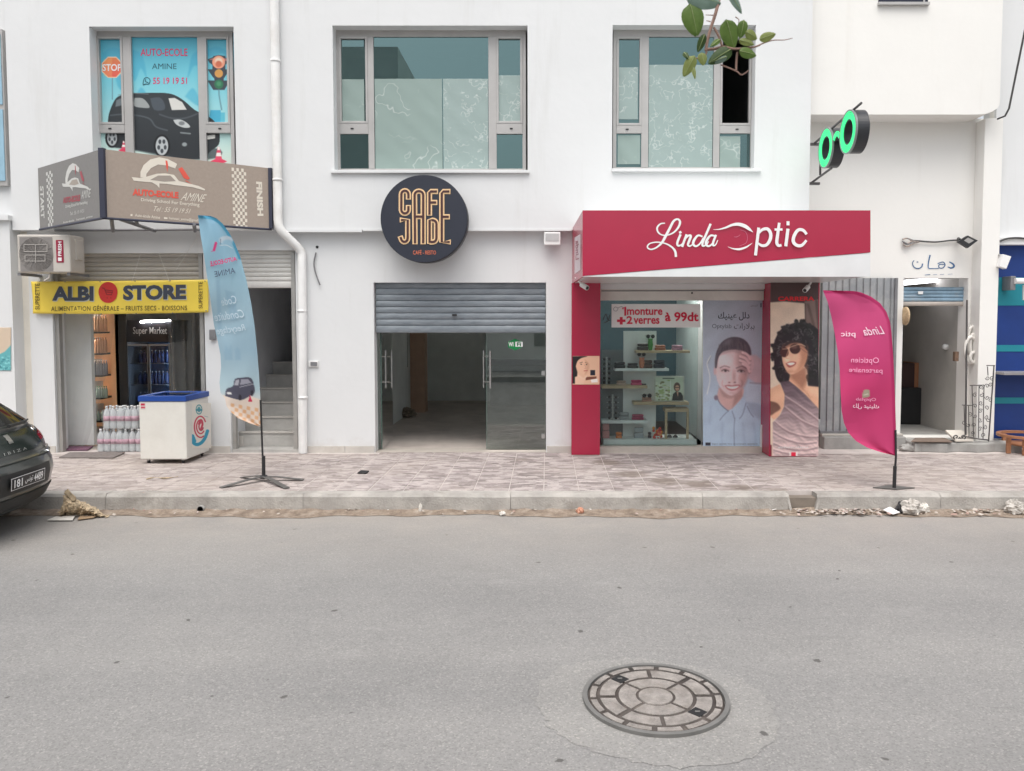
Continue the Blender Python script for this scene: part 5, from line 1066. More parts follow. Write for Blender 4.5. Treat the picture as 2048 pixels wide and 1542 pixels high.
letters(AR1, (1436, 624, 1499, 641), pd_, M_DKP, pk, .015, .002); letters(AR2, (1468, 646, 1509, 661), pd_, M_DKP, pk, 0, .002); letters('Optylab', (1424, 648, 1463, 659), pd_, M_GYP, pk, 0, .002)
letters('\uFEAE\uFE91\uFE98\uFEA8\uFEE4\uFEDF\uFE8D', (1501, 609, 1515, 614), pd_, M_GYP, pk, 0, .002); strokes('poster_mark', [[(1522, 607), (1522, 614)]], pd_, M_DKP, pk, 2.2, .002, False); letters('bague optylab vous accompagne optylab.tn', (1424, 886, 1515, 890), pd_, M_GYP, pk, 0, .002); strokes('poster_icon', [[(1413, 888), (1419, 888)]], pd_, M_DKP, pk, 6, .002, False)
# tall light box with the curly haired woman
YX = 9.60; LB = thing('poster_box', 'tall red edged box with a poster of a curly haired woman in sunglasses', 'poster', (px(1588, 914, YX).x, YX, ZP))
a = px(1538, 913, YX); b = px(1640, 572, YX); MB().box(a.x, b.x, YX, YL + .2, ZP + .002, b.z + .04).build('box', M_RED, LB, .003)
cv = Canvas(1541, 563, 1637, 912, .8, (205, 186, 166)); cv.vgrad([(563, (196, 176, 158)), (700, (206, 188, 168)), (912, (200, 180, 162))])
cv.pol(K6([(640, -140), (1120, -140), (1120, 110), (960, 75), (780, 60), (640, 70)]), (66, 50, 50), 1.5); cv.pol(K6([(975, 60), (1120, 40), (1120, 420), (1040, 330), (985, 260)]), (112, 94, 88), 2); cv.line(K6([(985, 80), (985, 290)]), 2.2, (72, 60, 56), 1); cv.line(K6([(1010, 90), (1075, 330)]), 5, (80, 66, 62), 3, .8); cv.line(K6([(1090, 60), (1110, 300)]), 6, (70, 58, 56), 3, .8)
rs = np.random.default_rng(12)
hair = [(700, 420), (740, 340), (800, 290), (900, 258), (1000, 262), (1090, 310), (1130, 400), (1130, 820), (1090, 860), (1010, 850), (1000, 700), (900, 620), (800, 640), (850, 780), (780, 830), (730, 800), (700, 720), (690, 600), (680, 500)]
cv.pol(K6(hair), (40, 37, 40), 1.5, 1, 3)
for k in range(190):
    t = rs.uniform(0, 2 * PI); r_ = rs.uniform(.75, 1.05); x = 905 + 225 * r_ * math.cos(t); y = 545 + 300 * r_ * math.sin(t)
    if y > 870 or (y > 640 and 780 < x < 1000): continue
    cv.ell(*K6([(x, y)])[0], rs.uniform(2, 5), rs.uniform(2, 5), (38 + rs.uniform(-8, 14),) * 3, 1.2)
for k in range(150):
    t = rs.uniform(0, 2 * PI); r_ = rs.uniform(.3, 1.0); x = 905 + 215 * r_ * math.cos(t); y = 540 + 290 * r_ * math.sin(t)
    if (y > 450 and 770 < x < 990) or y > 850: continue
    cx, cy = K6([(x, y)])[0]; a0 = rs.uniform(0, 6.28); rr_ = rs.uniform(2, 4.2); g_ = rs.uniform(80, 135)
    cv.line([(cx + rr_ * math.cos(a0 + s), cy + rr_ * math.sin(a0 + s)) for s in np.linspace(0, 2.6, 5)], .9, (g_, g_ * .97, g_ * .97), .8, .75, 0)
cv.pol(K6([(960, 640), (1000, 850), (1120, 860), (1120, 1080), (980, 930), (830, 800), (850, 730)]), (204, 158, 130), 1.5, 1, 0); cv.pol(K6([(840, 735), (1000, 660), (1000, 800), (960, 880), (900, 830), (850, 780)]), (150, 104, 84), 9, .85); cv.pol(K6([(1000, 850), (1120, 870), (1120, 960), (1040, 930)]), (222, 180, 152), 8, .6); cv.line(K6([(930, 850), (985, 900), (1030, 960)]), 2, (170, 122, 100), 3, .6)
cv.pol(K6([(762, 540), (775, 640), (812, 715), (852, 742), (915, 722), (975, 660), (1003, 560), (985, 470), (900, 430), (810, 455), (772, 490)]), lambda X, Y: np.stack([208 - np.clip(X - 1595, 0, 30) * 1.3, 164 - np.clip(X - 1593, 0, 30) * 1.5, 138 - np.clip(X - 1593, 0, 30) * 1.5], -1), 1.2, 1, 3)
cv.pol(K6([(925, 470), (1003, 520), (1000, 600), (965, 670), (915, 722), (880, 738), (930, 650), (945, 570)]), (170, 122, 98), 7, .75, 3); cv.pol(K6([(772, 470), (860, 432), (990, 460), (1000, 510), (900, 470), (800, 495), (768, 520)]), (120, 82, 68), 5, .75, 3); cv.ell(*K6([(815, 600)])[0], 5, 6, (236, 200, 174), 5, 0, .7); cv.ell(*K6([(900, 590)])[0], 8, 9, (230, 176, 148), 7, 0, .6); cv.ell(*K6([(845, 715)])[0], 9, 3, (180, 130, 106), 3, 0, .6)
cv.pol(K6([(770, 500), (800, 455), (880, 425), (980, 440), (1000, 520), (950, 455), (860, 450), (800, 480)]), (44, 38, 40), 1.5, .9, 3)
cv.ell(*K6([(788, 535)])[0], 8.6, 10, (70, 44, 42), .8); cv.ell(*K6([(888, 503)])[0], 10.8, 10.2, (66, 42, 40), .8); cv.ell(*K6([(880, 485)])[0], 6, 4, (120, 88, 80), 4, 0, .6); cv.line(K6([(770, 505), (830, 500), (850, 485), (935, 460), (985, 480)]), 1.1, (210, 180, 150), .7); cv.line(K6([(930, 490), (1000, 540)]), 1.4, (130, 90, 80), .8)
cv.line(K6([(825, 520), (805, 585), (830, 592)]), 1.4, (188, 138, 114), 1); cv.pol(K6([(800, 640), (842, 622), (898, 628), (884, 658), (840, 678), (816, 666)]), (160, 86, 80), .9, 1, 3); cv.pol(K6([(810, 641), (844, 631), (886, 634), (872, 650), (840, 658)]), (226, 216, 206), 1., 1, 3)
cv.pol(K6([(650, 880), (745, 832), (795, 905), (785, 1040), (730, 1140), (690, 1165), (650, 1130)]), (205, 160, 132), 1.5, 1, 0); cv.pol(K6([(650, 990), (720, 1010), (752, 1060), (700, 1100), (650, 1120)]), (96, 66, 58), 2.5, .9, 3)
def dr_(X, Y):
    t = np.clip((Y - 765) / 130, 0, 1); base = np.stack([88 + 105 * t, 74 + 96 * t, 82 + 86 * t], -1)
    return base * (1 + .07 * np.sin((Y - .55 * X) * .33 + np.sin(X * .10) * 2.2 + np.sin(Y * .07) * 2) + .05 * np.sin((Y - .25 * X) * .8 + np.sin(X * .21 + Y * .05) * 2.5))[..., None]
cv.pol(K6([(748, 815), (830, 800), (900, 855), (980, 925), (1060, 1010), (1125, 1080), (1125, 1520), (680, 1520), (680, 1190), (745, 1125), (785, 1045), (792, 930)]), dr_, 1.2)
for P in ([(700, 1190), (820, 1280), (1000, 1330), (1110, 1330)], [(690, 1290), (800, 1350), (950, 1390), (1090, 1380)], [(690, 1390), (820, 1440), (980, 1450), (1090, 1430)], [(800, 1060), (950, 1180), (1110, 1250)], [(800, 960), (950, 1060), (1110, 1180)], [(690, 1450), (850, 1490), (1080, 1490)]):
    cv.line(K6(P), 2.6, (120, 98, 102), 2.5, .75); cv.line([(x, y - 3.5) for x, y in K6(P)], 2.2, (222, 200, 196), 2.5, .6)
cv.pol(K6([(835, 1465), (912, 1465), (912, 1510), (835, 1510)]), (225, 210, 205)); cv.pol(K6([(852, 1470), (895, 1470), (895, 1506), (852, 1506)]), (205, 35, 62)); cv.pol(K6([(640, 1400), (670, 1400), (670, 1510), (640, 1510)]), (110, 40, 50), 1)
cv.mottle(.02); cv.blur(2); cv.speckle(.02); px_ = YP(YX - .003); prn = cv.mesh('print', lambda x, y: px_.hit(x, y), MATS['satin_print'], LB, 1.4)
letters('CARRERA', (1556, 593, 1629, 602), px_, mk('scarlet_print', C(215, 40, 48), .5, .02), prn, .04, .002); letters('#WEARECARRERA', (1556, 893, 1617, 897), px_, M_PINKTXT, prn, 0, .002)
# price board
YPB = YG - .02; PB = thing('price_board', 'white price board with red lettering hung in the display window', 'sign', tuple(px(1312, 655, YPB)))
MB().pbox(1223, 608, 1401, 655, YPB - .01, YPB).build('board', M_WHITE, PB, .002); pp = YP(YPB - .011); M_CRIM = mk('crimson_vinyl', C(205, 30, 66), .45, .02)
strokes('numeral', [[(1246, 617), (1250.5, 613.5), (1250.5, 630)]], pp, M_CRIM, PB, 4, .003, False); letters('monture', (1254, 616, 1325, 630), pp, M_CRIM, PB, .025); letters('+', (1234, 634, 1251, 649), pp, M_CRIM, PB, .06); letters('2', (1253, 632, 1265, 648), pp, M_CRIM, PB, .03); letters('verres', (1267, 636, 1319, 648), pp, M_CRIM, PB, .025); letters('à 99dt', (1330, 624, 1397, 643), pp, M_CRIM, PB, .03)
strokes('spectacles_mark', [[(1227, 617), (1231, 614), (1236, 617), (1233, 622), (1228, 621), (1227, 617)], [(1236, 616), (1243, 613), (1247, 616)]], pp, M_GYP, PB, .8, .002); strokes('plastic_shine', [[(1206, 640), (1212, 628), (1216, 640), (1220, 630)], [(1208, 646), (1220, 640)]], YP(YG - .003), M_TXTBLK, PB, 2, .001)
# display inside
YS = 10.28
o = MB().pbox(1246, 662, 1313, 882, YS + .12, YS + .15).build('display_board', M_WHITE); tag(o, 'white upright display board behind the shelves', 'board')
o = MB().pbox(1203, 700, 1247, 876, YS + .16, YS + .18).build('grey_board', mk('grey_board', (.16, .17, .18, 1), .6, .08)); tag(o, 'dark grey panel at the left of the display', 'board')
def shelf(x0, y0, x1, y1, mat, lb):
    o = MB().pbox(x0, y0, x1, y1, YS - .1, YS + .118).build('display_shelf', mat, None, .003); return tag(o, lb, 'shelf', 'shelves of the optician window')
shelf(1272, 701, 1380, 706, M_WOOD, 'topmost wooden display shelf'); shelf(1230, 737, 1338, 742, M_WHITE, 'upper white display shelf'); shelf(1203, 771, 1295, 777, M_WOOD, 'left wooden display shelf at mid height'); shelf(1267, 804, 1378, 810, M_WOOD, 'wooden display shelf under the framed picture'); shelf(1203, 841, 1296, 847, M_WHITE, 'lower white display shelf')
CT = thing('display_counter', 'long white display counter at the foot of the window', 'counter', (px(1300, 900, YS).x, YS, ZP)); MB().pbox(1207, 879, 1393, 895, YS - .16, YS + .3).build('top', M_WHITE, CT, .004); MB().pbox(1355, 895, 1366, 902, YS - .1, YS).build('foot', M_WHITE, CT); MB().pbox(1215, 895, 1226, 902, YS - .1, YS).build('foot', M_WHITE, CT)
ST2 = thing('wooden_stool', 'light wooden open frame stand on the display counter', 'stand', (px(1354, 879, YS).x, YS, px(0, 879, YS).z))
MB().pbox(1330, 817, 1378, 824, YS - .1, YS + .1).build('top', M_WOOD, ST2, .003)
for xx in (1330, 1373): MB().pbox(xx, 824, xx + 5, 879, YS - .1, YS - .06).build('leg', M_WOOD, ST2); MB().pbox(xx, 824, xx + 5, 879, YS + .06, YS + .1).build('leg', M_WOOD, ST2)
# framed picture
PF = thing('framed_picture', 'framed picture of a woman in black on the wooden shelf', 'picture', tuple(px(1340, 804, YS - .03))); MB().pbox(1308, 752, 1369, 803.5, YS - .03, YS - .015).build('frame', mk('cream_frame', (.6, .58, .5, 1), .5), PF, .002)
cv = Canvas(1311, 755, 1366, 801, .6, (200, 205, 185)); rs = np.random.default_rng(4)
for k in range(60): cv.ell(rs.uniform(1311, 1340), rs.uniform(760, 801), rs.uniform(1, 4), rs.uniform(.8, 2), [(150, 165, 100), (222, 220, 200), (120, 115, 80)][k % 3], 1.2)
cv.line([(1341, 760), (1341, 801)], 1, (230, 230, 225)); cv.pol([(1344, 801), (1346, 788), (1352, 783), (1362, 785), (1366, 792), (1366, 801)], (30, 26, 28), 1); cv.ell(1354, 774, 6.5, 9, (90, 62, 50), 1.5); cv.ell(1354.5, 776, 4, 5.8, (212, 160, 132), 1); cv.line([(1351, 775), (1358, 775)], 1.4, (50, 35, 35), .7); cv.line([(1353, 780), (1356, 780)], .9, (180, 80, 80), .6); cv.pol([(1353, 784), (1357, 784), (1356, 794)], (205, 150, 125), 1); cv.line([(1326, 757), (1348, 757)], 2.2, (90, 95, 85), 1)
pfp = YP(YS - .033); cv.mesh('print', lambda x, y: pfp.hit(x, y), M_PRINT, PF, 1.15)
# goods: spectacles, cases, pots, figures
def specs(x, y, w, col, label, Y=YS - .04):
    c = px(x, y, Y); ww = px(x + w, y, Y).x - c.x; t = thing('sunglasses', label, 'sunglasses', (c.x, c.y, c.z), 'sunglasses in the display')
    r_ = ww * .22; zc = c.z + r_ * 1.05
    for s in (-1, 1):
        cx = c.x + s * ww * .26
        MB().lathe([(r_, 0), (r_, .006)], (cx, c.y, zc), 12, 'y').build('lens', M_RUBBER, t); MB().tube([(cx + s * r_, c.y, zc + r_ * .3), (cx + s * r_ * 1.05, c.y + ww * .8, zc + r_ * .1)], .003, 5).build('temple', col, t)
    MB().tube([(c.x - ww * .1, c.y, zc + r_ * .4), (c.x + ww * .1, c.y, zc + r_ * .4)], .004, 5).build('bridge', col, t); return t
def case(x, y, w, h, col, label, nm='spectacle_case', cat='case'):
    c = px(x, y, YS - .05); ww = (px(x + w, y, YS - .05).x - c.x) / 2 * 1.08; hh = (px(x, y - h, YS - .05).z - c.z) * 1.2
    t = thing(nm, label, cat, (c.x, c.y, c.z), 'cases in the display'); MB().box(c.x - ww, c.x + ww, c.y, c.y + .07, c.z + .001, c.z + hh * .55).build('tray', col, t, .012); MB().box(c.x - ww * .97, c.x + ww * .97, c.y + .004, c.y + .066, c.z + hh * .58, c.z + hh).build('lid', col, t, .014); return t
cm = lambda n, r, g, b: mk(n, C(r, g, b), .5, .12, 20)
def vase(x, y, w, h, col, label, cat='vase'):
    c = px(x, y, YS); ww = (px(x + w, y, YS).x - c.x) / 2; hh = px(x, y - h, YS).z - c.z
    o = MB().lathe([(ww * .55, 0), (ww * .7, hh * .1), (ww, hh * .5), (ww * .8, hh * .85), (ww * .95, hh)], (c.x, c.y - .03, c.z + .001), 12).build('vase', col); return tag(o, label, cat, 'pots in the display')
vase(1300, 701, 11, 24, cm('green_glaze', 70, 140, 60), 'green pot on the topmost wooden shelf'); specs(1301, 677, 18, M_BLACK, 'black sunglasses resting on the green pot', YS - .06)
case(1286, 701, 20, 12, cm('dark_leather', 60, 48, 46), 'dark brown case on the topmost shelf'); case(1321, 701, 20, 9, cm('tan_leather', 168, 98, 70), 'tan leather case on the topmost shelf'); case(1355, 701, 20, 9, cm('pink_case', 190, 140, 160), 'pale pink case on the topmost shelf')
vase(1283, 737, 12, 22, cm('terracotta', 196, 120, 92), 'terracotta pot on the upper white shelf'); specs(1283, 713, 18, M_BLACK, 'black sunglasses resting on the terracotta pot', YS - .06)
case(1240, 737, 20, 11, cm('black_case', 44, 42, 46), 'black case at the left of the upper white shelf'); case(1266, 737, 20, 9, cm('dark_case', 62, 54, 54), 'dark flat case beside the terracotta pot'); case(1295, 737, 18, 14, cm('brown_case', 80, 52, 44), 'brown case right of the terracotta pot'); case(1319, 737, 20, 14, cm('navy_case', 40, 42, 54), 'navy case at the right of the upper white shelf')
case(1243, 771, 18, 8, cm('beige_case', 190, 165, 150), 'beige case on the mid wooden shelf'); case(1273, 771, 20, 9, cm('hot_pink', 200, 80, 120), 'hot pink case on the mid wooden shelf'); specs(1288, 771, 9, cm('maroon_frame', 110, 40, 50), 'maroon sunglasses beside the hot pink case')
case(1294, 804, 18, 8, cm('rose_gold', 190, 140, 120), 'rose case on the shelf under the picture'); specs(1294, 796, 20, cm('brown_frame', 90, 60, 50), 'brown sunglasses resting on the rose case', YS - .07)
case(1249, 841, 18, 13, cm('grey_felt', 150, 150, 152), 'grey felt case on the lower white shelf'); case(1276, 841, 22, 10, cm('raspberry', 160, 44, 84), 'raspberry case on the lower white shelf')
case(1238, 879, 11, 12, cm('orange_toy', 215, 120, 50), 'small orange box on the display counter', 'gift_box', 'box'); case(1278, 879, 18, 20, cm('grey_pattern', 150, 155, 160), 'grey patterned box on the display counter', 'gift_box', 'box'); case(1212, 879, 13, 26, cm('red_white_toy', 196, 130, 130), 'pale red box at the left end of the display counter', 'gift_box', 'box'); case(1300, 879, 6, 12, cm('dark_trinket', 70, 60, 70), 'small dark box beside the red flowers', 'gift_box', 'box')
q = px(1314, 879, YS - .05); FLW = thing('flower_bunch', 'bunch of red and orange flowers on the display counter', 'flowers', (q.x, q.y, q.z)); random.seed(9)
for k in range(26): o = MB().lathe([(.004, -.012), (.022, 0), (.012, .012)], (q.x + random.uniform(-.06, .06), q.y + random.uniform(-.03, .03), q.z + random.uniform(.02, .17)), 6, 'y', False).build('flower', cm('red_petal', 205, 60, 45) if k % 3 else cm('orange_petal', 230, 150, 60), FLW)
MB().lathe([(.03, .001), (.045, .05)], (q.x, q.y, q.z), 10).build('pot', M_WHITE, FLW)
specs(1345, 879, 22, M_BLACK, 'black sunglasses lying inside the wooden stand', YS)
def rack(x, y0, y1, label, wpx):
    a = px(x, y1, YS - .02); b = px(x, y0, YS - .02); t = thing('spectacle_rack', label, 'rack', (a.x, a.y, a.z)); MB().tube([a, b], .012, 8).build('post', M_STEEL, t); n_ = int((y1 - y0) / 9)
    for k in range(n_):
        z = a.z + (b.z - a.z) * (k + .5) / n_; w = (px(x + wpx, y0, YS).x - a.x)
        MB().tube([(a.x - w, a.y - .02, z), (a.x + w, a.y - .02, z)], .004, 5).build('arm', M_STEEL, t)
        for s in (-.55, .55): MB().lathe([(.02, 0), (.02, .004)], (a.x + s * w, a.y - .035, z + .004), 8, 'y').build('lens', M_RUBBER, t)
rack(1213, 714, 770, 'slim rack of dark spectacles by the red column', 9); rack(1225, 789, 841, 'slim rack of spectacles above the lower white shelf', 12)
ol = thing('ceiling_lamp', 'lit white ceiling lamp inside the optician', 'lamp', (px(1300, 600, 11.2).x, 11.2, 2.6)); q = px(1300, 0, 11.2).x; MB().box(q - .6, q + .6, 11.0, 11.1, 2.62, 2.66).build('diffuser', emis('panel_light', (1, .97, .92, 1), 34), ol); MB().box(q - .62, q + .62, 10.98, 11.12, 2.661, 2.698).build('housing', M_WHITE, ol)

# canopy sign
YCF = 8.25
CN = thing('canopy_sign', 'crimson canopy sign with white script lettering over the optician', 'sign', (px(1450, 553, YCF).x, 9, px(0, 553, YCF).z))
a = px(1165, 553, YCF); b = px(1740, 421, YCF); xbk = px(1144, 560, YL).x
zc0, zc1 = a.z, b.z
def frontp(x, y): return px(x, y, YCF)
M_WALU = mk('white_cladding', (.72, .74, .74, 1), .3, .04)
# body: side walls, soffit, top; the front is cut by a slanting line into crimson and white
MB().prism([(a.x, YCF + .004, zc0), (a.x, YCF + .004, zc1), (xbk, YL - .002, zc1), (xbk, YL - .002, zc0)], (.02, 0, 0)).build('side_panel', M_RED, CN)
MB().box(b.x - .02, b.x - .001, YCF + .004, YRU - .004, zc0, zc1).build('side_panel', M_WALU, CN)
MB().add([(a.x + .02, YCF + .005, zc0 + .002), (b.x - .021, YCF + .005, zc0 + .002), (b.x - .021, YL - .003, zc0 + .002), (xbk + .02, YL - .003, zc0 + .002)], [(0, 1, 2, 3)]).build('soffit', mk('soffit_panel', (.62, .62, .61, 1), .22, .05), CN, solid=.006)
MB().box(a.x + .02, b.x - .02, YCF + .005, YU - .003, zc1 - .02, zc1 - .001).build('top_panel', M_WALU, CN)
MB().prism([frontp(1165, 421), frontp(1740, 421), frontp(1740, 505), frontp(1165, 552)], (0, -.012, 0)).build('front_panel', M_RED, CN)
MB().prism([frontp(1165, 552.6), frontp(1740, 505.6), frontp(1740, 553.5), frontp(1165, 553.5)], (0, -.008, 0)).build('front_band', M_WALU, CN)
K5 = lambda P: [(1280 + p[0] / 5.689, 420 + p[1] / 5.689) + ((p[2] / 5.689,) if len(p) > 2 else ()) for p in P]
PCN = YP(YCF - .0125)
S = [[(280, 150, 12), (232, 158, 16), (196, 200, 20), (205, 250, 18), (250, 284, 14), (320, 284, 14), (390, 250, 18), (440, 190, 24), (455, 130, 24), (425, 104, 20), (380, 130, 26), (335, 215, 28), (290, 300, 30), (250, 370, 26), (190, 425, 18), (130, 448, 16), (92, 435, 16), (86, 408, 16), (120, 378, 14), (200, 366, 14), (290, 382, 16), (360, 420, 20), (400, 470, 26), (408, 525, 26)],
     [(458, 285, 26), (425, 370, 26), (434, 406, 22), (475, 392, 16), (515, 340, 14)], [(455, 256, 28), (462, 252, 28)],
     [(528, 285, 26), (505, 345, 26), (482, 412, 26)], [(500, 350, 14), (545, 296, 20), (578, 294, 26), (562, 345, 28), (545, 395, 24), (570, 410, 18), (612, 380, 12)],
     [(705, 300, 18), (660, 290, 22), (620, 335, 28), (605, 385, 28), (635, 412, 22), (680, 385, 18), (720, 320, 16)], [(800, 165, 26), (760, 260, 26), (715, 365, 26), (715, 408, 22), (755, 395, 14), (780, 360, 10)],
     [(852, 296, 20), (805, 290, 22), (765, 335, 28), (750, 385, 28), (780, 412, 22), (825, 380, 18), (858, 300, 22)], [(862, 290, 24), (835, 360, 26), (832, 402, 22), (860, 395, 14), (884, 345, 10)],
     [(835, 222, 3), (900, 220, 12), (970, 202, 20), (1050, 170, 28), (1120, 162, 36), (1190, 182, 40), (1240, 215, 32), (1285, 252, 4)], [(1000, 418, 3), (1060, 440, 14), (1130, 446, 24), (1200, 426, 20), (1250, 396, 10), (1278, 374, 3)],
     [(1350, 212, 34), (1332, 360, 34), (1315, 505, 34)], [(1352, 262, 24), (1395, 222, 32), (1450, 216, 36), (1484, 262, 38), (1482, 330, 38), (1445, 392, 34), (1392, 406, 32), (1345, 380, 22)],
     [(1583, 155, 30), (1566, 280, 36), (1556, 370, 36), (1575, 404, 32), (1600, 402, 28)], [(1540, 222, 26), (1612, 222, 26)], [(1682, 225, 36), (1660, 400, 36)], [(1684, 140, 34), (1684, 162, 34)],
     [(1890, 268, 30), (1855, 230, 34), (1800, 228, 36), (1755, 290, 38), (1745, 360, 38), (1785, 402, 36), (1840, 402, 34), (1888, 352, 28)]]
strokes('lettering', [K5(P) for P in S], PCN, M_PINKTXT, CN, 4, .003); M_IRIS = mk('pink_line_vinyl', C(196, 96, 124), .4, .03)
strokes('iris_lines', [K5(P) for P in ([(1140, 225, 5), (1200, 250, 6), (1222, 310, 6), (1205, 375, 6), (1130, 410, 4)], [(1070, 305, 4), (1105, 305, 8), (1140, 282, 4)])], PCN, M_IRIS, CN, 1, .002)
psd = Plane((a.x, YCF, zc0), Vector((a.x - xbk, 0, 0)) * 0 + Vector((-(YL - YCF), -(a.x - xbk), 0)))
polys('side_plate', [[(1149, 475), (1161, 468), (1161, 540), (1149, 548)]], psd, mk('grey_pink_plate', C(205, 190, 196), .4, .05), CN, .003); letters('Linda', [(1151, 520), (1151, 482), (1158, 478), (1158, 518)], psd, M_RED, CN, .01, .006)
def cctv(x, y, Y, label, s):
    q = px(x, y, Y); t = thing('security_camera', label, 'camera', tuple(q)); d = Vector((s * .5, -.6, -.35)).normalized()
    MB().tube([q, q + d * .11], .03, 10).build('barrel', M_WHITE, t); MB().tube([q + d * .108, q + d * .114], .022, 10).build('lens', M_BLACK, t); MB().tube([q, q + Vector((-s * .05, .02, .07))], .012, 6).build('arm', M_WHITE, t); MB().lathe([(.03, 0), (.03, .015)], q + Vector((-s * .05, .02, .07)), 10).build('base', M_WHITE, t)
cctv(1163, 569, 9.2, 'white security camera under the left end of the canopy', 1); cctv(1616, 574, 9.5, 'white security camera above the curly haired woman poster', -1)

# lit spectacles sign on wall brackets
XS = 3.36
def yz(x, y): return pX(x, y, XS)
GS = thing('spectacles_sign', 'green lit spectacles sign on black brackets at the building corner', 'sign', (XS, 9, yz(1655, 335).z))
c1, c2 = yz(1652, 296), yz(1697, 264)
ro, ri = .235, .125
M_LED = emis('green_led', (.03, .62, .20, 1), .75); M_SIGN = mk('sign_casing', (.028, .03, .035, 1), .35, .15); M_TRIM = mk('sign_trim', (.22, .24, .24, 1), .4, .05)
def ring(c, r0, r1, x0, x1, mat, nm, a0=0, a1=360, seg=48):
    mb = MB(); full = a1 - a0 >= 360; n_ = seg; vs = []
    for k in range(n_ + (0 if full else 1)):
        t = R(a0 + (a1 - a0) * k / n_); cs, sn = math.cos(t), math.sin(t)
        vs += [(x0, c.y + r0 * cs, c.z + r0 * sn), (x0, c.y + r1 * cs, c.z + r1 * sn), (x1, c.y + r1 * cs, c.z + r1 * sn), (x1, c.y + r0 * cs, c.z + r0 * sn)]
    N = len(vs) // 4; fs = []
    for k in range(n_):
        j = (k + 1) % N
        for i in range(4): fs.append((k * 4 + i, k * 4 + (i + 1) % 4, j * 4 + (i + 1) % 4, j * 4 + i))
    mb.add(vs, fs, False); return mb.build(nm, mat, GS)
cm_ = (c1 + c2) / 2
for c in (c1, c2):
    ring(c, ri, ro, XS, XS + .14, M_SIGN, 'casing'); ring(c, ro - .012, ro + .004, XS - .012, XS + .01, M_TRIM, 'trim')
    for k in range(4): r0 = ri + .014 + k * .0235; ring(c, r0, r0 + .018, XS - .008, XS - .001, M_LED, 'led_row')
dd = abs(c2.y - c1.y); cb = Vector((XS, cm_.y, cm_.z - .02))
ring(cb, .06, .13, XS + .002, XS + .138, M_SIGN, 'bridge_casing', 20, 160, 16)
for k in range(3): ring(cb, .066 + k * .021, .081 + k * .021, XS - .006, XS - .001, M_LED, 'led_row', 25, 155, 16)
pt = [yz(1624, 288), yz(1719, 206)]; pb_ = [yz(1619, 366), yz(1660, 336)]
Xo = Vector((.02, 0, 0))
for p, q in ((pt[0], pt[1]), (pb_[0], pb_[1]), (yz(1638, 276), yz(1637, 350))): MB().tube([p + Xo, q + Xo], .014, 6).build('bracket_bar', M_DKMET, GS)
for q in (yz(1626, 284), yz(1620, 365)): MB().box(XR - .02, XS + .09, YU + .01, YU + .05, q.z - .045, q.z - .015).build('wall_clamp', M_DKMET, GS)

# ================================================================== feather flags
def flag(name, label, left, right, Y, paint, mirror_items, kcol=1.0):
    ly, lx = [p[1] for p in left], [p[0] for p in left]; ry, rx = [p[1] for p in right], [p[0] for p in right]
    y0, y1 = min(ly[0], ry[0]), max(ly[-1], ry[-1]); ny = int((y1 - y0) / 1.5); nx = 44
    ys = np.linspace(y0, y1, ny + 1); L = np.interp(ys, ly, lx); Rr = np.interp(ys, ry, rx); U = np.linspace(0, 1, nx + 1)
    X = L[:, None] + (Rr - L)[:, None] * U[None]; Yy = np.repeat(ys[:, None], nx + 1, 1)
    cv = Canvas.custom(X, Yy, (128, 128, 128)); paint(cv)
    base = thing(name, label, 'flag', (px(rx[-1], ry[-1], Y).x, Y, ZP))
    def place(x, y, off=0.0):
        u = (x - np.interp(y, ly, lx)) / max(1e-3, np.interp(y, ry, rx) - np.interp(y, ly, lx))
        return px(x, y, Y + (1 - u) * (.05 * math.sin(y * .021 + u * 3) + .012 * math.sin(y * .06 + 4 * u)) - .012 * math.sin(u * 9 + y * .01) - off)
    cl = cv.mesh('cloth', place, M_FABRIC, base, kcol)
    class FP:
        def hit(s, x, y, off=0.0): return place(x, y, off)
    return base, cl, FP()
lf_left = [(396, 431), (401, 470), (407, 505), (413, 545), (421, 600), (428, 650), (436, 685), (441, 710), (442, 735), (439, 765), (441, 785), (450, 797), (453, 812), (462, 824), (476, 836), (498, 846), (521, 853.4)]
lf_right = [(398, 430.4), (420, 431.5), (432, 436), (445, 447), (458, 465), (470, 487), (480, 512), (493, 560), (502, 605), (509, 650), (514, 700), (518, 750), (521, 800), (523, 854)]
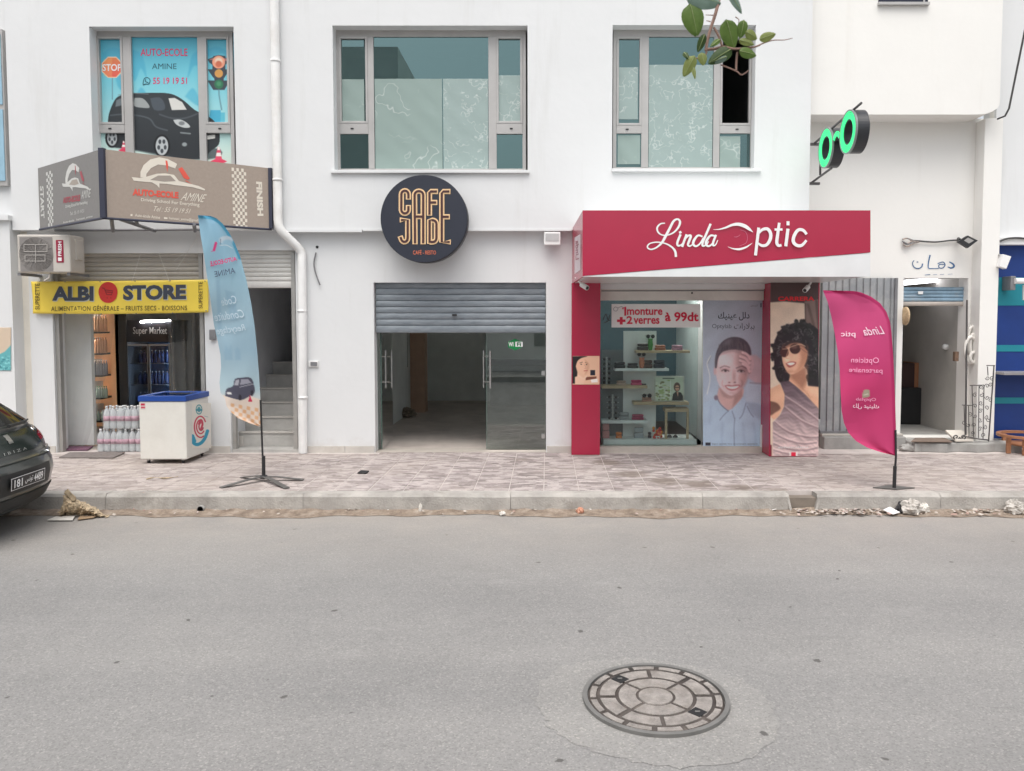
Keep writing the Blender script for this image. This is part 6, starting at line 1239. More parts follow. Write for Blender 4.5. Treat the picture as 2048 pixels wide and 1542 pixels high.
def paint_l(cv):
    cv.vgrad([(430, (138, 178, 200)), (520, (150, 188, 206)), (620, (156, 184, 198)), (700, (150, 178, 194)), (780, (170, 192, 200)), (800, (205, 208, 206)), (860, (224, 208, 190))])
    cv.line([(396, 431), (420, 433), (433, 438), (446, 449), (459, 467), (471, 489), (481, 514)], 11, (82, 150, 180), 2)
    for P in ([(448, 705), (452, 690), (458, 700), (462, 690), (466, 720), (450, 720)], [(470, 700), (474, 694), (480, 700), (482, 720), (470, 720)], [(432, 560), (436, 660), (444, 660), (440, 560)], [(450, 580), (462, 640), (474, 640), (470, 585)]): cv.pol(P, (138, 170, 190), 4, .6)
    cv.pol([(441, 790), (500, 792), (524, 800), (524, 856), (470, 838), (452, 812)], (220, 206, 194), 2)
    rs = np.random.default_rng(2)
    for i in range(8):
        for j in range(5):
            x, y = 462 + i * 8, 806 + j * 8 + i * 1.5
            if (i + j) % 2 == 0: cv.pol([(x, y), (x + 7, y + 2), (x + 6, y + 9), (x - 1, y + 7)], (214, 164, 120), 1.5, .8)
    cv.pol([(450, 792), (453, 778), (466, 772), (470, 758), (486, 755), (502, 756), (508, 770), (509, 786), (500, 792), (484, 800), (470, 798)], (84, 84, 98), 1, 1, 3); cv.pol([(468, 770), (472, 760), (478, 759), (477, 771)], (165, 165, 175), 1); cv.pol([(480, 770), (482, 759), (496, 758), (503, 766)], (150, 150, 162), 1); cv.line([(480, 774), (506, 768)], 1.6, (190, 190, 196), .8, .7)
    cv.ell(480, 795, 3, 6, (60, 58, 66), .8); cv.ell(504, 786, 3, 6, (60, 58, 66), .8); cv.pol([(454, 784), (463, 785), (463, 789), (454, 788)], (210, 210, 210), .6); cv.pol([(496, 804), (500, 790), (505, 804)], (200, 60, 90), .8)
    cv.ell(452, 480, 14, 8, (186, 200, 210), 2); cv.ell(455, 485, 10, 6, (150, 186, 205), 3); cv.line([(441, 478), (441, 490)], 1.2, (90, 95, 115)); cv.line([(428, 500), (432, 486)], 5, (214, 62, 122), 1); cv.line([(423, 503), (427, 501)], 1.4, (214, 62, 122)); cv.line([(440, 491), (452, 490), (464, 496)], 1.4, (205, 214, 220))
LFb, LFc, LFp = flag('feather_flag', 'light blue feather flag on cross feet by the stairway', lf_left, lf_right, 8.14, paint_l, None, 1.02)
M_FPK = mk('flag_magenta', C(214, 62, 122), .8, .03); M_FNV = mk('flag_navy', C(76, 86, 110), .8, .03); M_FPL = mk('flag_pale', C(186, 204, 214), .8, .03)
letters('AUTO-ECOLE', [(474, 521), (421, 533), (420, 523), (472, 513)], LFp, M_FPK, LFc, .03, .012); letters('AMINE', [(471, 546), (430, 554), (428, 543), (469, 535)], LFp, M_FNV, LFc, 0, .012)
letters('Code', [(474, 606), (443, 612), (440, 596), (472, 590)], LFp, M_FPL, LFc, 0, .012, .05); letters('Conduite', [(490, 634), (428, 643), (426, 626), (487, 618)], LFp, M_FPL, LFc, 0, .012, .05); letters('Recyclage', [(493, 664), (433, 674), (431, 655), (490, 648)], LFp, M_FPL, LFc, 0, .012, .05)
pb0 = pg(526, 961, ZP)
def pole(base, pts, r0): MB().tube(pts, r0, 8).build('pole', M_BLACK, base)
pole(LFb, [Vector((px(527, 905, 8.14).x, 8.14, ZP + .02)), px(525, 905, 8.14), px(523, 854, 8.14), px(521, 800, 8.14)], .011)
MB().tube([Vector((px(527, 940, 8.14).x, 8.14, ZP + .03)), px(527, 912, 8.14)], .019, 10).build('sleeve', M_BLACK, LFb)
bx_ = px(527, 940, 8.14).x
M_FOOT = mk('dull_steel_foot', (.11, .105, .10, 1), .5, .15)
for (x, y) in ((441, 976), (574, 977), (484, 955), (607, 960)):
    e = pg(x, y, ZP + .004); d = Vector((e.x - bx_, e.y - 8.14, 0)); n_ = Vector((-d.y, d.x, 0)).normalized() * .028; c0 = Vector((bx_, 8.14, ZP + .045))
    MB().prism([c0 - n_, c0 + n_, c0 + d * .35 + n_ + Vector((0, 0, -.006)), e + n_ * 1.1, e - n_ * 1.1, c0 + d * .35 - n_ + Vector((0, 0, -.006))], (0, 0, .008)).build('foot', M_FOOT, LFb)
MB().lathe([(.04, ZP + .03), (.04, ZP + .06)], (bx_, 8.14, 0), 10).build('hub', M_BLACK, LFb)
rf_left = [(1646, 581.5), (1655, 603), (1662, 630), (1669, 665), (1675, 700), (1679, 735), (1681, 780), (1683, 820), (1688, 846), (1697, 866), (1712, 882), (1734, 895), (1760, 904), (1792, 912)]
rf_right = [(1650, 580.6), (1700, 579.4 + 1.5), (1720, 584), (1742, 593), (1760, 606), (1773, 624), (1780, 643), (1783, 665), (1787, 720), (1790, 790), (1792, 860), (1793, 912.3)]
def paint_r(cv):
    cv.vgrad([(580, (214, 92, 140)), (700, (206, 78, 128)), (780, (198, 66, 114)), (912, (206, 76, 124))])
    cv.line([(1648, 583), (1700, 584), (1722, 589), (1744, 599), (1762, 613), (1774, 632), (1780, 655), (1785, 720), (1788, 790), (1790, 860), (1791, 912)], 7, (176, 50, 98), 1.5, .8)
    cv.pol([(1725, 796), (1727, 781), (1738, 780), (1739, 793)], (168, 160, 140), 1, 1, 3); cv.line([(1729, 790), (1736, 788)], 2, (214, 205, 190), .8)
RFb, RFc, RFp = flag('feather_flag', 'pink feather flag on a square plate before the grey corrugated shutter', rf_left, rf_right, 7.76, paint_r, None, 1.0)
M_FW = mk('flag_white', C(232, 196, 212), .8, .02); M_FL2 = mk('flag_rose', C(228, 150, 184), .8, .02)
letters('Linda', [(1770, 668), (1722, 672), (1722, 655), (1768, 651)], RFp, M_FW, RFc, .01, .014, .15); letters('ptic', [(1711, 676), (1682, 676), (1682, 663), (1711, 663)], RFp, M_FW, RFc, .008, .014)
letters('Opticien', [(1758, 730), (1702, 728), (1702, 714), (1758, 715)], RFp, M_FL2, RFc, .008, .014); letters('partenaire', [(1765, 749), (1698, 747), (1698, 735), (1765, 737)], RFp, M_FL2, RFc, .008, .014); letters('Optylab', [(1752, 804), (1712, 803), (1712, 795), (1752, 796)], RFp, M_FL2, RFc, .006, .014); letters(AR1, [(1758, 819), (1706, 818), (1706, 807), (1758, 808)], RFp, M_FW, RFc, .012, .014)
pole(RFb, [px(1790, 940, 7.76), px(1792, 912, 7.76), px(1791, 860, 7.76)], .011); MB().tube([Vector((px(1789, 950, 7.76).x, 7.76, ZP + .012)), px(1790, 932, 7.76)], .018, 10).build('sleeve', M_BLACK, RFb)
c = px(1789, 950, 7.76); MB().prism([(c.x - .21, 7.78, ZP + .004), (c.x, 7.69, ZP + .004), (c.x + .21, 7.76, ZP + .004), (c.x + .01, 7.90, ZP + .004)], (0, 0, .008)).build('base_plate', M_FOOT, RFb)

# ================================================================== right hand side
# corrugated steel shutter and step blocks
YCO = YR - .05
a = px(1640, 862, YCO); b = px(1789, 556, YCO); cg = MB(); pr_ = []
x = a.x
while x < b.x - .01:
    pr_ += [(x, 0), (x + .06, 0), (x + .068, .022), (x + .084, .022)]; x += .092
pr_ = [(min(q[0], b.x), q[1]) for q in pr_] + [(b.x, 0)]
for (q0, d0), (q1, d1) in zip(pr_[:-1], pr_[1:]): cg.add([(q0, YCO + d0, a.z), (q1, YCO + d1, a.z), (q1, YCO + d1, b.z), (q0, YCO + d0, b.z)], [(0, 1, 2, 3)])
CG = thing('corrugated_door', 'grey corrugated metal door behind the pink flag', 'door', ((a.x + b.x) / 2, YCO, a.z)); cg.build('sheet', mk('galvanised_sheet', C(150, 153, 156), .45, .12, 2.5, metal=.1, dirt=C(176, 176, 174), dscale=4), CG)
MB().box(b.x, b.x + .035, YCO - .03, YCO + .06, a.z, b.z).build('frame', M_GALV, CG); MB().box(a.x, b.x, YCO - .02, YCO + .05, a.z - .03, a.z - .001).build('sill', M_GALV, CG)
xs0, xs1 = px(1641, 890, YCO).x, px(1800, 890, YR).x
o = struct(MB().box(xs0, xs1 - .003, YR - .18, YR + .1, ZP - .01, ZP + .16).build('entrance_step', M_CONC, None, .01)); o = struct(MB().box(xs0, xs1 - .003, YR - .1, YR + .1, ZP + .161, a.z - .032).build('upper_step', mk('pale_stone_step', (.5, .475, .43, 1), .8, .1), None, .008))
rs0, rs1 = xs1, px(2003, 900, YR).x
stp = MB(); nn_ = 14
top_ = []; 
for k in range(nn_ + 1):
    x = rs0 + (rs1 - rs0) * k / nn_; yo = YR - .42 + .04 * math.sin(k * 1.3) + .02 * math.sin(k * 3.1); top_.append((x, yo))
stp.prism([(x, y, ZP - .01) for x, y in top_] + [(rs1, YR + .02, ZP - .01), (rs0, YR + .02, ZP - .01)], (0, 0, .13)); struct(stp.build('doorway_step', M_CONC, None, .02))
# workshop interior
M_WSW = mk('dirty_white_inner_wall', (.46, .44, .41, 1), .9, .12, 1.5)
wx0, wx1 = H_d[0] - .25, H_d[1] + .02; zf = zst
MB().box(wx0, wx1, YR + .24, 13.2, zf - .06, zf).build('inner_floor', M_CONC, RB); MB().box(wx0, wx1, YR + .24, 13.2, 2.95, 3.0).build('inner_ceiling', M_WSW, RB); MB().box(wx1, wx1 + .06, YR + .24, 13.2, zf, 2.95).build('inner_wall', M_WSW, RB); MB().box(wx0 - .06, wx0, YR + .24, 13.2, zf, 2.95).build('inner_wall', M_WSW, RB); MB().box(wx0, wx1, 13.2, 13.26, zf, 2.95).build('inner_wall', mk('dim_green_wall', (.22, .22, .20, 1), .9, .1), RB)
s4 = shutter(5, 1802, 1934, 574, 612, YR + .1, M_SH4, 9, 0, 'pale blue rolled up shutter of the workshop doorway', parent=RB, endmat=mk('beige_end_slat', C(176, 168, 160), .5, .15, 5))
MB().box(px(1858, 0, YR).x, px(1868, 0, YR).x, YR + .09, YR + .1, px(0, 588, YR).z, px(0, 582, YR).z).build('shutter_lock', M_PINKTXT, s4)
nt = thing('tube_lamp', 'lit white tube lamp at the top of the workshop doorway', 'lamp', tuple(px(1850, 565, YR + .5))); a = px(1810, 566, YR + .42); b = px(1876, 560, YR + .9); MB().tube([a, b], .03, 10).build('tube', emis('tube_light', (.95, .95, 1, 1), 5), nt); MB().tube([a + Vector((0, .02, .045)), b + Vector((0, .02, .045))], .02, 6).build('batten', M_WHITE, nt)
q0 = px(1790, 868, 11.6); q1 = px(1862, 776, 11.6); o = MB().box(q0.x, q1.x, 11.6, 12.2, zf + .002, q1.z).build('black_cabinet', M_RUBBER, None, .02); tag(o, 'black cabinet inside the workshop doorway', 'cabinet')
q0 = px(1790, 775, 11.7); q1 = px(1854, 727, 11.7); o = thing('wooden_crate', 'brown and dark red box on top of the black cabinet', 'box', ((q0.x + q1.x) / 2, 11.8, q0.z)); zq = px(1862, 776, 11.6).z + .002; xm = px(1829, 750, 11.7).x
MB().box(q0.x, xm, 11.7, 12.1, zq, q1.z).build('dark_side', mk('dark_red_board', C(56, 34, 32), .6, .2), o); MB().box(xm + .001, q1.x, 11.7, 12.1, zq, q1.z + .01).build('light_side', mk('tan_board', C(152, 104, 72), .6, .12), o)
q = px(1802, 632, YR - .03); o = MB().lathe([(.0, 0), (.06, .01), (.12, .015), (.125, .03), (.06, .05), (0, .06)], (q.x + .02, YR - .06, q.z), 20, 'x').build('straw_hat', mk('straw', C(196, 172, 138), .9, .2, 40)); tag(o, 'round straw hat hung on the doorway jamb', 'hat')
# floodlight, cables, painted word, hanging hose
fl = thing('floodlight', 'black square floodlight above the workshop doorway', 'floodlight', tuple(px(1936, 495, YR - .2))); pf2 = YP(YR - .2)
dia = [(1916, 483), (1936, 471), (1956, 481), (1936, 496)]; MB().prism([pf2.hit(*p) for p in dia], (0, .05, 0)).build('housing', M_BLACK, fl); polys('lens', [[(1928, 481), (1936, 475), (1948, 481), (1938, 487)]], pf2, mk('floodlight_lens', (.35, .34, .33, 1), .2), fl, .003); MB().tube([px(1920, 480, YR - .15), px(1917, 477, YR - .01)], .02, 6).build('bracket', M_BLACK, fl)
o = MB().tube([Vector(v) for v in catmull([tuple(px(x, y, YR - .03)) for x, y in ((1826, 481), (1838, 482), (1870, 484), (1900, 481), (1918, 480))], 5)], .012, 6).build('cable', M_WIRE); tag(o, 'dark cable running to the black floodlight', 'cable')
random.seed(3); cb_ = thing('cable_bundle', 'tangle of taped grey cables on the cream wall', 'cable', tuple(px(1815, 490, YR - .03)))
for k in range(6):
    y = 478 + 2.6 * k; MB().tube([Vector(v) for v in catmull([tuple(px(1803 + random.uniform(0, 4), y + random.uniform(-2, 2), YR - .02 - .01 * (k % 3))), tuple(px(1815, y + random.uniform(-4, 4), YR - .04)), tuple(px(1826, y * .5 + 241 + random.uniform(-3, 3), YR - .035)), tuple(px(1838, 482 + k * .4, YR - .03))], 4)], .009, 5).build('cable', mk('taped_cable', C(170, 155, 145), .7, .3, 30) if k % 2 else M_GALV, cb_)
PWD = YP(YR - .001); o = strokes('painted_word', [[(1899, 524, 2), (1906, 528, 3.4), (1908, 533, 3.6), (1902, 536, 3), (1896, 534, 2)], [(1876, 527, 2), (1886, 524, 2), (1890, 530, 2.2), (1885, 536, 2), (1878, 535, 2), (1879, 529, 2), (1888, 529, 1.6)], [(1877, 537, 1.6), (1866, 537, 1.6), (1857, 536, 2), (1857, 525, 2.4), (1860, 511, 3)], [(1845, 528, 2.6), (1843, 534, 2.2), (1836, 537, 2), (1828, 534, 2), (1825, 526, 1.6), (1828, 521, 1.4)], [(1834, 524, 2), (1836, 524, 2)], [(1850, 550, 1), (1860, 549, 1.4)], [(1866, 549.5, .8), (1874, 549, .8)], [(1880, 549, .7), (1888, 548.5, .8)], [(1896, 548.5, .7), (1905, 548, .6)]], PWD, mk('blue_wall_paint', C(70, 104, 142), .8, .35, 12), None, 2, .001); tag(o, 'hand painted blue Arabic word over the workshop doorway', 'lettering')
hz = thing('hanging_hose', 'pale coil of hose hanging beside the workshop doorway', 'hose', tuple(px(1945, 732, YR - .08)))
for k, (cx, cy, rx, ry) in enumerate(((1945, 683, 10, 30), (1947, 692, 7, 24), (1942, 700, 12, 26), (1948, 715, 8, 10))): MB().tube([px(cx + rx * math.cos(t), cy + ry * math.sin(t), YR - .06 - .02 * k) for t in np.linspace(0, 2 * PI, 25)[:-1]], .024, 8, closed=True).build('coil', mk('pale_hose', (.68, .66, .62, 1), .6, .1), hz)
o = MB().tube([px(1934, 600, YR - .05), px(1933, 700, YR - .12), Vector((px(1932, 850, YR - .3).x, YR - .3, zst + .0))], .012, 8).build('door_rod', M_DKMET); tag(o, 'long dark iron rod standing at the doorway jamb', 'rod')
o = MB().box(px(1925, 0, YR).x, px(1933, 0, YR).x, YR - .06, YR - .001, px(0, 722, YR).z, px(0, 703, YR).z).build('rusty_lock', mk('rusty_iron', C(110, 88, 72), .8, .3, 30), None, .004); tag(o, 'rusty lock plate on the right doorway jamb', 'lock')
o = MB().lathe([(.04, 0), (.04, .05), (.025, .06)], px(1905, 694, YR + .5), 12, 'y').build('wall_socket', M_WHITE); o.location.x = wx1 - .03; tag(o, 'round white socket on the inner workshop wall', 'socket')
# wrought iron stair gate leaning on the pilaster
GI = thing('iron_grille', 'stepped wrought iron grille leaning on the cream pilaster', 'grille', (px(1955, 885, 9.85).x, 9.85, zst)); YI = 9.97; pi = YP(YI)
def bar(P, r_=.006, nm='bar'): MB().tube([pi.hit(x, y) for x, y in P], r_, 5).build(nm, M_DKMET, GI)
bar([(1988, 731), (1977, 883)], .009); bar([(1925, 872), (1958, 878), (1978, 880)], .009); bar([(1973, 731), (1990, 731)]); bar([(1940, 771), (1968, 770)]); bar([(1924, 810), (1945, 811)]); bar([(1975, 733), (1976, 751)]); bar([(1958, 770), (1957, 876)]); bar([(1944, 771), (1947, 874)]); bar([(1928, 810), (1930, 872)]); bar([(1968, 770), (1966, 878)]); bar([(1937, 812), (1938, 873)])
def scroll(cx, cy, r_, sgn, rot=0): return [pi.hit(cx + sgn * r_ * (1 - t / 9.5) * math.cos(t + rot), cy + r_ * (1 - t / 9.5) * math.sin(t + rot)) for t in np.linspace(0, 7.5, 16)]
for k, (cx, cy) in enumerate(((1975, 756), (1984, 756), (1962, 775), (1974, 772), (1950, 790), (1963, 790), (1974, 795), (1962, 806), (1973, 815), (1950, 812), (1961, 822), (1972, 835), (1950, 832), (1960, 840), (1940, 828), (1948, 850), (1960, 858), (1970, 855), (1937, 850), (1928, 845), (1945, 866), (1967, 870), (1981, 770), (1980, 800), (1977, 840))):
    MB().tube(scroll(cx, cy, 4.6, 1 if k % 2 else -1, k), .0045, 4).build('scroll', M_DKMET, GI)
for cx, s in ((1912, 1), (1926, -1)): MB().tube([pi.hit(cx + s * 7 * (1 - t / 10) * math.cos(t), 874 + 6 * (1 - t / 10) * math.sin(t)) for t in np.linspace(0, 8, 18)], .009, 5).build('scroll_foot', M_DKMET, GI)
q = pg(1980, 900, ZP + .12); o = MB().prism([(q.x - .13, YR - .40, zst + .002), (q.x + .12, YR - .38, zst + .002), (q.x + .06, YR - .2, zst + .1), (q.x - .16, YR - .2, zst + .1)], (0, .0, .03)).build('stone_slab', mk('pale_slab', (.6, .56, .5, 1), .7, .08), None, .004); tag(o, 'pale stone slab leaning on the doorway step', 'slab')
q = pg(1818, 902, ZP); o = crumple(q.x, q.y, ZP + .001, .13, .07, .05, 8, 'cement_lump', M_CONC, 16, 10, .25); tag(o, 'lump of spilled cement at the left of the doorway step', 'rubble')
o = MB().prism([pg(1822, 884, zst + .004), pg(1905, 885, zst + .004), pg(1890, 877, zst + .004), pg(1830, 877, zst + .004)], (0, 0, .01)).build('floor_board', mk('brown_mat2', (.2, .15, .12, 1), .9, .2)); tag(o, 'thin brown mat in the workshop doorway', 'mat')
# blue shop fittings
sp = thing('spotlight', 'white box spotlight on the blue wall', 'spotlight', tuple(px(2008, 537, YB - .2))); ps = YP(YB - .25)
MB().prism([ps.hit(*p) for p in ((2006, 508), (2023, 513), (2013, 538), (1999, 533))], (0, .08, 0)).build('housing', M_PVC, sp, .006); MB().tube([px(2006, 512, YB - .2), px(1998, 508, YB - .2), px(1994, 520, YB - .1), px(1999, 532, YB - .2)], .008, 5).build('yoke', M_STEEL, sp); MB().tube([px(1996, 520, YB - .12), px(1996, 520, YB - .001)], .012, 6).build('wall_bolt', M_STEEL, sp)
gm = thing('shutter_motor', 'grey pipe bracket on the teal band of the blue shop', 'bracket', tuple(px(2030, 580, YB - .1))); MB().pbox(2021, 552, 2032, 580, YB - .2, YB - .007).build('plate', M_GALV, gm, .006); MB().tube([px(2030, 562, YB - .22), px(2062, 562, YB - .22)], .04, 10).build('pipe', M_PVC, gm); MB().tube([px(2050, 570, YB - .2), px(2050, 600, YB - .2)], .03, 8).build('leg_pipe', M_PVC, gm)
o = MB().tube([Vector(v) for v in catmull([tuple(px(x, y, YB - .14)) for x, y in ((1996, 484), (2015, 477), (2040, 476), (2070, 480))], 5)], .014, 6).build('cable', M_WIRE); tag(o, 'dark cable arching over the blue shop front', 'cable')
o = MB().tube([px(2062, 0, YRU - .3), px(2018, 217, YRU - .04), px(2010, 232, YRU - .02), px(1995, 238, YRU + .1)], .012, 6).build('cable', M_WIRE); tag(o, 'dark cable dropping down the rounded corner at the upper right', 'cable')
# round wooden table
tq = pg(2052, 905, ZP); RTb = thing('round_table', 'low round wooden table frame at the right edge', 'table', (tq.x, tq.y, ZP)); M_TW = mk('reddish_wood', C(156, 108, 78), .45, .2, 7, stretch=(1, 1, 6))
rt = tq.x - px(2000, 870, tq.y).x; zt_ = px(2040, 870, tq.y).z; rg = MB(); vs = []; n_ = 40
for k in range(n_):
    t = 2 * PI * k / n_
    for (r_, h) in ((rt - .05, -.02), (rt, -.02), (rt, .015), (rt - .05, .015)): vs.append((tq.x + r_ * math.cos(t), tq.y + r_ * math.sin(t), zt_ + h))
rg.add(vs, [(k * 4 + i, k * 4 + (i + 1) % 4, ((k + 1) % n_) * 4 + (i + 1) % 4, ((k + 1) % n_) * 4 + i) for k in range(n_) for i in range(4)], False); rg.build('rim', M_TW, RTb, .003)
for t in (195, 235, 285, 345, 45, 120): 
    cx, cy = tq.x + (rt - .06) * math.cos(R(t)), tq.y + (rt - .06) * math.sin(R(t)); MB().box(cx - .025, cx + .025, cy - .02, cy + .02, ZP + .002, zt_ - .021).build('leg', M_TW, RTb, .004)
MB().lathe([(rt * .6, ZP + .10), (rt * .6, ZP + .13)], (tq.x, tq.y, 0), 24).build('lower_shelf', M_TW, RTb)

# ================================================================== parked car (rear quarter in view)
CYc = 6.72; CXr = -4.58
prof = [(.20, .16, .78, .22), (.26, .08, .83, .26), (.36, .03, .87, .30), (.50, .0, .885, .32), (.60, .01, .89, .33), (.655, .035, .885, .32), (.68, .075, .88, .28), (.76, .10, .875, .26), (.83, .135, .862, .26), (.88, .17, .84, .26), (.91, .21, .81, .26), (.95, .20, .77, .24), (1.05, .32, .72, .22), (1.18, .48, .66, .22), (1.30, .64, .60, .22), (1.38, .80, .54, .25), (1.43, 1.05, .45, .3)]
prof = [(a_, b_, c_ * .94, d_) for a_, b_, c_, d_ in prof]
frontx = [(.20, 3.85), (.36, 4.02), (.55, 4.05), (.68, 4.0), (.76, 3.85), (.88, 3.3), (.93, 3.0), (.98, 2.85), (1.08, 2.68), (1.2, 2.42), (1.31, 2.2), (1.38, 2.0), (1.43, 1.7)]
pz = [p[0] for p in prof]
def lv(z): return [float(np.interp(z, pz, [p[i] for p in prof])) for i in (1, 2, 3)] + [float(np.interp(z, [f[0] for f in frontx], [f[1] for f in frontx]))]
ROT = R(5); 
def carp(xl, yl, z):                                      # car space: xl runs forward (picture left), yl towards the kerb
    c, s = math.cos(ROT), math.sin(ROT); X = -xl; return (CXr + X * c - yl * s, CYc + X * s + yl * c, z)
def rear(yn, z, off=0.0):
    xr, hw, rad, xf = lv(z); a = min(1, abs(yn)); x = xr + rad * (1 - (1 - a ** 3.2) ** .5) + .05 * a * a; return carp(x - off, yn * (hw + off * .6), z)
CAR = thing('parked_car', 'dark green grey hatchback parked at the kerb, cut off at the left edge', 'car', (CXr - 2, CYc, 0))
M_PAINT, n, l, p = nodes('dark_car_paint'); p.inputs['Base Color'].default_value = (.030, .037, .034, 1); p.inputs['Roughness'].default_value = .32; p.inputs['Coat Weight'].default_value = .7; p.inputs['Coat Roughness'].default_value = .08
t_ = noise(n, l, 3, 6, pos(n, l), .7); r_ = ramp(n, [(.4, (.040, .047, .044, 1)), (.8, (.078, .080, .074, 1))]); l.new(t_.outputs['Fac'], r_.inputs[0]); l.new(r_.outputs[0], p.inputs['Base Color'])
NU = 26; us = [math.sin(PI / 2 * (-1 + 2 * k / NU)) for k in range(NU + 1)]
zs = sorted(set(list(np.linspace(.20, 1.43, 40)) + pz)); vs = []; fs = []
for z in zs:
    xr, hw, rad, xf = lv(z); ring_ = [rear(u, z) for u in us]
    xe = xr + rad + .05
    side = [carp(xe + (xf - .35 - xe) * k / 6, hw * (1 - .03 * (k / 6) ** 2), z) for k in range(1, 7)]
    nose = [carp(xf - .35 + .35 * math.sin(t), hw * .97 * math.cos(t) ** .6, z) for t in np.linspace(.3, PI / 2 - .02, 5)]
    nose2 = [carp(xf - .35 + .35 * math.sin(t), -hw * .97 * math.cos(t) ** .6, z) for t in np.linspace(PI / 2 - .02, .3, 5)]
    side2 = [carp(xe + (xf - .35 - xe) * k / 6, -hw * (1 - .03 * (k / 6) ** 2), z) for k in range(6, 0, -1)]
    vs += ring_ + side + nose + nose2 + side2
N = len(vs) // len(zs)
for j in range(len(zs) - 1):
    for k in range(N): fs.append((j * N + k, j * N + (k + 1) % N, (j + 1) * N + (k + 1) % N, (j + 1) * N + k))
fs.append(tuple((len(zs) - 1) * N + k for k in range(N))); fs.append(tuple(reversed(range(N))))
mb = MB(); mb.add(vs, fs, True); bodyo = mb.build('body', M_PAINT, CAR)
def patch(nm, u0, u1, z0, z1, mat, off=.006, par=None, nu=16, nv=8, shape=None):
    def f(a, b):
        z = z0 + (z1 - z0) * b; u = u0 + (u1 - u0) * a
        if shape: u, z = shape(a, b)
        return rear(u, z, off)
    m_ = MB(); m_.grid(f, nu, nv); return m_.build(nm, mat, par or CAR)
M_CGL = mk('dark_car_glass', (.012, .014, .014, 1), .06, .1); M_PLAST = mk('grained_black_plastic', (.02, .021, .021, 1), .55, .15)
tg = patch('tailgate', -.80, .80, .70, .94, M_PAINT, .008); patch('rear_window', -.72, .72, .965, 1.28, M_CGL, .008, shape=lambda a, b: ((-.74 + 1.48 * a) * (1 - .05 * b), .965 + .315 * b))
patch('tailgate_panel', -.60, .60, .72, .90, mk('tailgate_gloss', (.018, .026, .023, 1), .18, .2), .012, tg)
for s in (-1, 1):
    patch('tail_light', .80 * s, .99 * s, .80, .955, mk('red_tail_lens', C(150, 24, 44), .15, .1), .012, nu=10, shape=lambda a, b, s=s: (s * (.60 + .39 * a), .775 + (.05 + .075 * a) * b + .01 * a))
patch('bumper_crease', -.97, .97, .665, .70, M_PAINT, .022); patch('lower_bumper', -.9, .9, .24, .36, M_PLAST, .008); patch('plate_recess', -.52, .52, .40, .585, M_PLAST, .006)
for s in (.93,): patch('reflector', .88, .96, .46, .58, M_RUBBER, .012, nu=4)
# wiper, crest, letters, plate
MB().tube([rear(.10, .955, .03), rear(.50, .96, .03), rear(.72, .962, .02)], [.016, .012, .008], 6).build('wiper', M_PLAST, CAR)
class RP_:
    def __init__(s, u0, u1, z0, z1): s.a = (u0, u1, z0, z1)
    def hit(s, x, y, off=0.0): u0, u1, z0, z1 = s.a; return Vector(rear(u0 + (u1 - u0) * x, z1 + (z0 - z1) * y, .012 + off))
M_CHR = mk('chrome', (.62, .62, .60, 1), .2, .05, metal=.9)
uo = 0.0
strokes('crest', [[(.85, .1), (.15, .12), (.15, .5), (.85, .52), (.85, .88), (.15, .9)], [(.2, .3), (.8, .32)], [(.2, .7), (.8, .7)]], RP_(uo - .05, uo + .05, .815, .89), M_CHR, tg, .22, .004, False)
letters('IBIZA', (0, 0, 1, 1), RP_(uo - .2, uo + .2, .735, .757), M_CHR, tg, 0, .005, spacing=1.7)
PLt = patch('number_plate', uo - .30, uo + .30, .44, .55, mk('plate_black', (.015, .015, .016, 1), .35, .05), .024); bz = RP_(uo - .30, uo + .30, .44, .55)
strokes('plate_border', [[(.01, .04), (.99, .04)], [(.01, .96), (.99, .96)]], bz, M_PINKTXT, PLt, .04, .022, False); strokes('plate_border', [[(.01, .04), (.01, .96)], [(.99, .04), (.99, .96)]], bz, M_PINKTXT, PLt, .012, .022, False)
letters('181', (.08, .18, .30, .82), bz, M_PINKTXT, PLt, .02, .02); letters('\uFEB2\uFEE7\uFEEE\uFE97', (.37, .25, .60, .75), bz, M_PINKTXT, PLt, .01, .02); letters('4489', (.64, .18, .93, .82), bz, M_PINKTXT, PLt, .02, .02)
for xl in (.78, 3.3):
    for s in (-1, 1):
        t = MB(); c = Vector(carp(xl, s * .69, .30)); ax = Vector(carp(xl, s * .79, .30)) - c
        prf = [(.17, -.95), (.27, -1), (.295, -.7), (.30, 0), (.295, .9), (.27, 1.12), (.18, 1.12)]
        side_ = Vector((0, 0, 1)).cross(ax.normalized()); vs = []
        for r_, h in prf:
            for k in range(28): a = 2 * PI * k / 28; vs.append(c + ax * h + (side_ * math.cos(a) + Vector((0, 0, 1)) * math.sin(a)) * r_)
        t.add(vs, [(i * 28 + k, i * 28 + (k + 1) % 28, (i + 1) * 28 + (k + 1) % 28, (i + 1) * 28 + k) for i in range(len(prf) - 1) for k in range(28)], True); wh = t.build('wheel', M_RUBBER, CAR)
        h = MB(); vs = [c + ax * 1.1 + (side_ * math.cos(2 * PI * k / 28) + Vector((0, 0, 1)) * math.sin(2 * PI * k / 28)) * .18 for k in range(28)]; h.add(vs, [tuple(range(28))]); h.build('rim', M_STEEL, wh)

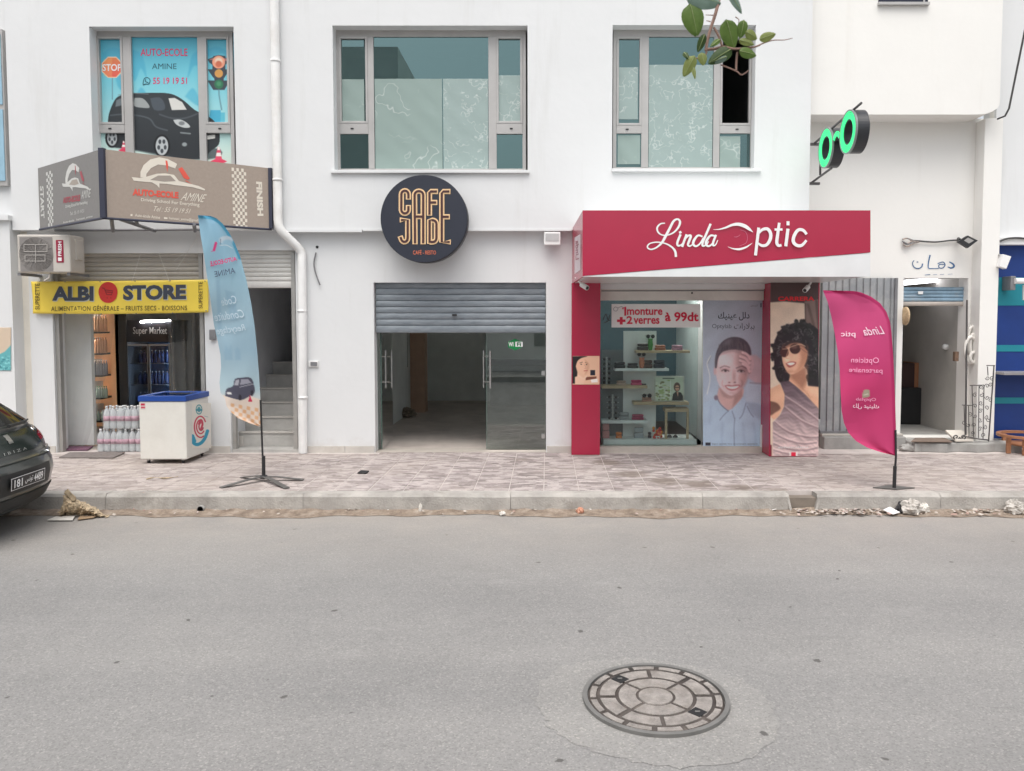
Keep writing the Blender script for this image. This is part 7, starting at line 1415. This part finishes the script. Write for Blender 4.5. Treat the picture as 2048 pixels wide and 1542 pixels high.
# ================================================================== manhole
mc = pg(1311, 1398, 0); mr_ = .365
m, n, l, p = nodes('patched_cement'); p.inputs['Roughness'].default_value = .95; v = pos(n, l); a = noise(n, l, 6, 7, v, .7); r = ramp(n, [(.3, (.218, .209, .199, 1)), (.7, (.285, .270, .254, 1))]); l.new(a.outputs['Fac'], r.inputs[0])
vo = n.new('ShaderNodeTexVoronoi'); vo.inputs['Scale'].default_value = 55; l.new(v, vo.inputs['Vector']); rv = ramp(n, [(.10, (.45, .43, .4, 1)), (.22, (1, 1, 1, 1))]); l.new(vo.outputs['Distance'], rv.inputs[0]); l.new(mix(n, l, .8, r.outputs[0], rv.outputs[0], 'MULTIPLY'), p.inputs['Base Color']); bump(n, l, vo.outputs['Distance'], .4, .006, p); M_PATCH = m
rs = np.random.default_rng(6); ed = [(1072, 1400), (1082, 1362), (1125, 1335), (1180, 1322), (1250, 1316), (1330, 1322), (1420, 1338), (1490, 1362), (1535, 1395), (1553, 1432), (1548, 1475), (1500, 1515), (1400, 1532), (1290, 1528), (1180, 1500), (1110, 1462), (1085, 1432)]
ed = catmull(ed + [ed[0]], 6)[:-1]
pp_ = MB(); pp_.v = [tuple(pg(mc_[0] + rs.normal(0, 5), mc_[1] + rs.normal(0, 2.2), .002)) for mc_ in ed]; pp_.f = [tuple(range(len(pp_.v)))]; pp_.sm = [False]; o = struct(pp_.build('cement_patch', asphalt('cement_patch_surface', (1.09, 1.085, 1.07))))
MH = thing('manhole_cover', 'round cast iron manhole cover with cement filled panels in the road', 'manhole', (mc.x, mc.y, 0)); M_IRON = mk('worn_cast_iron', (.075, .062, .055, 1), .7, .3, 12, .3, 90, dirt=(.2, .17, .15, 1), dscale=5); M_FILL = mk('cement_infill', (.285, .26, .24, 1), .95, .3, 16, .9, 70, dirt=(.20, .175, .155, 1), dscale=5); M_FRM = mk('worn_grey_frame', (.16, .157, .15, 1), .6, .15, 8)
def annul(r0, r1, z0, z1, a0, a1, mat, nm, seg=None, g=0):
    full = a1 - a0 >= 360; seg = seg or max(3, int((a1 - a0) / 5)); mb = MB(); vs = []
    for k in range(seg + (0 if full else 1)):
        t = R(a0 + (a1 - a0) * k / seg); cs, sn = math.cos(t), math.sin(t)
        for r_, z in ((r0, z0), (r1, z0), (r1, z1), (r0, z1)):
            gg_ = 0 if full else g / max(r_, .03) * (1 - 2 * k / seg); c_, s_ = math.cos(t + gg_), math.sin(t + gg_); vs.append((mc.x + r_ * c_, mc.y + r_ * s_, z))
    N = len(vs) // 4; fs = [(k * 4 + i, k * 4 + (i + 1) % 4, ((k + 1) % N) * 4 + (i + 1) % 4, ((k + 1) % N) * 4 + i) for k in range(seg) for i in range(4)]
    if not full: fs += [(3, 2, 1, 0), tuple(seg * 4 + i for i in range(4))]
    mb.add(vs, fs); return mb.build(nm, mat, MH, .0015)
annul(mr_ * .935, mr_, .0, .020, 0, 360, M_FRM, 'frame', 72); MB().lathe([(mr_ * .925, .004), (mr_ * .925, .010)], (mc.x, mc.y, 0), 72).build('cover', M_IRON, MH)
for k in range(14): annul(mr_ * .815, mr_ * .90, .0105, .0165, k * 360 / 14 + 4, (k + 1) * 360 / 14 + 4, M_FILL, 'panel', g=.013)
for k in range(8): annul(mr_ * .555, mr_ * .765, .0105, .0165, k * 45, (k + 1) * 45, M_FILL, 'panel', g=.010 if k % 4 else .020)
for k in range(4): annul(mr_ * .27, mr_ * .505, .0105, .0165, k * 90 + 45, (k + 1) * 90 + 45, M_FILL, 'panel', g=.009)
MB().lathe([(mr_ * .235, .0105), (mr_ * .232, .0165)], (mc.x, mc.y, 0), 32, 'z', False).build('panel', M_FILL, MH)
for t in (132, -42): 
    q = (mc.x + mr_ * .66 * math.cos(R(t)), mc.y + mr_ * .66 * math.sin(R(t))); MB().lathe([(.048, .0168), (.048, .0182)], (q[0], q[1], 0), 4, 'z', False).build('key_slot', M_RUBBER, MH); MB().tube([(q[0] - .012, q[1], .020), (q[0] + .012, q[1], .020)], .004, 6).build('key_bar', M_FRM, MH)

# ================================================================== litter
M_STRAW = mk('straw_sack', C(176, 158, 132), .85, .45, 26, .5, 90); M_PAPER = mk('dirty_paper', (.66, .63, .58, 1), .8, .12, 10); M_CARD = mk('brown_card', C(160, 135, 108), .85, .15)
sk = MB(); rs = np.random.default_rng(21)
def sack(u, t):
    x = 120 + 95 * u; top_y = np.interp(x, [118, 126, 130, 138, 146, 152, 162, 175, 190, 203, 216], [1028, 1015, 992, 988, 1000, 998, 1003, 1006, 1016, 1026, 1035]); bot_y = np.interp(x, [118, 150, 190, 216], [1033, 1033, 1034, 1037])
    y = top_y + (bot_y - top_y) * t; q = px(x, y, 7.36 - .10 * math.sin(PI * min(1, t * 1.1)) * (1 - .4 * u) + .05 * t * 0)
    return (q.x + rs.normal(0, .006), q.y + rs.normal(0, .014) - .03 * math.sin(u * 23 + t * 4) * .4, max(.008, q.z + rs.normal(0, .005)))
sk.grid(sack, 34, 14, False); o = sk.build('torn_sack', M_STRAW, None, solid=.004); tag(o, 'torn woven straw sack crumpled against the kerb', 'sack')
fp_ = MB()
for k in range(3):
    a = [(128, 985), (134, 979), (141, 986), (150, 995), (152, 1001), (143, 1002)]; fp_.prism([px(x + rs.uniform(-2, 2), y + rs.uniform(-2, 2), 7.33 - .02 * k) for x, y in a], (0, .008, 0))
o2 = fp_.build('sack_tuft', M_STRAW, o)
o = MB().prism([pg(94, 1041, .012), pg(145, 1041, .012), pg(150, 1033, .012), pg(112, 1034, .012)], (0, 0, .006)).build('paper_sheet', M_PAPER); tag(o, 'flat pale paper lying before the torn sack', 'paper')
o = MB().prism([pg(155, 1040, .012), pg(186, 1036, .012), pg(196, 1032, .012), pg(160, 1033, .012)], (0, 0, .006)).build('cardboard_scrap', M_CARD); tag(o, 'brown cardboard scrap half under the torn sack', 'cardboard')
o = MB().prism([pg(1766, 1020, .03), pg(1786, 1029, .03), pg(1800, 1025, .03), pg(1780, 1014, .05)], (0, 0, .004)).build('paper_sheet', mk('white_paper', (.8, .8, .8, 1), .7, .03)); tag(o, 'clean white paper sheet in the right gutter', 'paper')
M_BAG = mk('dirty_plastic_bag', (.50, .47, .43, 1), .45, .25, 16)
for (x, y, rx, rz, sd, mt, nm, lb, ct) in ((1822, 1027, .10, .075, 2, M_BAG, 'plastic_bag', 'crumpled pale plastic bag beside the white paper', 'bag'), (1803, 1026, .05, .06, 5, mk('black_bag', (.03, .03, .032, 1), .4, .3), 'plastic_bag', 'dark crumpled bag beside the white paper', 'bag'), (2022, 1024, .085, .07, 7, M_BAG, 'plastic_bag', 'crumpled whitish bag at the right end of the gutter', 'bag'), (1845, 1024, .05, .05, 11, M_PAPER, 'paper_wad', 'pale paper wad right of the crumpled bag', 'paper'), (1160, 1026, .035, .03, 13, mk('orange_wrapper', C(205, 150, 125), .6, .3, 40), 'wrapper', 'orange and white wrapper in the gutter before the cafe', 'wrapper'), (842, 1022, .016, .045, 15, M_PAPER, 'paper_scrap', 'pale upright paper scrap against the kerb below the cafe', 'paper'), (1005, 1030, .03, .02, 17, M_PAPER, 'paper_wad', 'small white paper wad in the gutter below the cafe', 'paper')):
    q = pg(x, y, .01); q.y = min(q.y, YK - rx * .8 - .02); o = crumple(q.x, q.y, .008, rx, rx * .7, rz, sd, nm, mt, 22, 14, .35); tag(o, lb, ct)
# scattered bits
random.seed(8); bits = MB()
for k in range(420):
    if k < 200: x = random.gauss(1720, 70)
    elif k < 260: x = random.gauss(1960, 40)
    else: x = random.uniform(150, 2040)
    y = random.uniform(1019, 1032); q = pg(x, y, .012); q.y = min(q.y, YK - .015); s = random.uniform(.006, .022) * (1.2 if k < 260 else .7); a = random.uniform(0, 6.28); tl = random.uniform(-.5, .5)
    d = Vector((math.cos(a), math.sin(a), tl * .6)) * s; e = Vector((-math.sin(a), math.cos(a), random.uniform(-.3, .6))) * s * random.uniform(.4, .9); z = Vector((0, 0, .012 + .012 * random.random())); 
    bits.poly([q - d - e + z, q + d - e + z, q + d + e + z, q - d + e + z])
m, n, l, p = nodes('mixed_scraps'); g_ = n.new('ShaderNodeNewGeometry'); r = ramp(n, [(0, (.42, .37, .32, 1)), (.35, (.52, .47, .42, 1)), (.6, (.26, .19, .15, 1)), (.8, (.42, .27, .23, 1)), (1, (.6, .57, .54, 1))]); l.new(g_.outputs['Random Per Island'], r.inputs[0]); l.new(r.outputs[0], p.inputs['Base Color']); p.inputs['Roughness'].default_value = .8
o = bits.build('litter_scraps', m); o['kind'] = 'stuff'; o['label'] = 'small scraps of paper and leaf litter strewn along the gutter'
# a few things on the pavement
o = MB().prism([pg(715, 947, ZP + .005), pg(732, 948, ZP + .005), pg(738, 943, ZP + .005), pg(722, 942, ZP + .005)], (0, 0, .01)).build('dark_scrap', M_RUBBER); tag(o, 'small dark scrap on the pavement before the white wall', 'scrap')
st_ = MB(); random.seed(5); pth = [pg(292, 958, ZP + .012), pg(310, 955, ZP + .016), pg(330, 956, ZP + .012), pg(356, 953, ZP + .012)]; st_.tube([Vector(v) for v in catmull([tuple(v) for v in pth], 4)], [.006 + .004 * math.sin(k) for k in range(13)], 5); o = st_.build('straw_wisp', M_STRAW); tag(o, 'wisp of straw on the pavement before the freezer', 'straw')

# ================================================================== hanging twig close to the viewer
YT = 1.85; TW = thing('leafy_twig', 'leafy green twig hanging into the view at the top right', 'branch', tuple(px(1430, 150, YT)))
M_TWIG = mk('brown_twig', C(140, 112, 100), .8, .2, 40); KT = lambda x, y: (1340 + x / 7.877, y / 7.877)
def M_leaf(nm, c1, c2):
    m, n, l, p = nodes(nm); t = noise(n, l, 40, 4, pos(n, l)); r = ramp(n, [(.3, c1), (.7, c2)]); l.new(t.outputs['Fac'], r.inputs[0]); l.new(r.outputs[0], p.inputs['Base Color']); p.inputs['Roughness'].default_value = .5
    o = n['Material Output']; tr = n.new('ShaderNodeBsdfTranslucent'); l.new(r.outputs[0], tr.inputs[0]); mx = n.new('ShaderNodeMixShader'); mx.inputs[0].default_value = .45; l.new(p.outputs[0], mx.inputs[1]); l.new(tr.outputs[0], mx.inputs[2]); l.new(mx.outputs[0], o.inputs[0]); return m
LFM = [M_leaf('leaf_green', (.09, .16, .03, 1), (.15, .24, .055, 1)), M_leaf('leaf_olive', (.19, .23, .06, 1), (.28, .33, .1, 1)), M_leaf('leaf_pale', (.17, .25, .2, 1), (.24, .33, .27, 1)), M_leaf('leaf_dark', (.035, .075, .02, 1), (.07, .12, .035, 1))]
def tw(P, r0, r1, nm='stem'):
    pts = catmull([tuple(px(*KT(x, y), YT + dz)) for x, y, dz in P], 4); n_ = len(pts); MB().tube([Vector(p) for p in pts], [.66 * (r0 + (r1 - r0) * k / (n_ - 1)) for k in range(n_)], 6).build(nm, M_TWIG, TW)
tw([(820, -700, .05), (790, -150, .02), (735, 150, 0), (650, 420, 0), (590, 640, 0), (565, 800, 0)], .0075, .0055); tw([(580, 780, 0), (700, 770, .01), (850, 740, .0), (1000, 770, -.01), (1180, 760, 0), (1330, 740, 0), (1420, 710, 0)], .006, .003)
tw([(1330, 740, 0), (1450, 690, 0), (1620, 635, 0), (1800, 630, 0), (1930, 600, 0)], .0028, .0012); tw([(1060, 820, 0), (1045, 980, 0), (1040, 1110, 0)], .004, .004); tw([(800, 1020, 0), (950, 1080, 0), (1060, 1130, 0), (1130, 1180, 0), (1240, 1110, 0)], .003, .002); tw([(690, 430, 0), (760, 560, 0), (820, 720, 0)], .004, .004); tw([(570, 790, 0), (560, 860, 0), (430, 920, 0), (250, 880, 0)], .004, .002); tw([(1030, 265, 0), (1085, 310, 0), (1075, 360, 0)], .002, .001); tw([(680, 240, 0), (560, 235, 0)], .002, .001); tw([(640, 340, 0), (570, 325, 0)], .002, .001)
M_RIB = mk('pale_rib', (.26, .32, .13, 1), .6, .1)
def leaf_(x, y, L, Wd, ang, mi, tip=.0, cup=.15, tiltz=0.):
    c = px(*KT(x, y), YT); s = YT / F / 7.877 * 1.0; ca, sa = math.cos(R(ang)), math.sin(R(ang)); mb = MB(); nu, nv = 10, 6
    def f(u, t):
        w = math.sin(PI * min(1, u ** .8 * .98 + .01)) ** .62 * (1 - .1 * u); a = (u - .5) * L; b = (t - .5) * Wd * w; dY = cup * Wd * s * ((t - .5) ** 2 * 3) + .2 * L * s * (u - .5) ** 2 + tiltz * (u - .5) * L * s
        X = (a * ca - b * sa) * s; Z = -(a * sa + b * ca) * s; return (c.x + X, c.y + dY - .012, c.z + Z)
    mb.grid(f, nu, nv); lo_ = mb.build('leaf', LFM[mi], TW); MB().tube([Vector(f(u, .5)) - Vector((0, .0012, 0)) for u in np.linspace(.04, .96, 9)], [.0011 - .0008 * k / 8 for k in range(9)], 4).build('midrib', M_RIB, lo_)
for q in ((360, 330, 480, 360, 75, 0), (520, 10, 560, 330, 8, 2), (1010, 60, 380, 130, 52, 2), (930, 560, 420, 300, 68, 0), (1120, 480, 260, 170, 100, 0), (1265, 580, 210, 170, 20, 1), (1520, 600, 230, 150, -14, 1), (780, 900, 430, 230, 148, 3), (1210, 860, 290, 180, 6, 0), (290, 1060, 340, 190, 118, 1), (480, 700, 260, 130, 110, 3), (240, 900, 130, 90, 60, 3), (500, 950, 200, 150, 80, 1), (360, 1150, 240, 70, 80, 1), (1190, 690, 240, 120, 15, 1), (760, 960, 260, 120, 160, 2), (700, 700, 220, 90, 140, 0)):
    leaf_(*q, tiltz=random.uniform(-.4, .4))
for k in range(3): pass
for o in list(bpy.data.objects):
    if '_o' in o: del o['_o']
